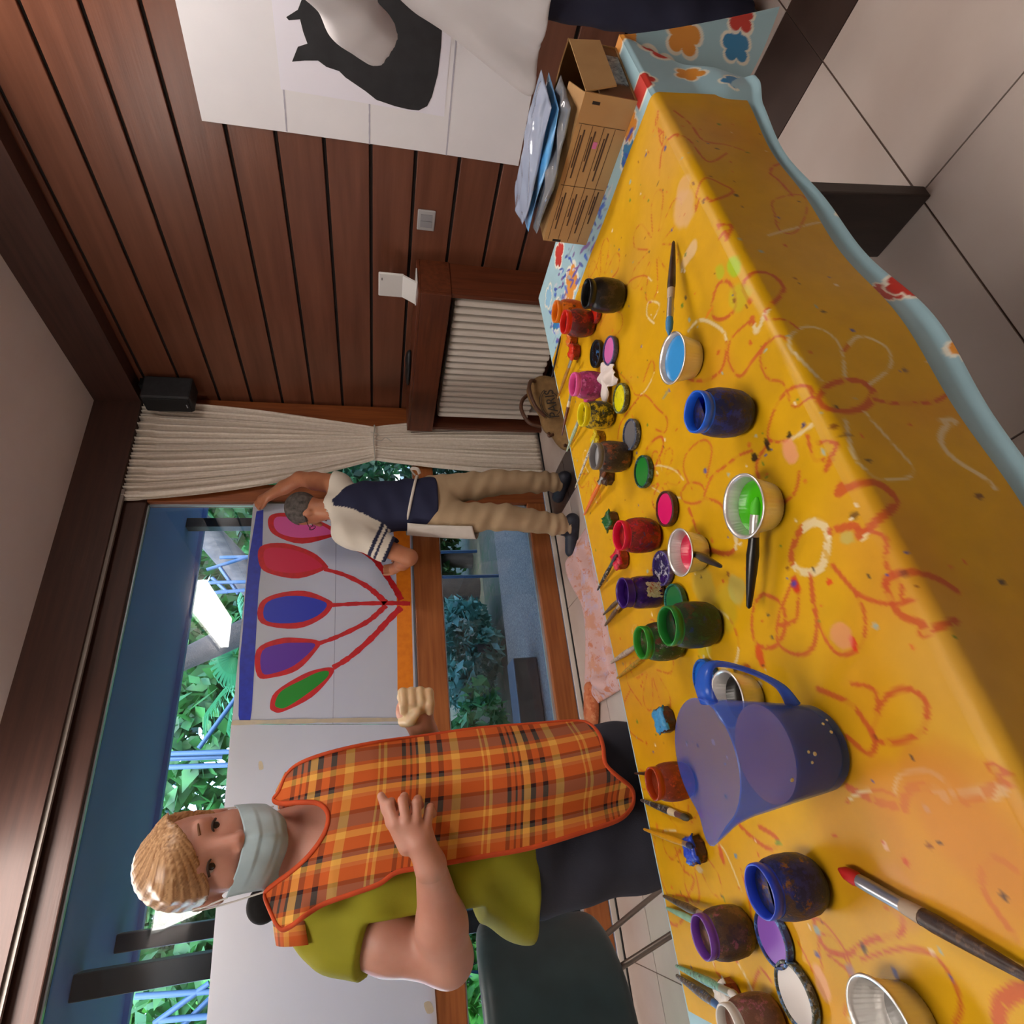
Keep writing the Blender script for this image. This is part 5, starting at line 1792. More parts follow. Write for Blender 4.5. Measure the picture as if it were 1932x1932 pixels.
tube('handle', spline([(2.16, 2.70, 0.17), (2.20, 2.66, 0.235), (2.32, 2.65, 0.262), (2.40, 2.66, 0.24), (2.44, 2.70, 0.20)], 8), 0.012, m_leather, bg, n=10)
tube('handle', spline([(2.14, 2.78, 0.18), (2.17, 2.78, 0.255), (2.27, 2.78, 0.29), (2.35, 2.78, 0.27), (2.40, 2.78, 0.22)], 8), 0.012, m_leather, bg, n=10)
tube('side_tab', spline([(2.06, 2.74, 0.11), (2.03, 2.73, 0.155), (2.06, 2.74, 0.15)], 6), 0.009, m_leather, bg)
tube('side_tab', spline([(1.98, 2.73, 0.05), (1.955, 2.72, 0.07), (1.97, 2.73, 0.04)], 6), 0.009, m_leather, bg)
V, F = text_vf('PARIS', 0.085)
ex = np.array([0.80, -0.05, 0.06])
ex /= np.linalg.norm(ex)
ez = np.array([0.0, 0.25, 1.0])
ez /= np.linalg.norm(ez)
en = np.cross(ex, ez)
base = np.array([2.235, 2.662, 0.098])
obj('printed_word', [base + ex * q[0] + ez * q[1] + en * q[2] for q in V], F, m_ink, bg)
for R_, a0, a1 in ((0.098, 0.15, 2.9), (0.112, 0.3, 2.7), (0.09, 3.4, 6.0)):
    P = [base + ez * 0.03 + ex * R_ * math.cos(a) + ez * R_ * 0.62 * math.sin(a) + en * 0.001 for a in np.linspace(a0, a1, 26)]
    tube('printed_ring', P, 0.0022, m_ink, bg, n=5)

# ---- paint-stained cloth on the floor
m_pink = mottled('stained_pink', ['#cfaaa6', '#cc967e', '#c6b0c0', '#c27a5c'], scale=9, rough=0.8, bump=0.1)
nu_, nv_ = 130, 60
P = np.zeros((nu_, nv_, 3))
for i in range(nu_):
    u = i / (nu_ - 1)
    for j in range(nv_):
        v = j / (nv_ - 1)
        x = 0.50 + 0.92 * u
        y0_ = 3.18 - 0.05 * math.sin(3 * u) - 0.10 * u + 0.03 * math.sin(9 * u)
        y = y0_ - v * (0.62 - 0.15 * u)
        e = min(u, 1 - u, v, 1 - v)
        h_ = 0.014 + 0.055 * ss(0, 0.12, e) * (0.5 + 0.5 * math.sin(16 * v + 2.2 * math.sin(4 * u))) + 0.012 * math.sin(31 * v + 5 * u) * ss(0, .1, e)
        if u < 0.12:
            h_ += 0.03 * math.sin(math.pi * u / 0.12) * math.sin(math.pi * v)
        P[i, j] = (x, y, max(0.004, h_))
o = obj('stained_cloth', P.reshape(-1, 3), grid_faces(nu_, nv_), m_pink, smooth=True)
solid_mod(o, 0.003)
tag(o, 'crumpled pink and orange stained cloth lying on the floor below the window', 'cloth')
mt = SDF((0.36, 2.98, -0.01), (0.62, 3.28, 0.1), 0.006)
mt.cone((0.58, 3.12, 0.03), (0.46, 3.15, 0.04), 0.05, 0.055, 0.03, flat=((0, 0, 1), 0.6)).cone((0.50, 3.10, 0.03), (0.42, 3.16, 0.03), 0.04, 0.04, 0.03, flat=((0, 0, 1), 0.7)).cut((0, 0, 0.002), (0, 0, -1))
v_, f_ = mt.mesh()
o = obj('cotton_mitt', v_, f_, mottled('orange_cotton', ['#c8754c', '#b8603a', '#d08a60'], scale=16, rough=0.9, bump=0.2), smooth=True)
tag(o, 'orange cotton mitt at the left end of the stained cloth', 'mitt')

# ---- tub chair behind the woman
m_shell = mat('teal_vinyl', '#26383c', '#2c4044', rough=0.45, scale=12)
m_leg = mat('chair_leg_metal', '#8a8078', rough=0.35, metal=0.8)
ch = thing('chair', 'dark teal upholstered tub chair behind the woman', 'chair', (-0.62, 2.3, 0))
s_ = SDF((-1.15, 1.95, 0.38), (-0.10, 2.80, 1.02), 0.01)
cc0 = np.array([-0.62, 2.32])
for k in range(0, 55):                       # backrest wraps round the seat, open to the back of the room
    a = math.radians(-125 + 250 * k / 54.0) + math.radians(-75)
    hgt = 0.90 - 0.13 * (abs(k - 27) / 27.0) ** 2.5
    q = cc0 + 0.27 * np.array([math.cos(a), math.sin(a)])
    q2 = cc0 + 0.30 * np.array([math.cos(a), math.sin(a)])
    s_.cone((q[0], q[1], 0.50), (q2[0], q2[1], hgt - 0.03), 0.034, 0.028, 0.03)
s_.ell((cc0[0], cc0[1], 0.50), (0.27, 0.27, 0.065), 0.03)
v_, f_ = s_.mesh()
obj('shell', smooth_vf(v_, f_, 3), f_, m_shell, ch, smooth=True)
for a, b in (((-0.45, 2.16, 0.46), (-0.27, 2.02, 0.0)), ((-0.45, 2.48, 0.46), (-0.30, 2.64, 0.0)), ((-0.79, 2.16, 0.46), (-0.97, 2.02, 0.0)), ((-0.79, 2.48, 0.46), (-0.95, 2.64, 0.0))):
    tube('leg', [a, b], 0.010, m_leg, ch, n=10)

# ================================================================== OUTSIDE
m_gravel = mottled('gravel', ['#4e4438', '#6a5d4c', '#352e26', '#7c6e5a'], scale=45, rough=0.9, bump=0.6)
m_earth = mottled('earth', ['#3a3a28', '#2a3a1c', '#4a4230'], scale=6, rough=0.95)
gr = obj('ground', boxv((-9, 3.48, -0.25), (12, 5.6, -0.10)), BOXF, m_gravel)
tag(gr, kind='structure')
gr2 = obj('ground_garden', boxv((-16, 5.6, -0.30), (22, 26, -0.12)), BOXF, m_earth)
tag(gr2, kind='structure')
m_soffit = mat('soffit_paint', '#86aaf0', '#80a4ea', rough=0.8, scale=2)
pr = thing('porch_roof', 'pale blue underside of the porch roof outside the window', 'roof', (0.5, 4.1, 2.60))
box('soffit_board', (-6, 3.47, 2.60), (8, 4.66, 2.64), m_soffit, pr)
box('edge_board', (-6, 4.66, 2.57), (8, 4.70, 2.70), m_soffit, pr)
m_post = mat('dark_post', '#2a2b30', '#222328', rough=0.5, scale=10)
for (px_, py_, w_) in ((-0.36, 4.38, 0.09), (-0.47, 3.90, 0.11), (2.28, 4.35, 0.08)):
    t = thing('porch_post', {-0.36: 'dark porch post seen left of the woman', -0.47: 'thicker dark porch post at the left picture edge', 2.28: 'dark porch post near the curtain'}[px_], 'post', (px_, py_, -0.1), 'porch posts')
    box('shaft', (px_ - w_ / 2, py_ - w_ / 2, -0.10), (px_ + w_ / 2, py_ + w_ / 2, 2.60), m_post, t, bevel=0.006)
    box('base_plate', (px_ - w_ * 0.8, py_ - w_ * 0.8, -0.0995), (px_ + w_ * 0.8, py_ + w_ * 0.8, -0.085), m_post, t)
pl_ = box('planter_curb', (-3.0, 4.55, -0.10), (1.15, 4.80, 0.10), mat('curb_dark', '#1d2024', '#262a2f', rough=0.6, scale=8), None, bevel=0.01)
tag(pl_, 'dark low planter curb on the gravel outside', 'planter')

# pipe frames in the garden, grey metal with blue sky reflection painted in
m_pipe = mat('sky_tinted_pipe', '#1f3a52', rough=0.5)


def pipe_frame(label, loc, segs, r=0.022):
    t = thing('pipe_frame', label, 'frame', loc, 'sky-tinted pipe frames in the garden')
    for a, b in segs:
        tube('pipe', [a, b], r, m_pipe, t, n=8)


def gp(px, py, Y):
    return pix(px, py, 1, Y)


pipe_frame('sky-tinted pipe frame with slanting bars left of the ceiling light reflection', tuple(gp(430, 1440, 6.0) * np.array([1, 1, 0]) + np.array([0, 0, -0.12])),
           [(gp(250, 1425, 6.0), gp(1050, 1395, 6.0)), (gp(250, 1450, 6.0), gp(1050, 1420, 6.0)), (gp(375, 1412, 6.0), gp(450, 1310, 6.05)), (gp(300, 1432, 6.02), gp(420, 1428, 6.05))], 0.022)
pipe_frame('sky-tinted pipe frame with a forked bar behind the tulip painting', tuple(gp(430, 1110, 5.6) * np.array([1, 1, 0]) + np.array([0, 0, -0.12])),
           [(gp(390, 1075, 5.6), gp(470, 1050, 5.6)), (gp(415, 1070, 5.6), gp(450, 1120, 5.65)), (gp(380, 1120, 5.6), gp(480, 1112, 5.6)), (gp(400, 1090, 5.62), gp(430, 1118, 5.6)), (gp(370, 1100, 5.6), gp(1000, 1085, 5.6)), (gp(415, 1052, 5.6), gp(900, 1040, 5.6))], 0.018)
pipe_frame('sky-tinted pipe frame with crossing bars at the left picture edge', tuple(gp(400, 1900, 6.2) * np.array([1, 1, 0]) + np.array([0, 0, -0.12])),
           [(gp(255, 1880, 6.2), gp(1000, 1830, 6.2)), (gp(290, 1932, 6.2), gp(395, 1855, 6.2)), (gp(320, 1960, 6.2), gp(400, 1880, 6.25)), (gp(300, 1925, 6.2), gp(420, 1915, 6.2))], 0.022)

# trees, palms, shrubs
m_bark = mat('bark', '#3a332c', '#241f1a', rough=0.9, scale=14, stretch=(1, 1, 0.3), bump=0.5)
m_bark2 = mat('palm_bark', '#2c241c', '#1e1813', rough=0.95, scale=22, bump=0.6)
LEAFM = {}


def leaf_mat(c1, c2):
    k = c1 + c2
    if k not in LEAFM:
        m = mat('leaf_' + k, c1, c2, rough=0.6, scale=3)
        nt = m.node_tree
        tr = nt.nodes.new('ShaderNodeBsdfTranslucent')
        tr.inputs['Color'].default_value = lin(c2)
        mx = nt.nodes.new('ShaderNodeMixShader')
        mx.inputs[0].default_value = 0.35
        out = next(n for n in nt.nodes if n.type == 'OUTPUT_MATERIAL')
        nt.links.new(nt.nodes['Principled BSDF'].outputs[0], mx.inputs[1])
        nt.links.new(tr.outputs[0], mx.inputs[2])
        nt.links.new(mx.outputs[0], out.inputs['Surface'])
        LEAFM[k] = m
    return LEAFM[k]


def foliage(c, r, n, size, seed):
    g_ = np.random.default_rng(seed)
    d = g_.normal(size=(n, 3))
    d /= np.linalg.norm(d, axis=1)[:, None]
    rad = g_.uniform(0.55, 1.0, n) ** 0.5
    lump = 1 + 0.25 * np.sin(5 * d[:, 0] + seed) * np.sin(4 * d[:, 2] + 2 * d[:, 1])
    p = np.array(c) + d * np.array(r) * (rad * lump)[:, None]
    a = g_.normal(size=(n, 3))
    a /= np.linalg.norm(a, axis=1)[:, None]
    b = np.cross(a, g_.normal(size=(n, 3)))
    b /= np.linalg.norm(b, axis=1)[:, None] + 1e-9
    s = size * g_.uniform(0.6, 1.4, n)[:, None]
    V = np.stack([p - a * s, p + b * s * 0.45, p + a * s, p - b * s * 0.45], 1).reshape(-1, 3)
    F = np.arange(4 * n).reshape(n, 4)
    return V, F


def shrub(label, c, r, n, size, seed, cols, name='shrub', cat='shrub', trunk=None, group='shrubs and trees beyond the window'):
    g0 = -0.12
    t = thing(name, label, cat, (c[0], c[1], g0), group)
    V, F = foliage(c, r, n, size, seed)
    o = obj('foliage', V, F, leaf_mat(*cols), t)
    o['kind'] = 'stuff'
    tube('trunk', [(c[0], c[1], g0), (c[0] + 0.05, c[1], g0 + (c[2] - g0) * 0.6), (c[0] + 0.1, c[1] + 0.1, c[2])], [0.09 * max(r), 0.07 * max(r), 0.03 * max(r)], m_bark, t, n=8)


shrub('dark green tree filling the garden behind the palms', (0.8, 12.0, 3.4), (3.4, 1.6, 3.4), 9000, 0.21, 3, ('#143a18', '#2f6a2c'), 'leafy_tree', 'tree')
shrub('dark leafy tree behind the right porch post', (6.6, 15.6, 3.4), (4.0, 1.6, 3.6), 9500, 0.24, 4, ('#12301a', '#245a26'), 'leafy_tree', 'tree')
shrub('bright green tree at the left of the garden', (-4.6, 15.2, 3.6), (4.0, 1.6, 3.8), 9500, 0.24, 5, ('#265a1e', '#4f9438'), 'leafy_tree', 'tree')
shrub('tall leafy tree at the right of the garden', (9.5, 11.0, 4.0), (3.6, 1.8, 4.0), 7000, 0.23, 6, ('#1a3c1e', '#2e6a2a'), 'leafy_tree', 'tree')
shrub('low dark shrub behind the planter curb', (0.2, 5.5, 0.35), (0.9, 0.4, 0.45), 2600, 0.06, 7, ('#1c4022', '#4a8a4a'))
shrub('low bluish shrub beside the planter curb', (1.6, 6.0, 0.3), (0.6, 0.4, 0.42), 1800, 0.06, 8, ('#24483a', '#5a8f80'))
shrub('light green shrub left of the dark porch post', (-1.1, 6.6, 1.3), (0.8, 0.5, 1.2), 4200, 0.08, 9, ('#2f7a2a', '#62b048'))
shrub('dark shrub behind the narrow window pane', (4.6, 6.4, 1.2), (1.2, 0.5, 1.6), 4200, 0.08, 10, ('#10281a', '#1f4a2a'))
shrub('leafy shrub under the leaning trunk', (3.2, 7.2, 1.3), (1.3, 0.5, 1.4), 4600, 0.08, 11, ('#14301c', '#2c6a30'))

# fan palms
NB = 30
fv, ff = [], []
for k in range(NB):
    a = math.radians(-130 + 260 * k / (NB - 1))
    L_ = 0.55 * (0.85 + 0.15 * math.cos(a))
    d = np.array([math.cos(a), math.sin(a), 0.0])
    n_ = np.array([-math.sin(a), math.cos(a), 0.0])
    b0 = len(fv)
    for q, w_, dz in ((0.05, 0.006, 0), (0.45, 0.024, 0.03), (0.8, 0.014, 0.0), (1.0, 0.002, -0.10)):
        fv.append(d * L_ * q + n_ * w_ + np.array([0, 0, dz + 0.006]))
        fv.append(d * L_ * q - n_ * w_ + np.array([0, 0, dz - 0.006]))
    for q in range(3):
        ff.append((b0 + 2 * q, b0 + 2 * q + 1, b0 + 2 * q + 3, b0 + 2 * q + 2))
leaf_me = bpy.data.meshes.new('palm_leaf')
leaf_me.from_pydata([tuple(q) for q in fv], [], ff)
leaf_me.materials.append(leaf_mat('#184a2c', '#3f8656'))
stalk_v, stalk_f = tube_vf([(-0.75, 0, -0.10), (-0.35, 0, 0.02), (0.03, 0, 0)], [0.012, 0.010, 0.006], 6)
stalk_me = bpy.data.meshes.new('leaf_stalk')
stalk_me.from_pydata([tuple(q) for q in stalk_v], [], stalk_f)
stalk_me.materials.append(leaf_mat('#3a6a3a', '#6aa06a'))


def palm(label, x, y, h, n, seed, s=1.0):
    t = thing('fan_palm', label, 'palm', (x, y, -0.12), 'fan palms in the garden')
    tube('trunk', spline([(x, y, -0.12), (x + 0.05, y, h * 0.5), (x, y, h)], 6), [0.13 + 0.015 * (k % 2) for k in range(13)], m_bark2, t, n=12)
    g_ = np.random.default_rng(seed)
    for k in range(n):
        az = 2 * math.pi * k / n * 2.4 + g_.uniform(-.2, .2)
        el = g_.uniform(-0.5, 1.1)
        M_ = Matrix.Translation((0, 0, h + 0.12)) @ Matrix.Rotation(az, 4, 'Z') @ Matrix.Rotation(-el, 4, 'Y') @ Matrix.Translation((0.75 * s, 0, 0.1)) @ Matrix.Rotation(g_.uniform(-.5, .5), 4, 'X') @ Matrix.Rotation(g_.uniform(.1, .7), 4, 'Y') @ Matrix.Scale(s * g_.uniform(.85, 1.15), 4)
        o = bpy.data.objects.new('leaf', leaf_me)
        COL.objects.link(o)
        o.parent = t
        o.matrix_local = M_
        o2 = bpy.data.objects.new('leaf_stalk', stalk_me)
        COL.objects.link(o2)
        o2.parent = o


palm('fan palm straight behind the violet and green tulips', 1.55, 7.2, 1.55, 20, 1, 1.15)
palm('fan palm between the woman and the sky-tinted pipe frame', 0.55, 6.6, 1.45, 18, 2, 1.0)
palm('tall fan palm at the back of the garden', 2.6, 9.0, 2.2, 20, 3, 1.3)
palm('fan palm left of the dark porch posts', -1.6, 7.6, 1.7, 18, 4, 1.2)
# leaning pale trunk
lt = thing('leaning_tree', 'pale leaning tree trunk seen through the window near the curtain', 'tree', tuple(gp(470, 1010, 6.4) * np.array([1, 1, 0]) + np.array([0.9, 0, -0.12])))
a_, b_ = gp(372, 985, 6.4), gp(440, 1060, 6.4)
dv_ = (b_ - a_)
tube('trunk', [a_ - dv_ * 2.0, a_, b_, b_ + dv_ * 1.2, b_ + dv_ * 1.6 + np.array([0.3, 0, -0.5])], [0.10, 0.14, 0.15, 0.17, 0.2], m_bark, lt, n=12)
V, F = foliage(a_ - dv_ * 2.2 + np.array([0, 0, 0.6]), (1.6, 1.0, 0.8), 3500, 0.1, 31)
o = obj('foliage', V, F, leaf_mat('#1a4020', '#2f6a30'), lt)
o['kind'] = 'stuff'
# dark sloping beam between the palms
a_, b_ = gp(345, 1245, 6.9), gp(420, 1210, 6.9)
t = thing('leaning_log', 'dark thick palm trunk slanting behind the light reflection', 'trunk', (b_[0], b_[1], -0.12))
tube('trunk', [a_ + (a_ - b_) * 1.5, a_, b_, b_ + (b_ - a_) * 2, np.array([b_[0] + (b_ - a_)[0] * 3, b_[1], -0.12])], [0.12, 0.12, 0.14, 0.15, 0.16], m_bark2, t, n=12)

# ================================================================== PEOPLE
def skin_mat(name, c1, c2):
    return mat(name, c1, c2, rough=0.5, scale=14, sss=0.25, bump=0.03, bscale=160)


def frame(c, fwd, roll=0.0):
    """head frame: x to the photograph's right, y forward (out of the face), z up"""
    f = np.array(fwd, float)
    f /= np.linalg.norm(f)
    x = np.cross(np.array([0, 0, 1.0]), f) * -1.0
    x = np.cross(f, np.array([0, 0, 1.0])) * -1.0
    x /= np.linalg.norm(x)
    z = np.cross(x, f)
    if z[2] < 0:
        z = -z
    cr, sr = math.cos(roll), math.sin(roll)
    x, z = x * cr + z * sr, z * cr - x * sr
    c = np.array(c, float)
    R = np.stack([x, f, z], 1)

    def P(a, b, d):
        return c + x * a + f * b + z * d
    return P, R, c


# ------------------------------------------------------------------ the woman
wskin = skin_mat('woman_skin', '#d39c8a', '#ca8e7a')
wm = thing('person', 'woman in a face mask and orange plaid apron over a lime T-shirt behind the table', 'person', (-0.01, 1.37, 0))
HP, HR, HC = frame((0.004, 1.318, 1.494), (0.20, -0.93, -0.34), roll=0.05)
wS_R, wS_L = np.array([-0.135, 1.388, 1.298]), np.array([0.108, 1.412, 1.312])
wE_R = pix(846, 1808, 1, 1.30)
wW_R = pix(812, 1632, 1, 1.185)
wE_L = np.array([0.165, 1.47, 1.07])
wW_L = pix(800, 1382, 1, 1.37)
b = SDF((-0.33, 1.08, -0.02), (0.33, 1.60, 1.66), 0.0044)
# head
b.ell(HP(0, -0.012, 0.022), (0.071, 0.088, 0.086), 0.02, HR)
b.ell(HP(0, 0.026, -0.040), (0.058, 0.058, 0.080), 0.03, HR)
b.ell(HP(0, 0.050, -0.098), (0.032, 0.030, 0.024), 0.03, HR)
for sx_ in (-1, 1):
    b.ell(HP(sx_ * 0.036, 0.046, -0.028), (0.026, 0.026, 0.026), 0.02, HR)
    b.ell(HP(sx_ * 0.072, -0.008, -0.008), (0.008, 0.017, 0.027), 0.008, HR)
    b.ell(HP(sx_ * 0.031, 0.098, 0.006), (0.018, 0.018, 0.011), 0.012, HR, sub=True)
b.cone(HP(-0.034, 0.066, 0.028), HP(0.034, 0.066, 0.028), 0.013, 0.013, 0.02)
b.cone(HP(0, 0.076, 0.012), HP(0.001, 0.096, -0.032), 0.0085, 0.0125, 0.012)
for sx_ in (-1, 1):
    b.ell(HP(sx_ * 0.011, 0.088, -0.036), (0.008, 0.010, 0.007), 0.006, HR)
    b.cone(HP(sx_ * 0.044, 0.065, 0.0155), HP(sx_ * 0.020, 0.071, 0.0165), 0.0065, 0.006, 0.006)
    b.cone(HP(sx_ * 0.043, 0.063, -0.009), HP(sx_ * 0.020, 0.067, -0.008), 0.005, 0.005, 0.006)
nk = np.array([0.008, 1.365, 1.345])
b.cone(HP(0, -0.02, -0.075), nk, 0.047, 0.052, 0.03)
b.cone(nk, (0.0, 1.385, 1.20), 0.06, 0.11, 0.05)
b.cone(wS_R + np.array([0.05, 0, 0.01]), wS_L - np.array([0.05, 0, -0.01]), 0.046, 0.044, 0.04)
b.cone((-0.005, 1.385, 1.20), (-0.015, 1.385, 0.95), 0.115, 0.115, 0.05, flat=((0, 1, 0), 0.8))
b.ell((0.0, 1.345, 1.27), (0.095, 0.070, 0.07), 0.05)
# right arm
b.chain([wS_R, wS_R * 0.45 + wE_R * 0.55 + np.array([0.004, 0, 0]), wE_R], [0.048, 0.052, 0.041], 0.02)
b.chain([wE_R, wE_R * 0.62 + wW_R * 0.38, wW_R], [0.042, 0.043, 0.026], 0.02)
# left arm
b.chain([wS_L, wE_L, wW_L], [0.052, 0.042, 0.026], 0.02)
# legs inside the jeans
b.chain([(-0.065, 1.38, 0.88), (-0.07, 1.365, 0.47), (-0.075, 1.39, 0.08)], [0.085, 0.055, 0.035], 0.02)
b.chain([(0.085, 1.39, 0.88), (0.10, 1.375, 0.47), (0.10, 1.40, 0.08)], [0.085, 0.055, 0.035], 0.02)
b.ell((0.0, 1.385, 0.92), (0.15, 0.11, 0.10), 0.04)
# left hand: a loose fist seen knuckles first
fc = pix(782, 1340, 1, 1.345)
b.ell(fc, (0.034, 0.034, 0.040), 0.02)
b.cone(wW_L, fc, 0.026, 0.030, 0.02)
v_, f_ = b.mesh()
v_ = smooth_vf(v_, f_, 1, 0.4)
# right hand: back of the hand to the front, four fingers bending into the apron, thumb along it (finer mesh, same skin)
kn = [pix(746, 1552, 1, 1.168), pix(766, 1546, 1, 1.163), pix(786, 1549, 1, 1.165), pix(804, 1559, 1, 1.170)]
hb = SDF((min(wW_R[0], kn[1][0]) - 0.07, 1.10, 1.02), (kn[1][0] + 0.09, 1.27, 1.24), 0.0023)
hb.cone(wE_R * 0.16 + wW_R * 0.84, wW_R, 0.0275, 0.0255, 0.01)
hb.cone(wW_R, wW_R * 0.5 + (kn[1] + kn[2]) * 0.25, 0.0255, 0.024, 0.012)
for k_, q in enumerate(kn):
    hb.cone(wW_R * 0.72 + kn[1] * 0.14 + kn[2] * 0.14, q + np.array([-0.003, 0.002, 0]), 0.0175, 0.0105, 0.010)
    hb.ell(q, (0.0098, 0.0095, 0.0090), 0.004)
fdir = [(0.028, 0.004, 0.010), (0.031, 0.004, 0.005), (0.029, 0.005, -0.001), (0.023, 0.006, -0.007)]
for q, d_ in zip(kn, fdir):
    d_ = np.array(d_)
    p1 = q + d_
    p2 = p1 + np.array([0.006, 0.022, -0.004])
    p3 = p2 + np.array([-0.010, 0.012, -0.006])
    hb.chain([q, p1, p2, p3], [0.0092, 0.0087, 0.0080, 0.0068], 0.0022)
th0 = wW_R * 0.55 + kn[0] * 0.45 + np.array([0.0, 0.004, 0.014])
hb.chain([th0, pix(740, 1550, 1, 1.180), pix(730, 1525, 1, 1.180), pix(719, 1502, 1, 1.182)], [0.0145, 0.0112, 0.0098, 0.0072], 0.006)
hv, hf = hb.mesh()
hf = hf + len(v_)
v_ = np.concatenate([v_, hv])
f_ = np.concatenate([f_, hf])
wbody = obj('body', v_, f_, wskin, wm, smooth=True)

# left hand in a thin cream glove: palm, four curled fingers, thumb
m_glove = mat('cream_glove', '#e2c9a4', '#d8b992', rough=0.4, scale=20, sss=0.3)
g_ = SDF(fc - 0.09, fc + 0.09, 0.0034)
g_.ell(fc + np.array([0, 0.006, 0]), (0.034, 0.032, 0.038), 0.01)
g_.cone(fc, wW_L * 0.75 + fc * 0.25, 0.032, 0.030, 0.012)
for k_ in range(4):
    zk = 0.027 - 0.0185 * k_
    kk = fc + np.array([0.028 - 0.004 * (k_ == 3), -0.010, zk])
    g_.chain([kk, kk + np.array([0.004, -0.026, -0.001]), kk + np.array([-0.020, -0.034, -0.002]), kk + np.array([-0.034, -0.022, -0.002])], [0.0118, 0.0112, 0.0105, 0.0095], 0.004)
g_.chain([fc + np.array([-0.022, -0.006, 0.024]), fc + np.array([-0.026, -0.030, 0.012]), fc + np.array([-0.010, -0.042, -0.004])], [0.0135, 0.0118, 0.0098], 0.005)
v_, f_ = g_.mesh()
obj('glove', smooth_vf(v_, f_, 1), f_, m_glove, wm, smooth=True)

# eyes, lashes, brows
m_eye = mat('eye_white', '#a89a92', rough=0.25)
m_iris = mat('iris_brown', '#2e221c', rough=0.15)
m_lash = mat('lash_brown', '#3a2a22', rough=0.7)
m_brow = mat('brow_brown', '#7a5236', rough=0.8)
for sx_ in (-1, 1):
    ec = HP(sx_ * 0.031, 0.0645, 0.005)
    V, F = lathe_vf([(0.0, -0.0115)] + [(0.0115 * math.sin(a), -0.0115 * math.cos(a)) for a in np.linspace(0.2, 2.94, 14)] + [(0.0, 0.0115)], 20)
    eo = obj('eyeball', [ec + np.array(q) for q in V], F, m_eye, wm, smooth=True)
    gz = HR @ np.array([0.02, 0.97, -0.16])
    gz /= np.linalg.norm(gz)
    ux = np.cross(gz, HR[:, 2])
    ux /= np.linalg.norm(ux)
    uz = np.cross(ux, gz)
    V, F = lathe_vf([(0.0070, 0.0), (0.0060, 0.0012), (0.002, 0.0025), (0.0, 0.0026)], 16)
    obj('iris', [ec + gz * 0.0098 + ux * q[0] + uz * q[1] + gz * q[2] for q in V], F, m_iris, eo, smooth=True)
    tube('lashes', spline([HP(sx_ * 0.0455, 0.066, 0.0045), HP(sx_ * 0.036, 0.0760, 0.0095), HP(sx_ * 0.026, 0.0782, 0.0092), HP(sx_ * 0.0185, 0.0750, 0.0045)], 6), 0.0021, m_lash, wm, n=6)
    tube('eyebrow', spline([HP(sx_ * 0.050, 0.060, 0.026), HP(sx_ * 0.036, 0.077, 0.033), HP(sx_ * 0.016, 0.0815, 0.029)], 6), [0.0012 + 0.0015 * k / 12 for k in range(13)], m_brow, wm, n=6)

# hair: cap with a fringe combed across from the parting
m_hair = attr_mat('blonde_hair', rough=0.42, bump=0.08, bscale=220, noise=0.12, nscale=60)
h = SDF(HC - 0.16, HC + 0.16, 0.0036)
h.ell(HP(0, -0.014, 0.027), (0.0795, 0.098, 0.0925), 0.02, HR)
h.ell(HP(-0.022, 0.052, 0.056), (0.052, 0.036, 0.036), 0.02, HR)
h.ell(HP(-0.050, 0.035, 0.026), (0.026, 0.034, 0.040), 0.02, HR)
h.ell(HP(0.040, 0.030, 0.060), (0.036, 0.040, 0.034), 0.02, HR)


def hair_cut(X, Y, Z):
    a = (X - HC[0]) * HR[0, 0] + (Y - HC[1]) * HR[1, 0] + (Z - HC[2]) * HR[2, 0]
    bb = (X - HC[0]) * HR[0, 1] + (Y - HC[1]) * HR[1, 1] + (Z - HC[2]) * HR[2, 1]
    c = (X - HC[0]) * HR[0, 2] + (Y - HC[1]) * HR[1, 2] + (Z - HC[2]) * HR[2, 2]
    line = np.clip(0.038 + 0.62 * a + 8.0 * np.maximum(a - 0.02, 0) ** 2, -0.012, 0.078)
    face = np.maximum(c - line, 0.012 - bb + 0.3 * np.maximum(-c, 0))      # in front and below the fringe
    ear = np.maximum(np.maximum(c - 0.0, -0.020 - bb), bb - 0.2)
    nape = c + 0.075 + 0.0 * a
    return np.minimum(np.minimum(face, ear), nape)


h.carve(hair_cut)


def hair_fold(X, Y, Z):
    a = (X - HC[0]) * HR[0, 0] + (Y - HC[1]) * HR[1, 0] + (Z - HC[2]) * HR[2, 0] - 0.045
    bb = (X - HC[0]) * HR[0, 1] + (Y - HC[1]) * HR[1, 1] + (Z - HC[2]) * HR[2, 1]
    c = (X - HC[0]) * HR[0, 2] + (Y - HC[1]) * HR[1, 2] + (Z - HC[2]) * HR[2, 2] - 0.085
    th = np.arctan2(c, -a + 1e-6)
    return 0.0009 * np.sin(46 * th + 60 * bb) + 0.0006 * np.sin(97 * th + 40 * bb + 1)


h.warp(hair_fold)
v_, f_ = h.mesh()
v_ = smooth_vf(v_, f_, 1, 0.4)
q = (v_ - HC) @ HR
th = np.arctan2(q[:, 2] - 0.085, -(q[:, 0] - 0.045))
st = 0.5 + 0.22 * np.sin(46 * th + 60 * q[:, 1]) + 0.22 * np.sin(97 * th + 40 * q[:, 1] + 1) + 0.2 * np.sin(161 * th + 90 * q[:, 1] + 2)
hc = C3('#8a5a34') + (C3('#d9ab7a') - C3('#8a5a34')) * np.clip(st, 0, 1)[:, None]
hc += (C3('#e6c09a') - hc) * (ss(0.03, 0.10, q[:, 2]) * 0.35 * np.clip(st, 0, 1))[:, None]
obj('hair', v_, f_, m_hair, wm, smooth=True, cols=hc)
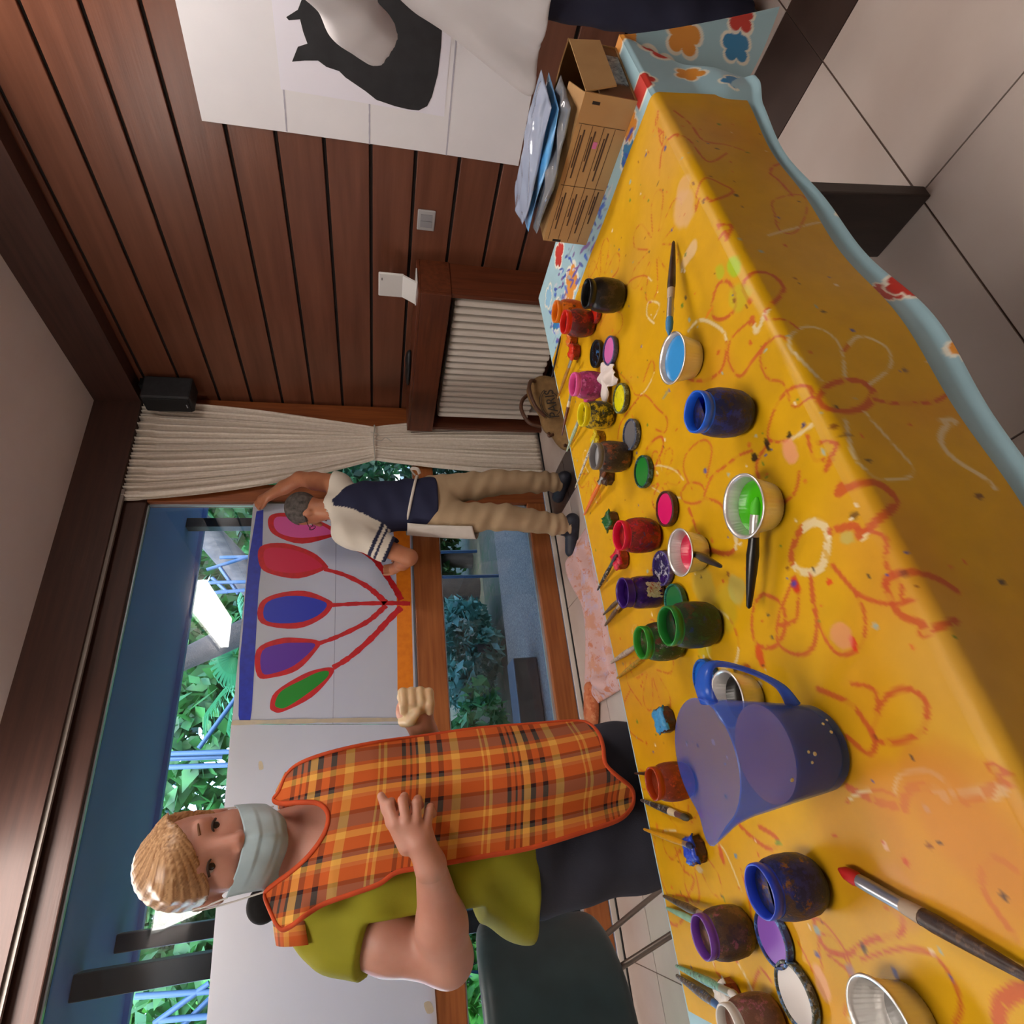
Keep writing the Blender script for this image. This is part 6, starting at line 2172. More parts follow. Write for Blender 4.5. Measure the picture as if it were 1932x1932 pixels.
# ponytail gathered low behind
h = SDF(HC + np.array([-0.1, -0.02, -0.22]), HC + np.array([0.12, 0.20, 0.05]), 0.005)
h.chain([HP(0, -0.10, -0.02), HP(-0.005, -0.125, -0.06), HP(-0.01, -0.115, -0.13)], [0.030, 0.028, 0.014], 0.02)
v_, f_ = h.mesh()
obj('ponytail', v_, f_, m_hair, wm, smooth=True, cols=np.tile(C3('#b5854f'), (len(v_), 1)))

# face mask, worn below the nose
m_mask = mat('mask_blue', '#b6cbd2', '#adc2ca', rough=0.8, scale=30)
nu_, nv_ = 41, 30
MP = np.zeros((nu_, nv_, 3))
for i in range(nu_):
    u = i / (nu_ - 1) * 2 - 1
    for j in range(nv_):
        v = j / (nv_ - 1)
        zt_ = -0.040 + 0.010 * abs(u) ** 1.5 - 0.012 * math.exp(-(u / 0.25) ** 2) * 0.0
        zb_ = -0.128 + 0.020 * abs(u) ** 2
        zz = zt_ + (zb_ - zt_) * v
        prof = 0.0985 + 0.010 * math.sin(math.pi * min(v * 1.1, 1)) - 0.030 * max(0, v - 0.72) / 0.28
        yy = prof - 0.056 * abs(u) ** 2.4 - 0.010 * abs(u)
        xx = u * (0.0745 - 0.004 * v)
        pl3 = (v * 3.3) % 1.0
        yy += 0.0026 * pl3 * (1 - abs(u) ** 3) + 0.002 * math.sin(9 * u + 4 * v)
        yy += 0.004 * math.exp(-(u / 0.10) ** 2) * (1 - v)
        MP[i, j] = HP(xx, yy, zz)
fm = obj('face_mask', MP.reshape(-1, 3), grid_faces(nu_, nv_), m_mask, wm, smooth=True)
solid_mod(fm, 0.0016)
m_loop = mat('ear_loop', '#dcdad6', rough=0.7)
for sx_ in (-1, 1):
    tube('ear_loop', spline([HP(sx_ * 0.0735, 0.024, -0.034), HP(sx_ * 0.078, 0.0, -0.006), HP(sx_ * 0.080, -0.016, 0.014), HP(sx_ * 0.079, -0.028, -0.006), HP(sx_ * 0.076, -0.012, -0.05), HP(sx_ * 0.071, 0.022, -0.104)], 6), 0.0016, m_loop, fm, n=6)

# lime T-shirt
m_lime = mat('lime_jersey', '#a5a020', '#969218', rough=0.85, scale=6, bump=0.05, bscale=300)
s_ = SDF((-0.34, 1.16, 0.84), (0.32, 1.62, 1.44), 0.006)
s_.cone((-0.005, 1.385, 1.22), (-0.02, 1.385, 0.92), 0.150, 0.162, 0.05, flat=((0, 1, 0), 0.78))
s_.ell((0.0, 1.335, 1.20), (0.135, 0.095, 0.085), 0.05)
s_.ell((-0.02, 1.33, 1.02), (0.15, 0.11, 0.12), 0.05)
s_.ell((-0.055, 1.385, 0.895), (0.162, 0.12, 0.12), 0.05)
s_.cone(wS_R + np.array([0.06, 0, 0.012]), wS_L - np.array([0.05, 0, -0.004]), 0.060, 0.052, 0.05)
eR = wS_R * 0.58 + wE_R * 0.42
eL = wS_L * 0.55 + wE_L * 0.45
s_.cone(wS_R, eR + (eR - wS_R) * 0.3, 0.060, 0.074, 0.03)
s_.cone(wS_L, eL + (eL - wS_L) * 0.3, 0.050, 0.058, 0.03)
dR, dL = (wE_R - wS_R) / np.linalg.norm(wE_R - wS_R), (wE_L - wS_L) / np.linalg.norm(wE_L - wS_L)


def tee_cut(X, Y, Z):
    r_ = np.maximum(-((X - eR[0]) * dR[0] + (Y - eR[1]) * dR[1] + (Z - eR[2]) * dR[2]), X + 0.135)
    l_ = np.maximum(-((X - eL[0]) * dL[0] + (Y - eL[1]) * dL[1] + (Z - eL[2]) * dL[2]), 0.128 - X + 0.0 * Z)
    l_ = np.maximum(l_, Z - 1.22)
    r_ = np.maximum(r_, 1.0 - Z + 0.0 * X)
    hem = Z - 0.888 + 0.0 * X
    neck = np.sqrt((X - nk[0]) ** 2 + (Y - nk[1] + 0.015) ** 2) - 0.078 + 0.0 * Z
    neck = np.maximum(neck, 1.30 - Z)
    return np.minimum(np.minimum(np.minimum(r_, l_), hem), neck)


s_.warp(lambda X, Y, Z: 0.006 * np.sin(42 * X + 26 * Z + 6 * Y) * np.sin(11 * Z + 3) + 0.005 * np.sin(58 * Z - 34 * X + 2 * np.sin(20 * X)) * ss(1.25, 1.05, Z))
s_.carve(tee_cut)
v_, f_ = s_.mesh()
obj('t_shirt', smooth_vf(v_, f_, 2), f_, m_lime, wm, smooth=True)

# dark jeans and shoes
m_jean = mat('dark_denim', '#2a2c38', '#383a48', rough=0.8, scale=7, bump=0.08, bscale=300)
s_ = SDF((-0.28, 1.15, 0.03), (0.28, 1.60, 1.02), 0.007)
s_.ell((-0.005, 1.385, 0.90), (0.178, 0.135, 0.12), 0.04)
s_.chain([(-0.078, 1.38, 0.86), (-0.075, 1.365, 0.62), (-0.078, 1.365, 0.46), (-0.08, 1.39, 0.05)], [0.105, 0.088, 0.072, 0.058], 0.02)
s_.chain([(0.082, 1.39, 0.86), (0.100, 1.375, 0.62), (0.105, 1.375, 0.46), (0.105, 1.40, 0.05)], [0.100, 0.074, 0.068, 0.058], 0.02)
s_.warp(lambda X, Y, Z: 0.004 * np.sin(50 * Z + 18 * X) * np.sin(9 * Z + 20 * Y))
s_.cut((0, 0, 0.98), (0, 0, 1)).cut((0, 0, 0.055), (0, 0, -1))
v_, f_ = s_.mesh()
obj('jeans', smooth_vf(v_, f_, 1), f_, m_jean, wm, smooth=True)
m_shoe = mat('black_shoe', '#16161a', '#202026', rough=0.5, scale=20)
for xx in (-0.08, 0.105):
    s_ = SDF((xx - 0.07, 1.14, -0.01), (xx + 0.07, 1.48, 0.12), 0.007)
    s_.cone((xx, 1.40, 0.035), (xx, 1.23, 0.028), 0.042, 0.036, 0.02).cone((xx, 1.41, 0.06), (xx, 1.38, 0.09), 0.045, 0.045, 0.02).cut((0, 0, 0.001), (0, 0, -1)).cut((0, 0, 0.105), (0, 0, 1))
    v_, f_ = s_.mesh()
    obj('shoe', v_, f_, m_shoe, wm, smooth=True)

# plaid apron
mp_, nt, bs = new_mat('orange_plaid')
sety(bs, 0.85)
N, L = nt.nodes, nt.links
at = N.new('ShaderNodeAttribute')
at.attribute_name = 'puv'
sep = N.new('ShaderNodeSeparateXYZ')
L.new(at.outputs['Vector'], sep.inputs[0])


def stripe(out, period, stops):
    dv_ = N.new('ShaderNodeMath')
    dv_.operation = 'DIVIDE'
    dv_.inputs[1].default_value = period
    L.new(out, dv_.inputs[0])
    fr = N.new('ShaderNodeMath')
    fr.operation = 'FRACT'
    L.new(dv_.outputs[0], fr.inputs[0])
    cr = N.new('ShaderNodeValToRGB')
    cr.color_ramp.interpolation = 'CONSTANT'
    el = cr.color_ramp.elements
    el[0].position = 0
    el[0].color = lin(stops[0][1])
    el[1].position = stops[1][0]
    el[1].color = lin(stops[1][1])
    for p_, c_ in stops[2:]:
        e = el.new(p_)
        e.color = lin(c_)
    L.new(fr.outputs[0], cr.inputs[0])
    return cr.outputs[0]


OR, DK, GY, YE, PK = '#d4601e', '#2c0808', '#5f5a52', '#f2b450', '#dc8448'
sv = stripe(sep.outputs[0], 0.108, [(0, OR), (0.12, YE), (0.22, '#b85a28'), (0.28, GY), (0.46, DK), (0.52, OR), (0.70, PK), (0.76, YE), (0.84, GY), (0.90, DK), (0.94, OR)])
sh_ = stripe(sep.outputs[1], 0.205, [(0, OR), (0.10, YE), (0.18, OR), (0.26, DK), (0.31, OR), (0.38, DK), (0.43, YE), (0.50, DK), (0.52, OR), (0.56, DK), (0.58, OR), (0.62, DK), (0.66, OR), (0.80, YE), (0.83, OR), (0.86, YE), (0.88, OR)])
mx = N.new('ShaderNodeMix')
mx.data_type = 'RGBA'
mx.inputs[0].default_value = 0.5
ia = [q for q in mx.inputs if q.type == 'RGBA']
L.new(sv, ia[0])
L.new(sh_, ia[1])
L.new(next(q for q in mx.outputs if q.type == 'RGBA'), bs.inputs['Base Color'])


def torso_front(X, Z):
    """Y of the apron's front sheet"""
    xc = -0.005
    dx = np.clip(np.abs(X - xc) / np.interp(Z, [1.12, 1.28], [0.205, 0.26]), 0, 1)
    dep = np.interp(Z, [0.55, 0.75, 0.95, 1.05, 1.2, 1.27, 1.32, 1.36, 1.40, 1.44], [0.155, 0.165, 0.172, 0.172, 0.170, 0.158, 0.138, 0.110, 0.070, 0.02])
    flat = np.interp(Z, [0.55, 0.9, 1.1, 1.4], [2.6, 2.4, 2.2, 2.0])
    y = 1.385 - dep * np.sqrt(np.maximum(0.03, 1 - dx ** flat))
    y = y - 0.026 * ss(1.27, 1.33, Z) * ss(-0.06, -0.11, X)
    k = ss(1.0, 0.72, Z)
    y = y + k * (0.012 * np.sin(X * 38 + 2.0 * Z) + 0.006 * np.sin(X * 75 + 1)) - 0.006 * np.sin(9 * Z + 12 * X)
    return y


def on_front(px, py, off=0.0, it=4):
    px, py = np.asarray(px, float), np.asarray(py, float)
    d = FWD[None, :] + RGT[None, :] * ((966.0 - py.ravel()) / FOC)[:, None] + UPV[None, :] * ((966.0 - px.ravel()) / FOC)[:, None]
    y = np.full(px.size, 1.25)
    for _ in range(it):
        P = np.array([0, 0, CAMH])[None, :] + d * (y / d[:, 1])[:, None]
        y = 0.5 * y + 0.5 * (torso_front(P[:, 0], P[:, 2]) - off)
    P = np.array([0, 0, CAMH])[None, :] + d * (y / d[:, 1])[:, None]
    return P


outline = [(500, 1686), (508, 1715), (528, 1752), (548, 1748), (575, 1728), (610, 1706), (660, 1688), (715, 1668), (748, 1646), (800, 1636), (900, 1618), (1000, 1600), (1100, 1570), (1165, 1548), (1190, 1526), (1196, 1505), (1190, 1485), (1160, 1460), (1142, 1440), (1138, 1410),
           (1130, 1385), (1112, 1366), (1085, 1360), (1000, 1366), (900, 1374), (800, 1388), (700, 1402), (620, 1420), (565, 1440), (540, 1462), (528, 1490), (516, 1508), (530, 1516), (565, 1514), (600, 1516), (618, 1534), (616, 1562), (600, 1592), (575, 1622), (545, 1648), (520, 1666)]
outl = np.array(spline(outline, 5, closed=True))


def inside(poly, x, y):
    n = len(poly)
    r = np.zeros(x.shape, bool)
    j = n - 1
    for i in range(n):
        xi, yi = poly[i]
        xj, yj = poly[j]
        c = ((yi > y) != (yj > y)) & (x < (xj - xi) * (y - yi) / (yj - yi + 1e-12) + xi)
        r ^= c
        j = i
    return r


gx, gy = np.meshgrid(np.arange(496, 1206, 3.2), np.arange(1350, 1772, 3.2), indexing='ij')
AP = on_front(gx, gy)
fa = grid_faces(*gx.shape)
cx_ = gx.ravel()[fa].mean(1)
cy_ = gy.ravel()[fa].mean(1)
keep = inside(outl, cx_, cy_)
fa = fa[keep]
used = np.unique(fa)
mp2 = -np.ones(len(AP), int)
mp2[used] = np.arange(len(used))
AV = AP[used]
auv = np.stack([AV[:, 0] + 0.06 * (AV[:, 2] - 1.0) + 0.006 * np.sin(9 * AV[:, 2]), AV[:, 2] + 0.10 * AV[:, 0] + 0.004 * np.sin(20 * AV[:, 0])], 1)
apn = obj('apron', AV, mp2[fa], mp_, wm, smooth=True, uv=auv)
solid_mod(apn, 0.003)
m_bind = mat('orange_binding', '#d4501e', '#c4481c', rough=0.8, scale=40)
bo = on_front(outl[:, 0], outl[:, 1], 0.001)
bo = np.concatenate([bo, bo[:1]])
V, F = tube_vf(bo, 0.0048, 8, 0.7)
obj('binding', V, F, m_bind, apn, smooth=True)
# apron straps go over the shoulders to a back panel
bx_ = []
nb_u, nb_v = 24, 40
for i in range(nb_u):
    u = i / (nb_u - 1) * 2 - 1
    for j in range(nb_v):
        v = j / (nb_v - 1)
        Z = 1.36 - 0.60 * v - 0.03 * abs(u)
        wv = 0.13 + 0.03 * v
        bx_.append((-0.0 + u * wv, 1.385 + 0.135 * math.sqrt(max(0.05, 1 - (u * wv / 0.2) ** 2)) + 0.01, Z))
bx_ = np.array(bx_)
o = obj('apron_back', bx_, grid_faces(nb_u, nb_v), mp_, wm, smooth=True, uv=np.stack([bx_[:, 0], bx_[:, 2]], 1))
solid_mod(o, 0.003)
for xa, xb in ((-0.122, -0.118), (0.100, 0.112)):
    V, F = [], []
    P = []
    for t_ in np.linspace(0, 1, 14):
        a = math.pi * t_
        cy0, cz0 = 1.395, (1.318 if xa < 0 else 1.330)
        P.append((xa + (xb - xa) * t_, cy0 - 0.066 * math.cos(a), cz0 + 0.062 * math.sin(a)))
    P = np.array(P)
    sv_ = np.concatenate([P + np.array([-0.034, 0, -0.004]), P + np.array([0, 0, 0.004]), P + np.array([0.034, 0, -0.006 if xa < 0 else -0.012])])
    n_ = len(P)
    F = [(i, i + 1, n_ + i + 1, n_ + i) for i in range(n_ - 1)] + [(n_ + i, n_ + i + 1, 2 * n_ + i + 1, 2 * n_ + i) for i in range(n_ - 1)]
    o = obj('apron_strap', sv_, F, mp_, wm, smooth=True, uv=np.stack([sv_[:, 0], sv_[:, 2] + sv_[:, 1]], 1))
    solid_mod(o, 0.003)
# black rolled strap behind the shoulder
s_ = SDF((-0.18, 1.36, 1.30), (-0.02, 1.52, 1.48), 0.005)
pb = pix(498, 1706, 1, 1.44)
s_.ell(pb, (0.032, 0.03, 0.03), 0.01).cone(pb, pb + np.array([0.02, 0.05, -0.06]), 0.024, 0.02, 0.02)
v_, f_ = s_.mesh()
obj('black_collar_roll', v_, f_, mat('black_knit', '#0e0e10', '#17171a', rough=0.95, scale=60), wm, smooth=True)

# ------------------------------------------------------------------ the man at the window, seen from behind
mskin = skin_mat('man_skin', '#b97a58', '#ad6e4e')
mn = thing('person', 'man in navy and white polo shirt and beige trousers at the tulip painting', 'person', (1.67, 2.92, 0))
fR, fL = np.array([1.835, 2.93, 0.0]), np.array([1.515, 2.92, 0.0])
hipR, hipL = np.array([1.745, 2.93, 0.86]), np.array([1.575, 2.93, 0.86])
knR, knL = np.array([1.80, 2.90, 0.46]), np.array([1.55, 2.88, 0.46])
mS_R, mS_L = pix(636, 914, 1, 2.97), pix(652, 1004, 1, 2.93)
mnk = pix(628, 962, 1, 2.97)
mHd = pix(578, 962, 1, 3.03)
mE_R = pix(566, 903, 1, 3.12)
mH_R = pix(492, 944, 1, 3.325)
mE_L = pix(772, 1052, 1, 2.98)
mH_L = pix(742, 1075, 1, 3.27)
pel = np.array([1.665, 2.93, 0.93])
chest = (mS_R + mS_L) / 2 + np.array([0.0, 0.0, -0.14])
b = SDF((1.10, 2.70, -0.01), (2.05, 3.372, 2.0), 0.0075)
b.cone(pel, chest, 0.12, 0.13, 0.05, flat=((0, 1, 0), 0.75))
b.cone(mS_R, mS_L, 0.065, 0.065, 0.04)
b.cone(mnk + np.array([0, 0, -0.05]), mHd + np.array([0.0, -0.02, -0.02]), 0.062, 0.055, 0.03)
MP_, MR_, MC_ = frame(mHd, (-0.55, 0.80, -0.30), roll=0.0)
b.ell(MP_(0, -0.010, 0.015), (0.074, 0.095, 0.092), 0.02, MR_)
b.ell(MP_(0, 0.035, -0.055), (0.056, 0.055, 0.075), 0.03, MR_)
b.cone(MP_(0, 0.085, 0.0), MP_(0, 0.112, -0.04), 0.010, 0.014, 0.012)
b.ell(MP_(0, 0.065, -0.11), (0.03, 0.028, 0.022), 0.02, MR_)
for sx_ in (-1, 1):
    b.ell(MP_(sx_ * 0.076, -0.012, -0.022), (0.010, 0.020, 0.032), 0.008, MR_)
b.chain([mS_R, mE_R * 0.6 + mS_R * 0.4, mE_R], [0.06, 0.052, 0.042], 0.02)
wr_ = mE_R * 0.22 + mH_R * 0.78
b.chain([mE_R, mE_R * 0.6 + mH_R * 0.4, wr_], [0.043, 0.041, 0.029], 0.02)
b.chain([mS_L, mE_L], [0.06, 0.045], 0.02)
wl_ = mE_L * 0.25 + mH_L * 0.75
b.chain([mE_L, mE_L * 0.6 + mH_L * 0.4, wl_], [0.045, 0.042, 0.028], 0.02)
b.chain([hipR, knR, fR + np.array([0, 0.02, 0.09])], [0.09, 0.06, 0.04], 0.02)
b.chain([hipL, knL, fL + np.array([0, 0.02, 0.09])], [0.09, 0.06, 0.04], 0.02)
# right hand pinching the corner of the paper
hd_ = mH_R - wr_
hd_ /= np.linalg.norm(hd_)
pr_ = wr_ + hd_ * 0.055
b.cone(wr_, pr_, 0.030, 0.034, 0.015, flat=((0, 1, 0), 0.65))
for k_ in range(4):
    o_ = np.array([0.026 - 0.017 * k_, 0.004, 0.010 * (1.5 - abs(k_ - 1.2))])
    q = pr_ + o_ + hd_ * 0.012
    b.chain([q, q + hd_ * 0.032 + np.array([-0.006, 0.010, 0.0]), q + hd_ * 0.040 + np.array([-0.018, 0.024, -0.022])], [0.0115, 0.0105, 0.009], 0.004)
b.chain([wr_ + hd_ * 0.02 + np.array([-0.026, 0, 0]), wr_ + hd_ * 0.045 + np.array([-0.044, 0.004, -0.004]), wr_ + hd_ * 0.070 + np.array([-0.050, 0.012, -0.008])], [0.014, 0.0115, 0.0095], 0.006)
# left hand flat on the paper in front of him
hl_ = mH_L - wl_
hl_ /= np.linalg.norm(hl_)
pl2 = wl_ + hl_ * 0.05
b.cone(wl_, pl2, 0.028, 0.032, 0.015)
for k_ in range(4):
    q = pl2 + np.array([0.028 - 0.018 * k_, 0.0, 0.006])
    b.chain([q, q + hl_ * 0.03 + np.array([0, 0, 0.018]), q + hl_ * 0.036 + np.array([0, 0, 0.045])], [0.0115, 0.0105, 0.009], 0.004)
b.chain([pl2 + np.array([0.03, 0, -0.01]), pl2 + np.array([0.052, 0.012, 0.0]), pl2 + np.array([0.062, 0.026, 0.012])], [0.014, 0.0115, 0.0095], 0.006)
v_, f_ = b.mesh()
obj('body', smooth_vf(v_, f_, 1, 0.4), f_, mskin, mn, smooth=True)
# cropped grey hair
h = SDF(mHd - 0.15, mHd + 0.15, 0.005)
h.ell(MP_(0, -0.014, 0.020), (0.080, 0.101, 0.095), 0.01, MR_)


def mcut(X, Y, Z):
    a = (X - MC_[0]) * MR_[0, 0] + (Y - MC_[1]) * MR_[1, 0] + (Z - MC_[2]) * MR_[2, 0]
    bb = (X - MC_[0]) * MR_[0, 1] + (Y - MC_[1]) * MR_[1, 1] + (Z - MC_[2]) * MR_[2, 1]
    c = (X - MC_[0]) * MR_[0, 2] + (Y - MC_[1]) * MR_[1, 2] + (Z - MC_[2]) * MR_[2, 2]
    face = np.maximum(c - 0.060, 0.045 - bb)
    side = np.maximum(np.maximum(c + 0.005, -0.018 - bb), bb - 0.3)
    nape = c + 0.068
    return np.minimum(np.minimum(face, side), nape)


h.carve(mcut)
v_, f_ = h.mesh()
obj('hair', smooth_vf(v_, f_, 1), f_, mat('grey_hair', '#2c2624', '#6a625c', rough=0.7, scale=40, bump=0.3, bscale=200, mid=(0.3, 0.75)), mn, smooth=True)
m_spec = mat('spectacle_frame', '#2a1f1c', rough=0.4)
for sx_ in (-1, 1):
    P = [MP_(sx_ * 0.033 + 0.022 * math.cos(a), 0.104, 0.0 + 0.017 * math.sin(a)) for a in np.linspace(0, 2 * math.pi, 20)]
    tube('spectacle_rim', P, 0.0022, m_spec, mn, n=6)
    tube('spectacle_arm', [MP_(sx_ * 0.056, 0.102, 0.004), MP_(sx_ * 0.078, 0.06, 0.004), MP_(sx_ * 0.080, -0.015, 0.0)], 0.002, m_spec, mn, n=6)
tube('spectacle_bridge', [MP_(-0.011, 0.105, 0.002), MP_(0.011, 0.105, 0.002)], 0.002, m_spec, mn, n=6)
# eyes and mouth on the far side of the head
for sx_ in (-1, 1):
    V, F = lathe_vf([(0.0, -0.011)] + [(0.011 * math.sin(a), -0.011 * math.cos(a)) for a in np.linspace(0.3, 2.84, 8)] + [(0.0, 0.011)], 12)
    ec = MP_(sx_ * 0.032, 0.074, 0.0)
    obj('eyeball', [ec + np.array(q) for q in V], F, m_eye, mn, smooth=True)
tube('lips', spline([MP_(-0.022, 0.084, -0.082), MP_(0, 0.096, -0.082), MP_(0.022, 0.084, -0.082)], 5), 0.005, mat('lips', '#9c5648', rough=0.5), mn, n=8)

# polo shirt: navy back, white raglan sleeves with navy bands
m_polo = attr_mat('polo_jersey', rough=0.85, noise=0.05, nscale=8)
s_ = SDF((1.15, 2.70, 0.78), (2.02, 3.24, 1.56), 0.007)
s_.cone(pel + np.array([0.0, 0, -0.02]), chest, 0.150, 0.160, 0.05, flat=((0, 1, 0), 0.76))
s_.cone(pel + np.array([0.0, 0, -0.08]), pel, 0.162, 0.158, 0.03, flat=((0, 1, 0), 0.80))
s_.cone(mS_R + (chest - mS_R) * 0.08, mS_L + (chest - mS_L) * 0.08, 0.078, 0.080, 0.05)
eR2 = mS_R * 0.52 + mE_R * 0.48
eL2 = mS_L * 0.30 + mE_L * 0.70
s_.chain([mS_R, eR2 + (eR2 - mS_R) * 0.3], [0.072, 0.070], 0.03)
s_.chain([mS_L, eL2 + (eL2 - mS_L) * 0.3], [0.076, 0.074], 0.03)
s_.cone(mnk + np.array([0.02, -0.01, -0.02]), mnk + np.array([0, 0.02, 0.03]), 0.078, 0.070, 0.02)
s_.warp(lambda X, Y, Z: 0.004 * np.sin(34 * Z + 16 * X) * np.sin(8 * X + 3 * Z) + 0.003 * np.sin(50 * Z - 22 * X))
dR2, dL2 = (mE_R - mS_R) / np.linalg.norm(mE_R - mS_R), (mE_L - mS_L) / np.linalg.norm(mE_L - mS_L)


def polo_cut(X, Y, Z):
    r_ = np.maximum(-((X - eR2[0]) * dR2[0] + (Y - eR2[1]) * dR2[1] + (Z - eR2[2]) * dR2[2]), np.sqrt((X - eR2[0]) ** 2 + (Y - eR2[1]) ** 2 + (Z - eR2[2]) ** 2) - 0.2)
    l_ = np.maximum(-((X - eL2[0]) * dL2[0] + (Y - eL2[1]) * dL2[1] + (Z - eL2[2]) * dL2[2]), X - 1.44 + 0.0 * Z)
    hem = Z - 0.845 + 0.0 * X
    nn = np.array(mHd) - np.array(mnk)
    nn /= np.linalg.norm(nn)
    nc = -((X - mnk[0]) * nn[0] + (Y - mnk[1]) * nn[1] + (Z - mnk[2]) * nn[2] - 0.030)
    inner = np.sqrt((X - mnk[0]) ** 2 + (Y - mnk[1] - 0.012) ** 2 + 0 * Z) - 0.066
    nc2 = np.maximum(inner, mnk[2] - 0.055 - Z)
    return np.minimum(np.minimum(np.minimum(r_, l_), hem), np.minimum(nc + 0 * X, nc2))


s_.carve(polo_cut)
v_, f_ = s_.mesh()
v_ = smooth_vf(v_, f_, 2)
navy, white = C3('#1c2140'), C3('#d8d0c2')
tR = (v_ - mS_R) @ dR2
tL = (v_ - mS_L) @ dL2
Lr, Ll = np.linalg.norm(eR2 - mS_R), np.linalg.norm(eL2 - mS_L)
c_ = np.tile(navy, (len(v_), 1))
# raglan seams from the collar to the armpits
aR = np.array([mnk[0] + 0.05, mnk[2] - 0.03])
pR = np.array([mS_R[0] - 0.005, mS_R[2] - 0.115])
aL = np.array([mnk[0] - 0.035, mnk[2] - 0.045])
pL = np.array([mS_L[0] + 0.05, mS_L[2] - 0.15])


def side_of(p, a, q):
    return (q[0] - a[0]) * (p[:, 1] - a[1]) - (q[1] - a[1]) * (p[:, 0] - a[0])


p2 = v_[:, [0, 2]]
slR = (side_of(p2, aR, pR) > 0) & (v_[:, 0] > mnk[0])
slL = (side_of(p2, aL, pL) < 0) & (v_[:, 0] < mnk[0] + 0.02) & (v_[:, 2] > mE_L[2] + 0.02) & ((tL > 0.02) | (v_[:, 2] > mS_L[2] - 0.12))
c_[slR] = white
c_[slL] = white
for t_, L_, sl in ((tR, Lr, slR), (tL, Ll, slL)):
    for f0, f1 in ((0.60, 0.68), (0.74, 0.79), (0.93, 1.2)) if sl is slL else ((0.55, 0.66), (0.76, 0.82)):
        m_ = sl & (t_ > L_ * f0) & (t_ < L_ * f1)
        c_[m_] = navy
col = np.linalg.norm(v_ - (np.array(mnk) + np.array([0, 0.0, 0.015])), axis=1) < 0.088
c_[col & (v_[:, 2] > mnk[2] - 0.035)] = white
obj('polo_shirt', v_, f_, m_polo, mn, smooth=True, cols=c_)

# white half apron: waistband and a flap at his left side
m_half = mat('white_cotton', '#d9d3ca', '#cfc8be', rough=0.85, scale=12)
P = []
for a in np.linspace(0, 2 * math.pi, 60):
    P.append((1.665 + 0.158 * math.cos(a) + 0.012, 2.93 + 0.128 * math.sin(a), 0.985 - 0.035 * math.cos(a)))
wb_ = tube('apron_waistband', P, 0.008, m_half, mn, n=8)
tube('apron_tie', spline([(1.815, 2.86, 0.965), (1.845, 2.84, 0.99), (1.84, 2.83, 0.955), (1.82, 2.85, 0.94)], 6), 0.012, m_half, mn, n=8, flat=0.4)
nu_, nv_ = 24, 40
AP2 = np.zeros((nu_, nv_, 3))
for i in range(nu_):
    u = i / (nu_ - 1)
    for j in range(nv_):
        v = j / (nv_ - 1)
        a = math.pi * (1.16 - 0.60 * u)
        rx = 0.196 + 0.020 * v + 0.004 * math.sin(14 * u + 4 * v)
        AP2[i, j] = (1.665 + rx * math.cos(a) + 0.012 - 0.012 * v, 2.935 + (0.145 + 0.02 * v) * math.sin(a), 1.018 - (0.36 + 0.10 * u) * v)
o = obj('apron_flap', AP2.reshape(-1, 3), grid_faces(nu_, nv_), m_half, mn, smooth=True)
solid_mod(o, 0.003)

# trousers
m_beige = mat('beige_cotton', '#b39a7a', '#a58c6c', rough=0.85, scale=5, bump=0.06, bscale=240)
s_ = SDF((1.36, 2.72, 0.02), (2.00, 3.14, 0.98), 0.0075)
s_.ell((1.665, 2.93, 0.83), (0.145, 0.112, 0.12), 0.04)
s_.chain([hipR, knR, fR + np.array([0, 0.015, 0.05])], [0.100, 0.076, 0.060], 0.02)
s_.chain([hipL, knL, fL + np.array([0, 0.015, 0.05])], [0.100, 0.076, 0.062], 0.02)
s_.warp(lambda X, Y, Z: 0.0045 * np.sin(46 * Z + 24 * X) * np.sin(7 * Z + 9 * X) + 0.005 * np.sin(110 * Z) * ss(0.28, 0.10, Z) + 0.003 * np.sin(70 * Z + 30 * X))
s_.cut((0, 0, 0.05), (0, 0, -1)).cut((0, 0, 0.95), (0, 0, 1))
v_, f_ = s_.mesh()
obj('trousers', smooth_vf(v_, f_, 1), f_, m_beige, mn, smooth=True)
m_shoe2 = mat('navy_shoe', '#1a1d28', '#262b3a', rough=0.55, scale=30)
m_lace = mat('shoe_lace', '#8e929c', rough=0.7)
for c0, ang in ((fR, 0.15), (fL, 0.9)):
    dx, dy = -math.sin(ang), math.cos(ang)
    s_ = SDF(c0 + np.array([-0.27, -0.14, -0.01]), c0 + np.array([0.15, 0.27, 0.14]), 0.007)
    hl, to = c0 + np.array([-dx * 0.03, -dy * 0.03, 0.036]), c0 + np.array([dx * 0.16, dy * 0.16, 0.03])
    s_.cone(hl, to, 0.044, 0.040, 0.02).cone(c0 + np.array([0, 0, 0.05]), c0 + np.array([dx * 0.02, dy * 0.02, 0.09]), 0.045, 0.045, 0.02).cut((0, 0, 0.001), (0, 0, -1)).cut((0, 0, 0.112), (0, 0, 1))
    v_, f_ = s_.mesh()
    sh = obj('shoe', v_, f_, m_shoe2, mn, smooth=True)
    for k_ in range(4):
        q = c0 + np.array([dx, dy, 0]) * (0.06 + 0.022 * k_) + np.array([0, 0, 0.078 - 0.006 * k_])
        tube('lace', spline([q + np.array([dy * 0.028, -dx * 0.028, -0.014]), q + np.array([0, 0, 0.0]), q + np.array([-dy * 0.028, dx * 0.028, -0.014])], 4), 0.003, m_lace, sh, n=5)

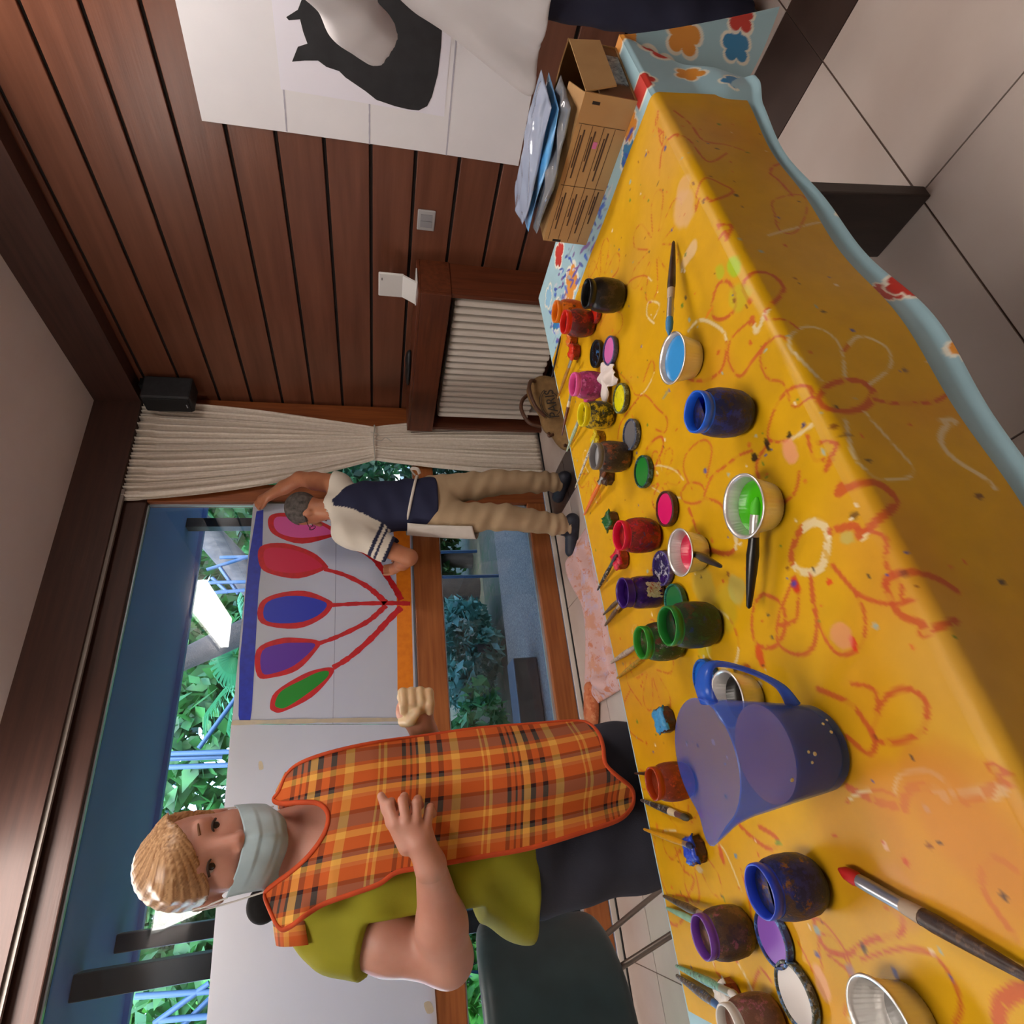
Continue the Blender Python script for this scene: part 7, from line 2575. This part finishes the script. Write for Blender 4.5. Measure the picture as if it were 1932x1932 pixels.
# ------------------------------------------------------------------ the person in a white smock at the cat poster
ps = thing('person', 'person in a loose white smock and navy trousers standing before the cat poster', 'person', (2.16, 0.56, 0))
pskin = skin_mat('smock_person_skin', '#c89478', '#bd886c')
pS_L = np.array([2.13, 0.73, 1.36])
pS_R = np.array([2.10, 0.40, 1.38])
pE_L = pix(705, 62, 0, 2.30)
pH_L = np.array([2.60, 0.70, 1.42])
pE_R = np.array([2.26, 0.30, 1.12])
pH_R = np.array([2.47, 0.38, 1.25])
pN = np.array([2.11, 0.56, 1.43])
PP, PR, PC = frame((2.15, 0.57, 1.60), (0.95, 0.2, -0.12))
b = SDF((1.92, 0.16, -0.01), (2.71, 1.02, 1.76), 0.0085)
b.ell(PP(0, -0.010, 0.015), (0.072, 0.090, 0.088), 0.02, PR)
b.ell(PP(0, 0.032, -0.050), (0.055, 0.055, 0.075), 0.03, PR)
b.cone(PP(0, 0.078, 0.0), PP(0, 0.102, -0.038), 0.010, 0.014, 0.012)
for sx_ in (-1, 1):
    b.ell(PP(sx_ * 0.073, -0.010, -0.015), (0.010, 0.019, 0.030), 0.008, PR)
    b.ell(PP(sx_ * 0.031, 0.098, 0.004), (0.018, 0.016, 0.011), 0.012, PR, sub=True)
b.cone(PP(0, -0.02, -0.08), pN, 0.05, 0.058, 0.03)
b.cone(pS_L, pS_R, 0.06, 0.06, 0.04)
b.cone((2.12, 0.56, 1.28), (2.16, 0.56, 0.95), 0.125, 0.12, 0.05, flat=((1, 0, 0), 0.75))
for S_, E_, H_ in ((pS_L, pE_L, pH_L), (pS_R, pE_R, pH_R)):
    w_ = E_ * 0.28 + H_ * 0.72
    b.chain([S_, E_, w_], [0.052, 0.042, 0.027], 0.02)
    d_ = (H_ - w_) / np.linalg.norm(H_ - w_)
    pm = w_ + d_ * 0.055
    b.cone(w_, pm, 0.026, 0.031, 0.015)
    for k_ in range(4):
        q = pm + np.array([0.004, 0.026 - 0.0175 * k_, 0.006])
        b.chain([q, q + d_ * 0.032 + np.array([0, 0, -0.006]), q + d_ * 0.034 + np.array([-0.004, 0, -0.030])], [0.0115, 0.0105, 0.009], 0.004)
    b.chain([pm + np.array([-0.01, 0.02, 0.02]), pm + d_ * 0.02 + np.array([0, 0.03, 0.025]), pm + d_ * 0.045 + np.array([0, 0.03, 0.018])], [0.013, 0.0115, 0.0095], 0.006)
b.chain([(2.17, 0.66, 0.90), (2.18, 0.67, 0.48), (2.15, 0.67, 0.08)], [0.09, 0.06, 0.04], 0.02)
b.chain([(2.17, 0.47, 0.90), (2.18, 0.46, 0.48), (2.15, 0.46, 0.08)], [0.09, 0.06, 0.04], 0.02)
v_, f_ = b.mesh()
obj('body', smooth_vf(v_, f_, 1, 0.4), f_, pskin, ps, smooth=True)
h = SDF(PC - 0.17, PC + 0.15, 0.006)
h.ell(PP(0, -0.016, 0.024), (0.082, 0.103, 0.096), 0.01, PR).ell(PP(0, -0.07, -0.05), (0.07, 0.05, 0.07), 0.03, PR)


def pcut(X, Y, Z):
    bb = (X - PC[0]) * PR[0, 1] + (Y - PC[1]) * PR[1, 1] + (Z - PC[2]) * PR[2, 1]
    c = (X - PC[0]) * PR[0, 2] + (Y - PC[1]) * PR[1, 2] + (Z - PC[2]) * PR[2, 2]
    return np.maximum(c - 0.055, 0.025 - bb)


h.carve(pcut)
v_, f_ = h.mesh()
obj('hair', smooth_vf(v_, f_, 1), f_, mat('brown_hair', '#3a281c', '#553c2a', rough=0.5, scale=50, bump=0.3, bscale=200), ps, smooth=True)
for sx_ in (-1, 1):
    V, F = lathe_vf([(0.0, -0.011)] + [(0.011 * math.sin(a), -0.011 * math.cos(a)) for a in np.linspace(0.3, 2.84, 8)] + [(0.0, 0.011)], 12)
    ec = PP(sx_ * 0.031, 0.066, 0.004)
    obj('eyeball', [ec + np.array(q) for q in V], F, m_eye, ps, smooth=True)
tube('lips', spline([PP(-0.020, 0.078, -0.080), PP(0, 0.090, -0.080), PP(0.020, 0.078, -0.080)], 5), 0.005, MATS['lips'], ps, n=8)
# loose smock with a wide short sleeve and a flaring hem
m_smock = mat('smock_white', '#e8e4e6', '#e0dcde', rough=0.85, scale=5)
s_ = SDF((1.88, 0.14, 0.58), (2.62, 1.08, 1.52), 0.0085)
s_.cone((2.12, 0.56, 1.30), (2.12, 0.60, 0.75), 0.155, 0.215, 0.05, flat=((1, 0, 0), 0.74))
s_.cone((2.12, 0.70, 1.02), (2.12, 0.86, 0.70), 0.10, 0.085, 0.06)
s_.cone(pS_L + np.array([0, -0.05, 0.01]), pS_R + np.array([0, 0.05, 0.01]), 0.075, 0.075, 0.05)
s_.chain([pS_L, pE_L * 0.55 + pS_L * 0.45, pE_L], [0.085, 0.088, 0.080], 0.03)
s_.cone(pS_R, pE_R * 0.7 + pS_R * 0.3, 0.08, 0.085, 0.03)
s_.warp(lambda X, Y, Z: 0.011 * np.sin(26 * Y + 14 * Z + 10 * X) * np.sin(7 * Z - 5 * Y + 1) + 0.006 * np.sin(52 * Y + 20 * Z - 18 * X))
dl = (pE_L - pS_L) / np.linalg.norm(pE_L - pS_L)
ccut = pE_L + dl * 0.02


def smock_cut(X, Y, Z):
    slv = -((X - ccut[0]) * dl[0] + (Y - ccut[1]) * dl[1] + (Z - ccut[2]) * dl[2])
    slv = np.maximum(slv, 1.05 - Z + 0 * X)
    hem = Z - (0.70 + 0.10 * (0.86 - Y)) + 0 * X
    nck = np.sqrt((X - pN[0]) ** 2 + (Y - pN[1]) ** 2 + 0 * Z) - 0.075
    nck = np.maximum(nck, pN[2] - 0.02 - Z)
    return np.minimum(np.minimum(slv, hem), nck)


s_.carve(smock_cut)
v_, f_ = s_.mesh()
obj('smock', smooth_vf(v_, f_, 2), f_, m_smock, ps, smooth=True)
m_navy = mat('navy_trousers', '#1f2036', '#26283f', rough=0.85, scale=6)
s_ = SDF((1.98, 0.30, 0.02), (2.36, 0.84, 1.0), 0.0085)
s_.ell((2.16, 0.565, 0.90), (0.135, 0.20, 0.12), 0.04)
s_.chain([(2.17, 0.665, 0.88), (2.18, 0.67, 0.48), (2.15, 0.67, 0.05)], [0.108, 0.086, 0.072], 0.02)
s_.chain([(2.17, 0.465, 0.88), (2.18, 0.46, 0.48), (2.15, 0.46, 0.05)], [0.108, 0.086, 0.072], 0.02)
s_.warp(lambda X, Y, Z: 0.004 * np.sin(40 * Z + 20 * Y) * np.sin(6 * Z))
s_.cut((0, 0, 0.05), (0, 0, -1))
v_, f_ = s_.mesh()
obj('trousers', smooth_vf(v_, f_, 1), f_, m_navy, ps, smooth=True)
for yy in (0.67, 0.46):
    s_ = SDF((2.06, yy - 0.07, -0.01), (2.42, yy + 0.07, 0.13), 0.008)
    s_.cone((2.13, yy, 0.036), (2.32, yy, 0.03), 0.044, 0.038, 0.02).cone((2.15, yy, 0.05), (2.16, yy, 0.085), 0.045, 0.045, 0.02).cut((0, 0, 0.001), (0, 0, -1)).cut((0, 0, 0.11), (0, 0, 1))
    v_, f_ = s_.mesh()
    obj('shoe', v_, f_, m_shoe, ps, smooth=True)
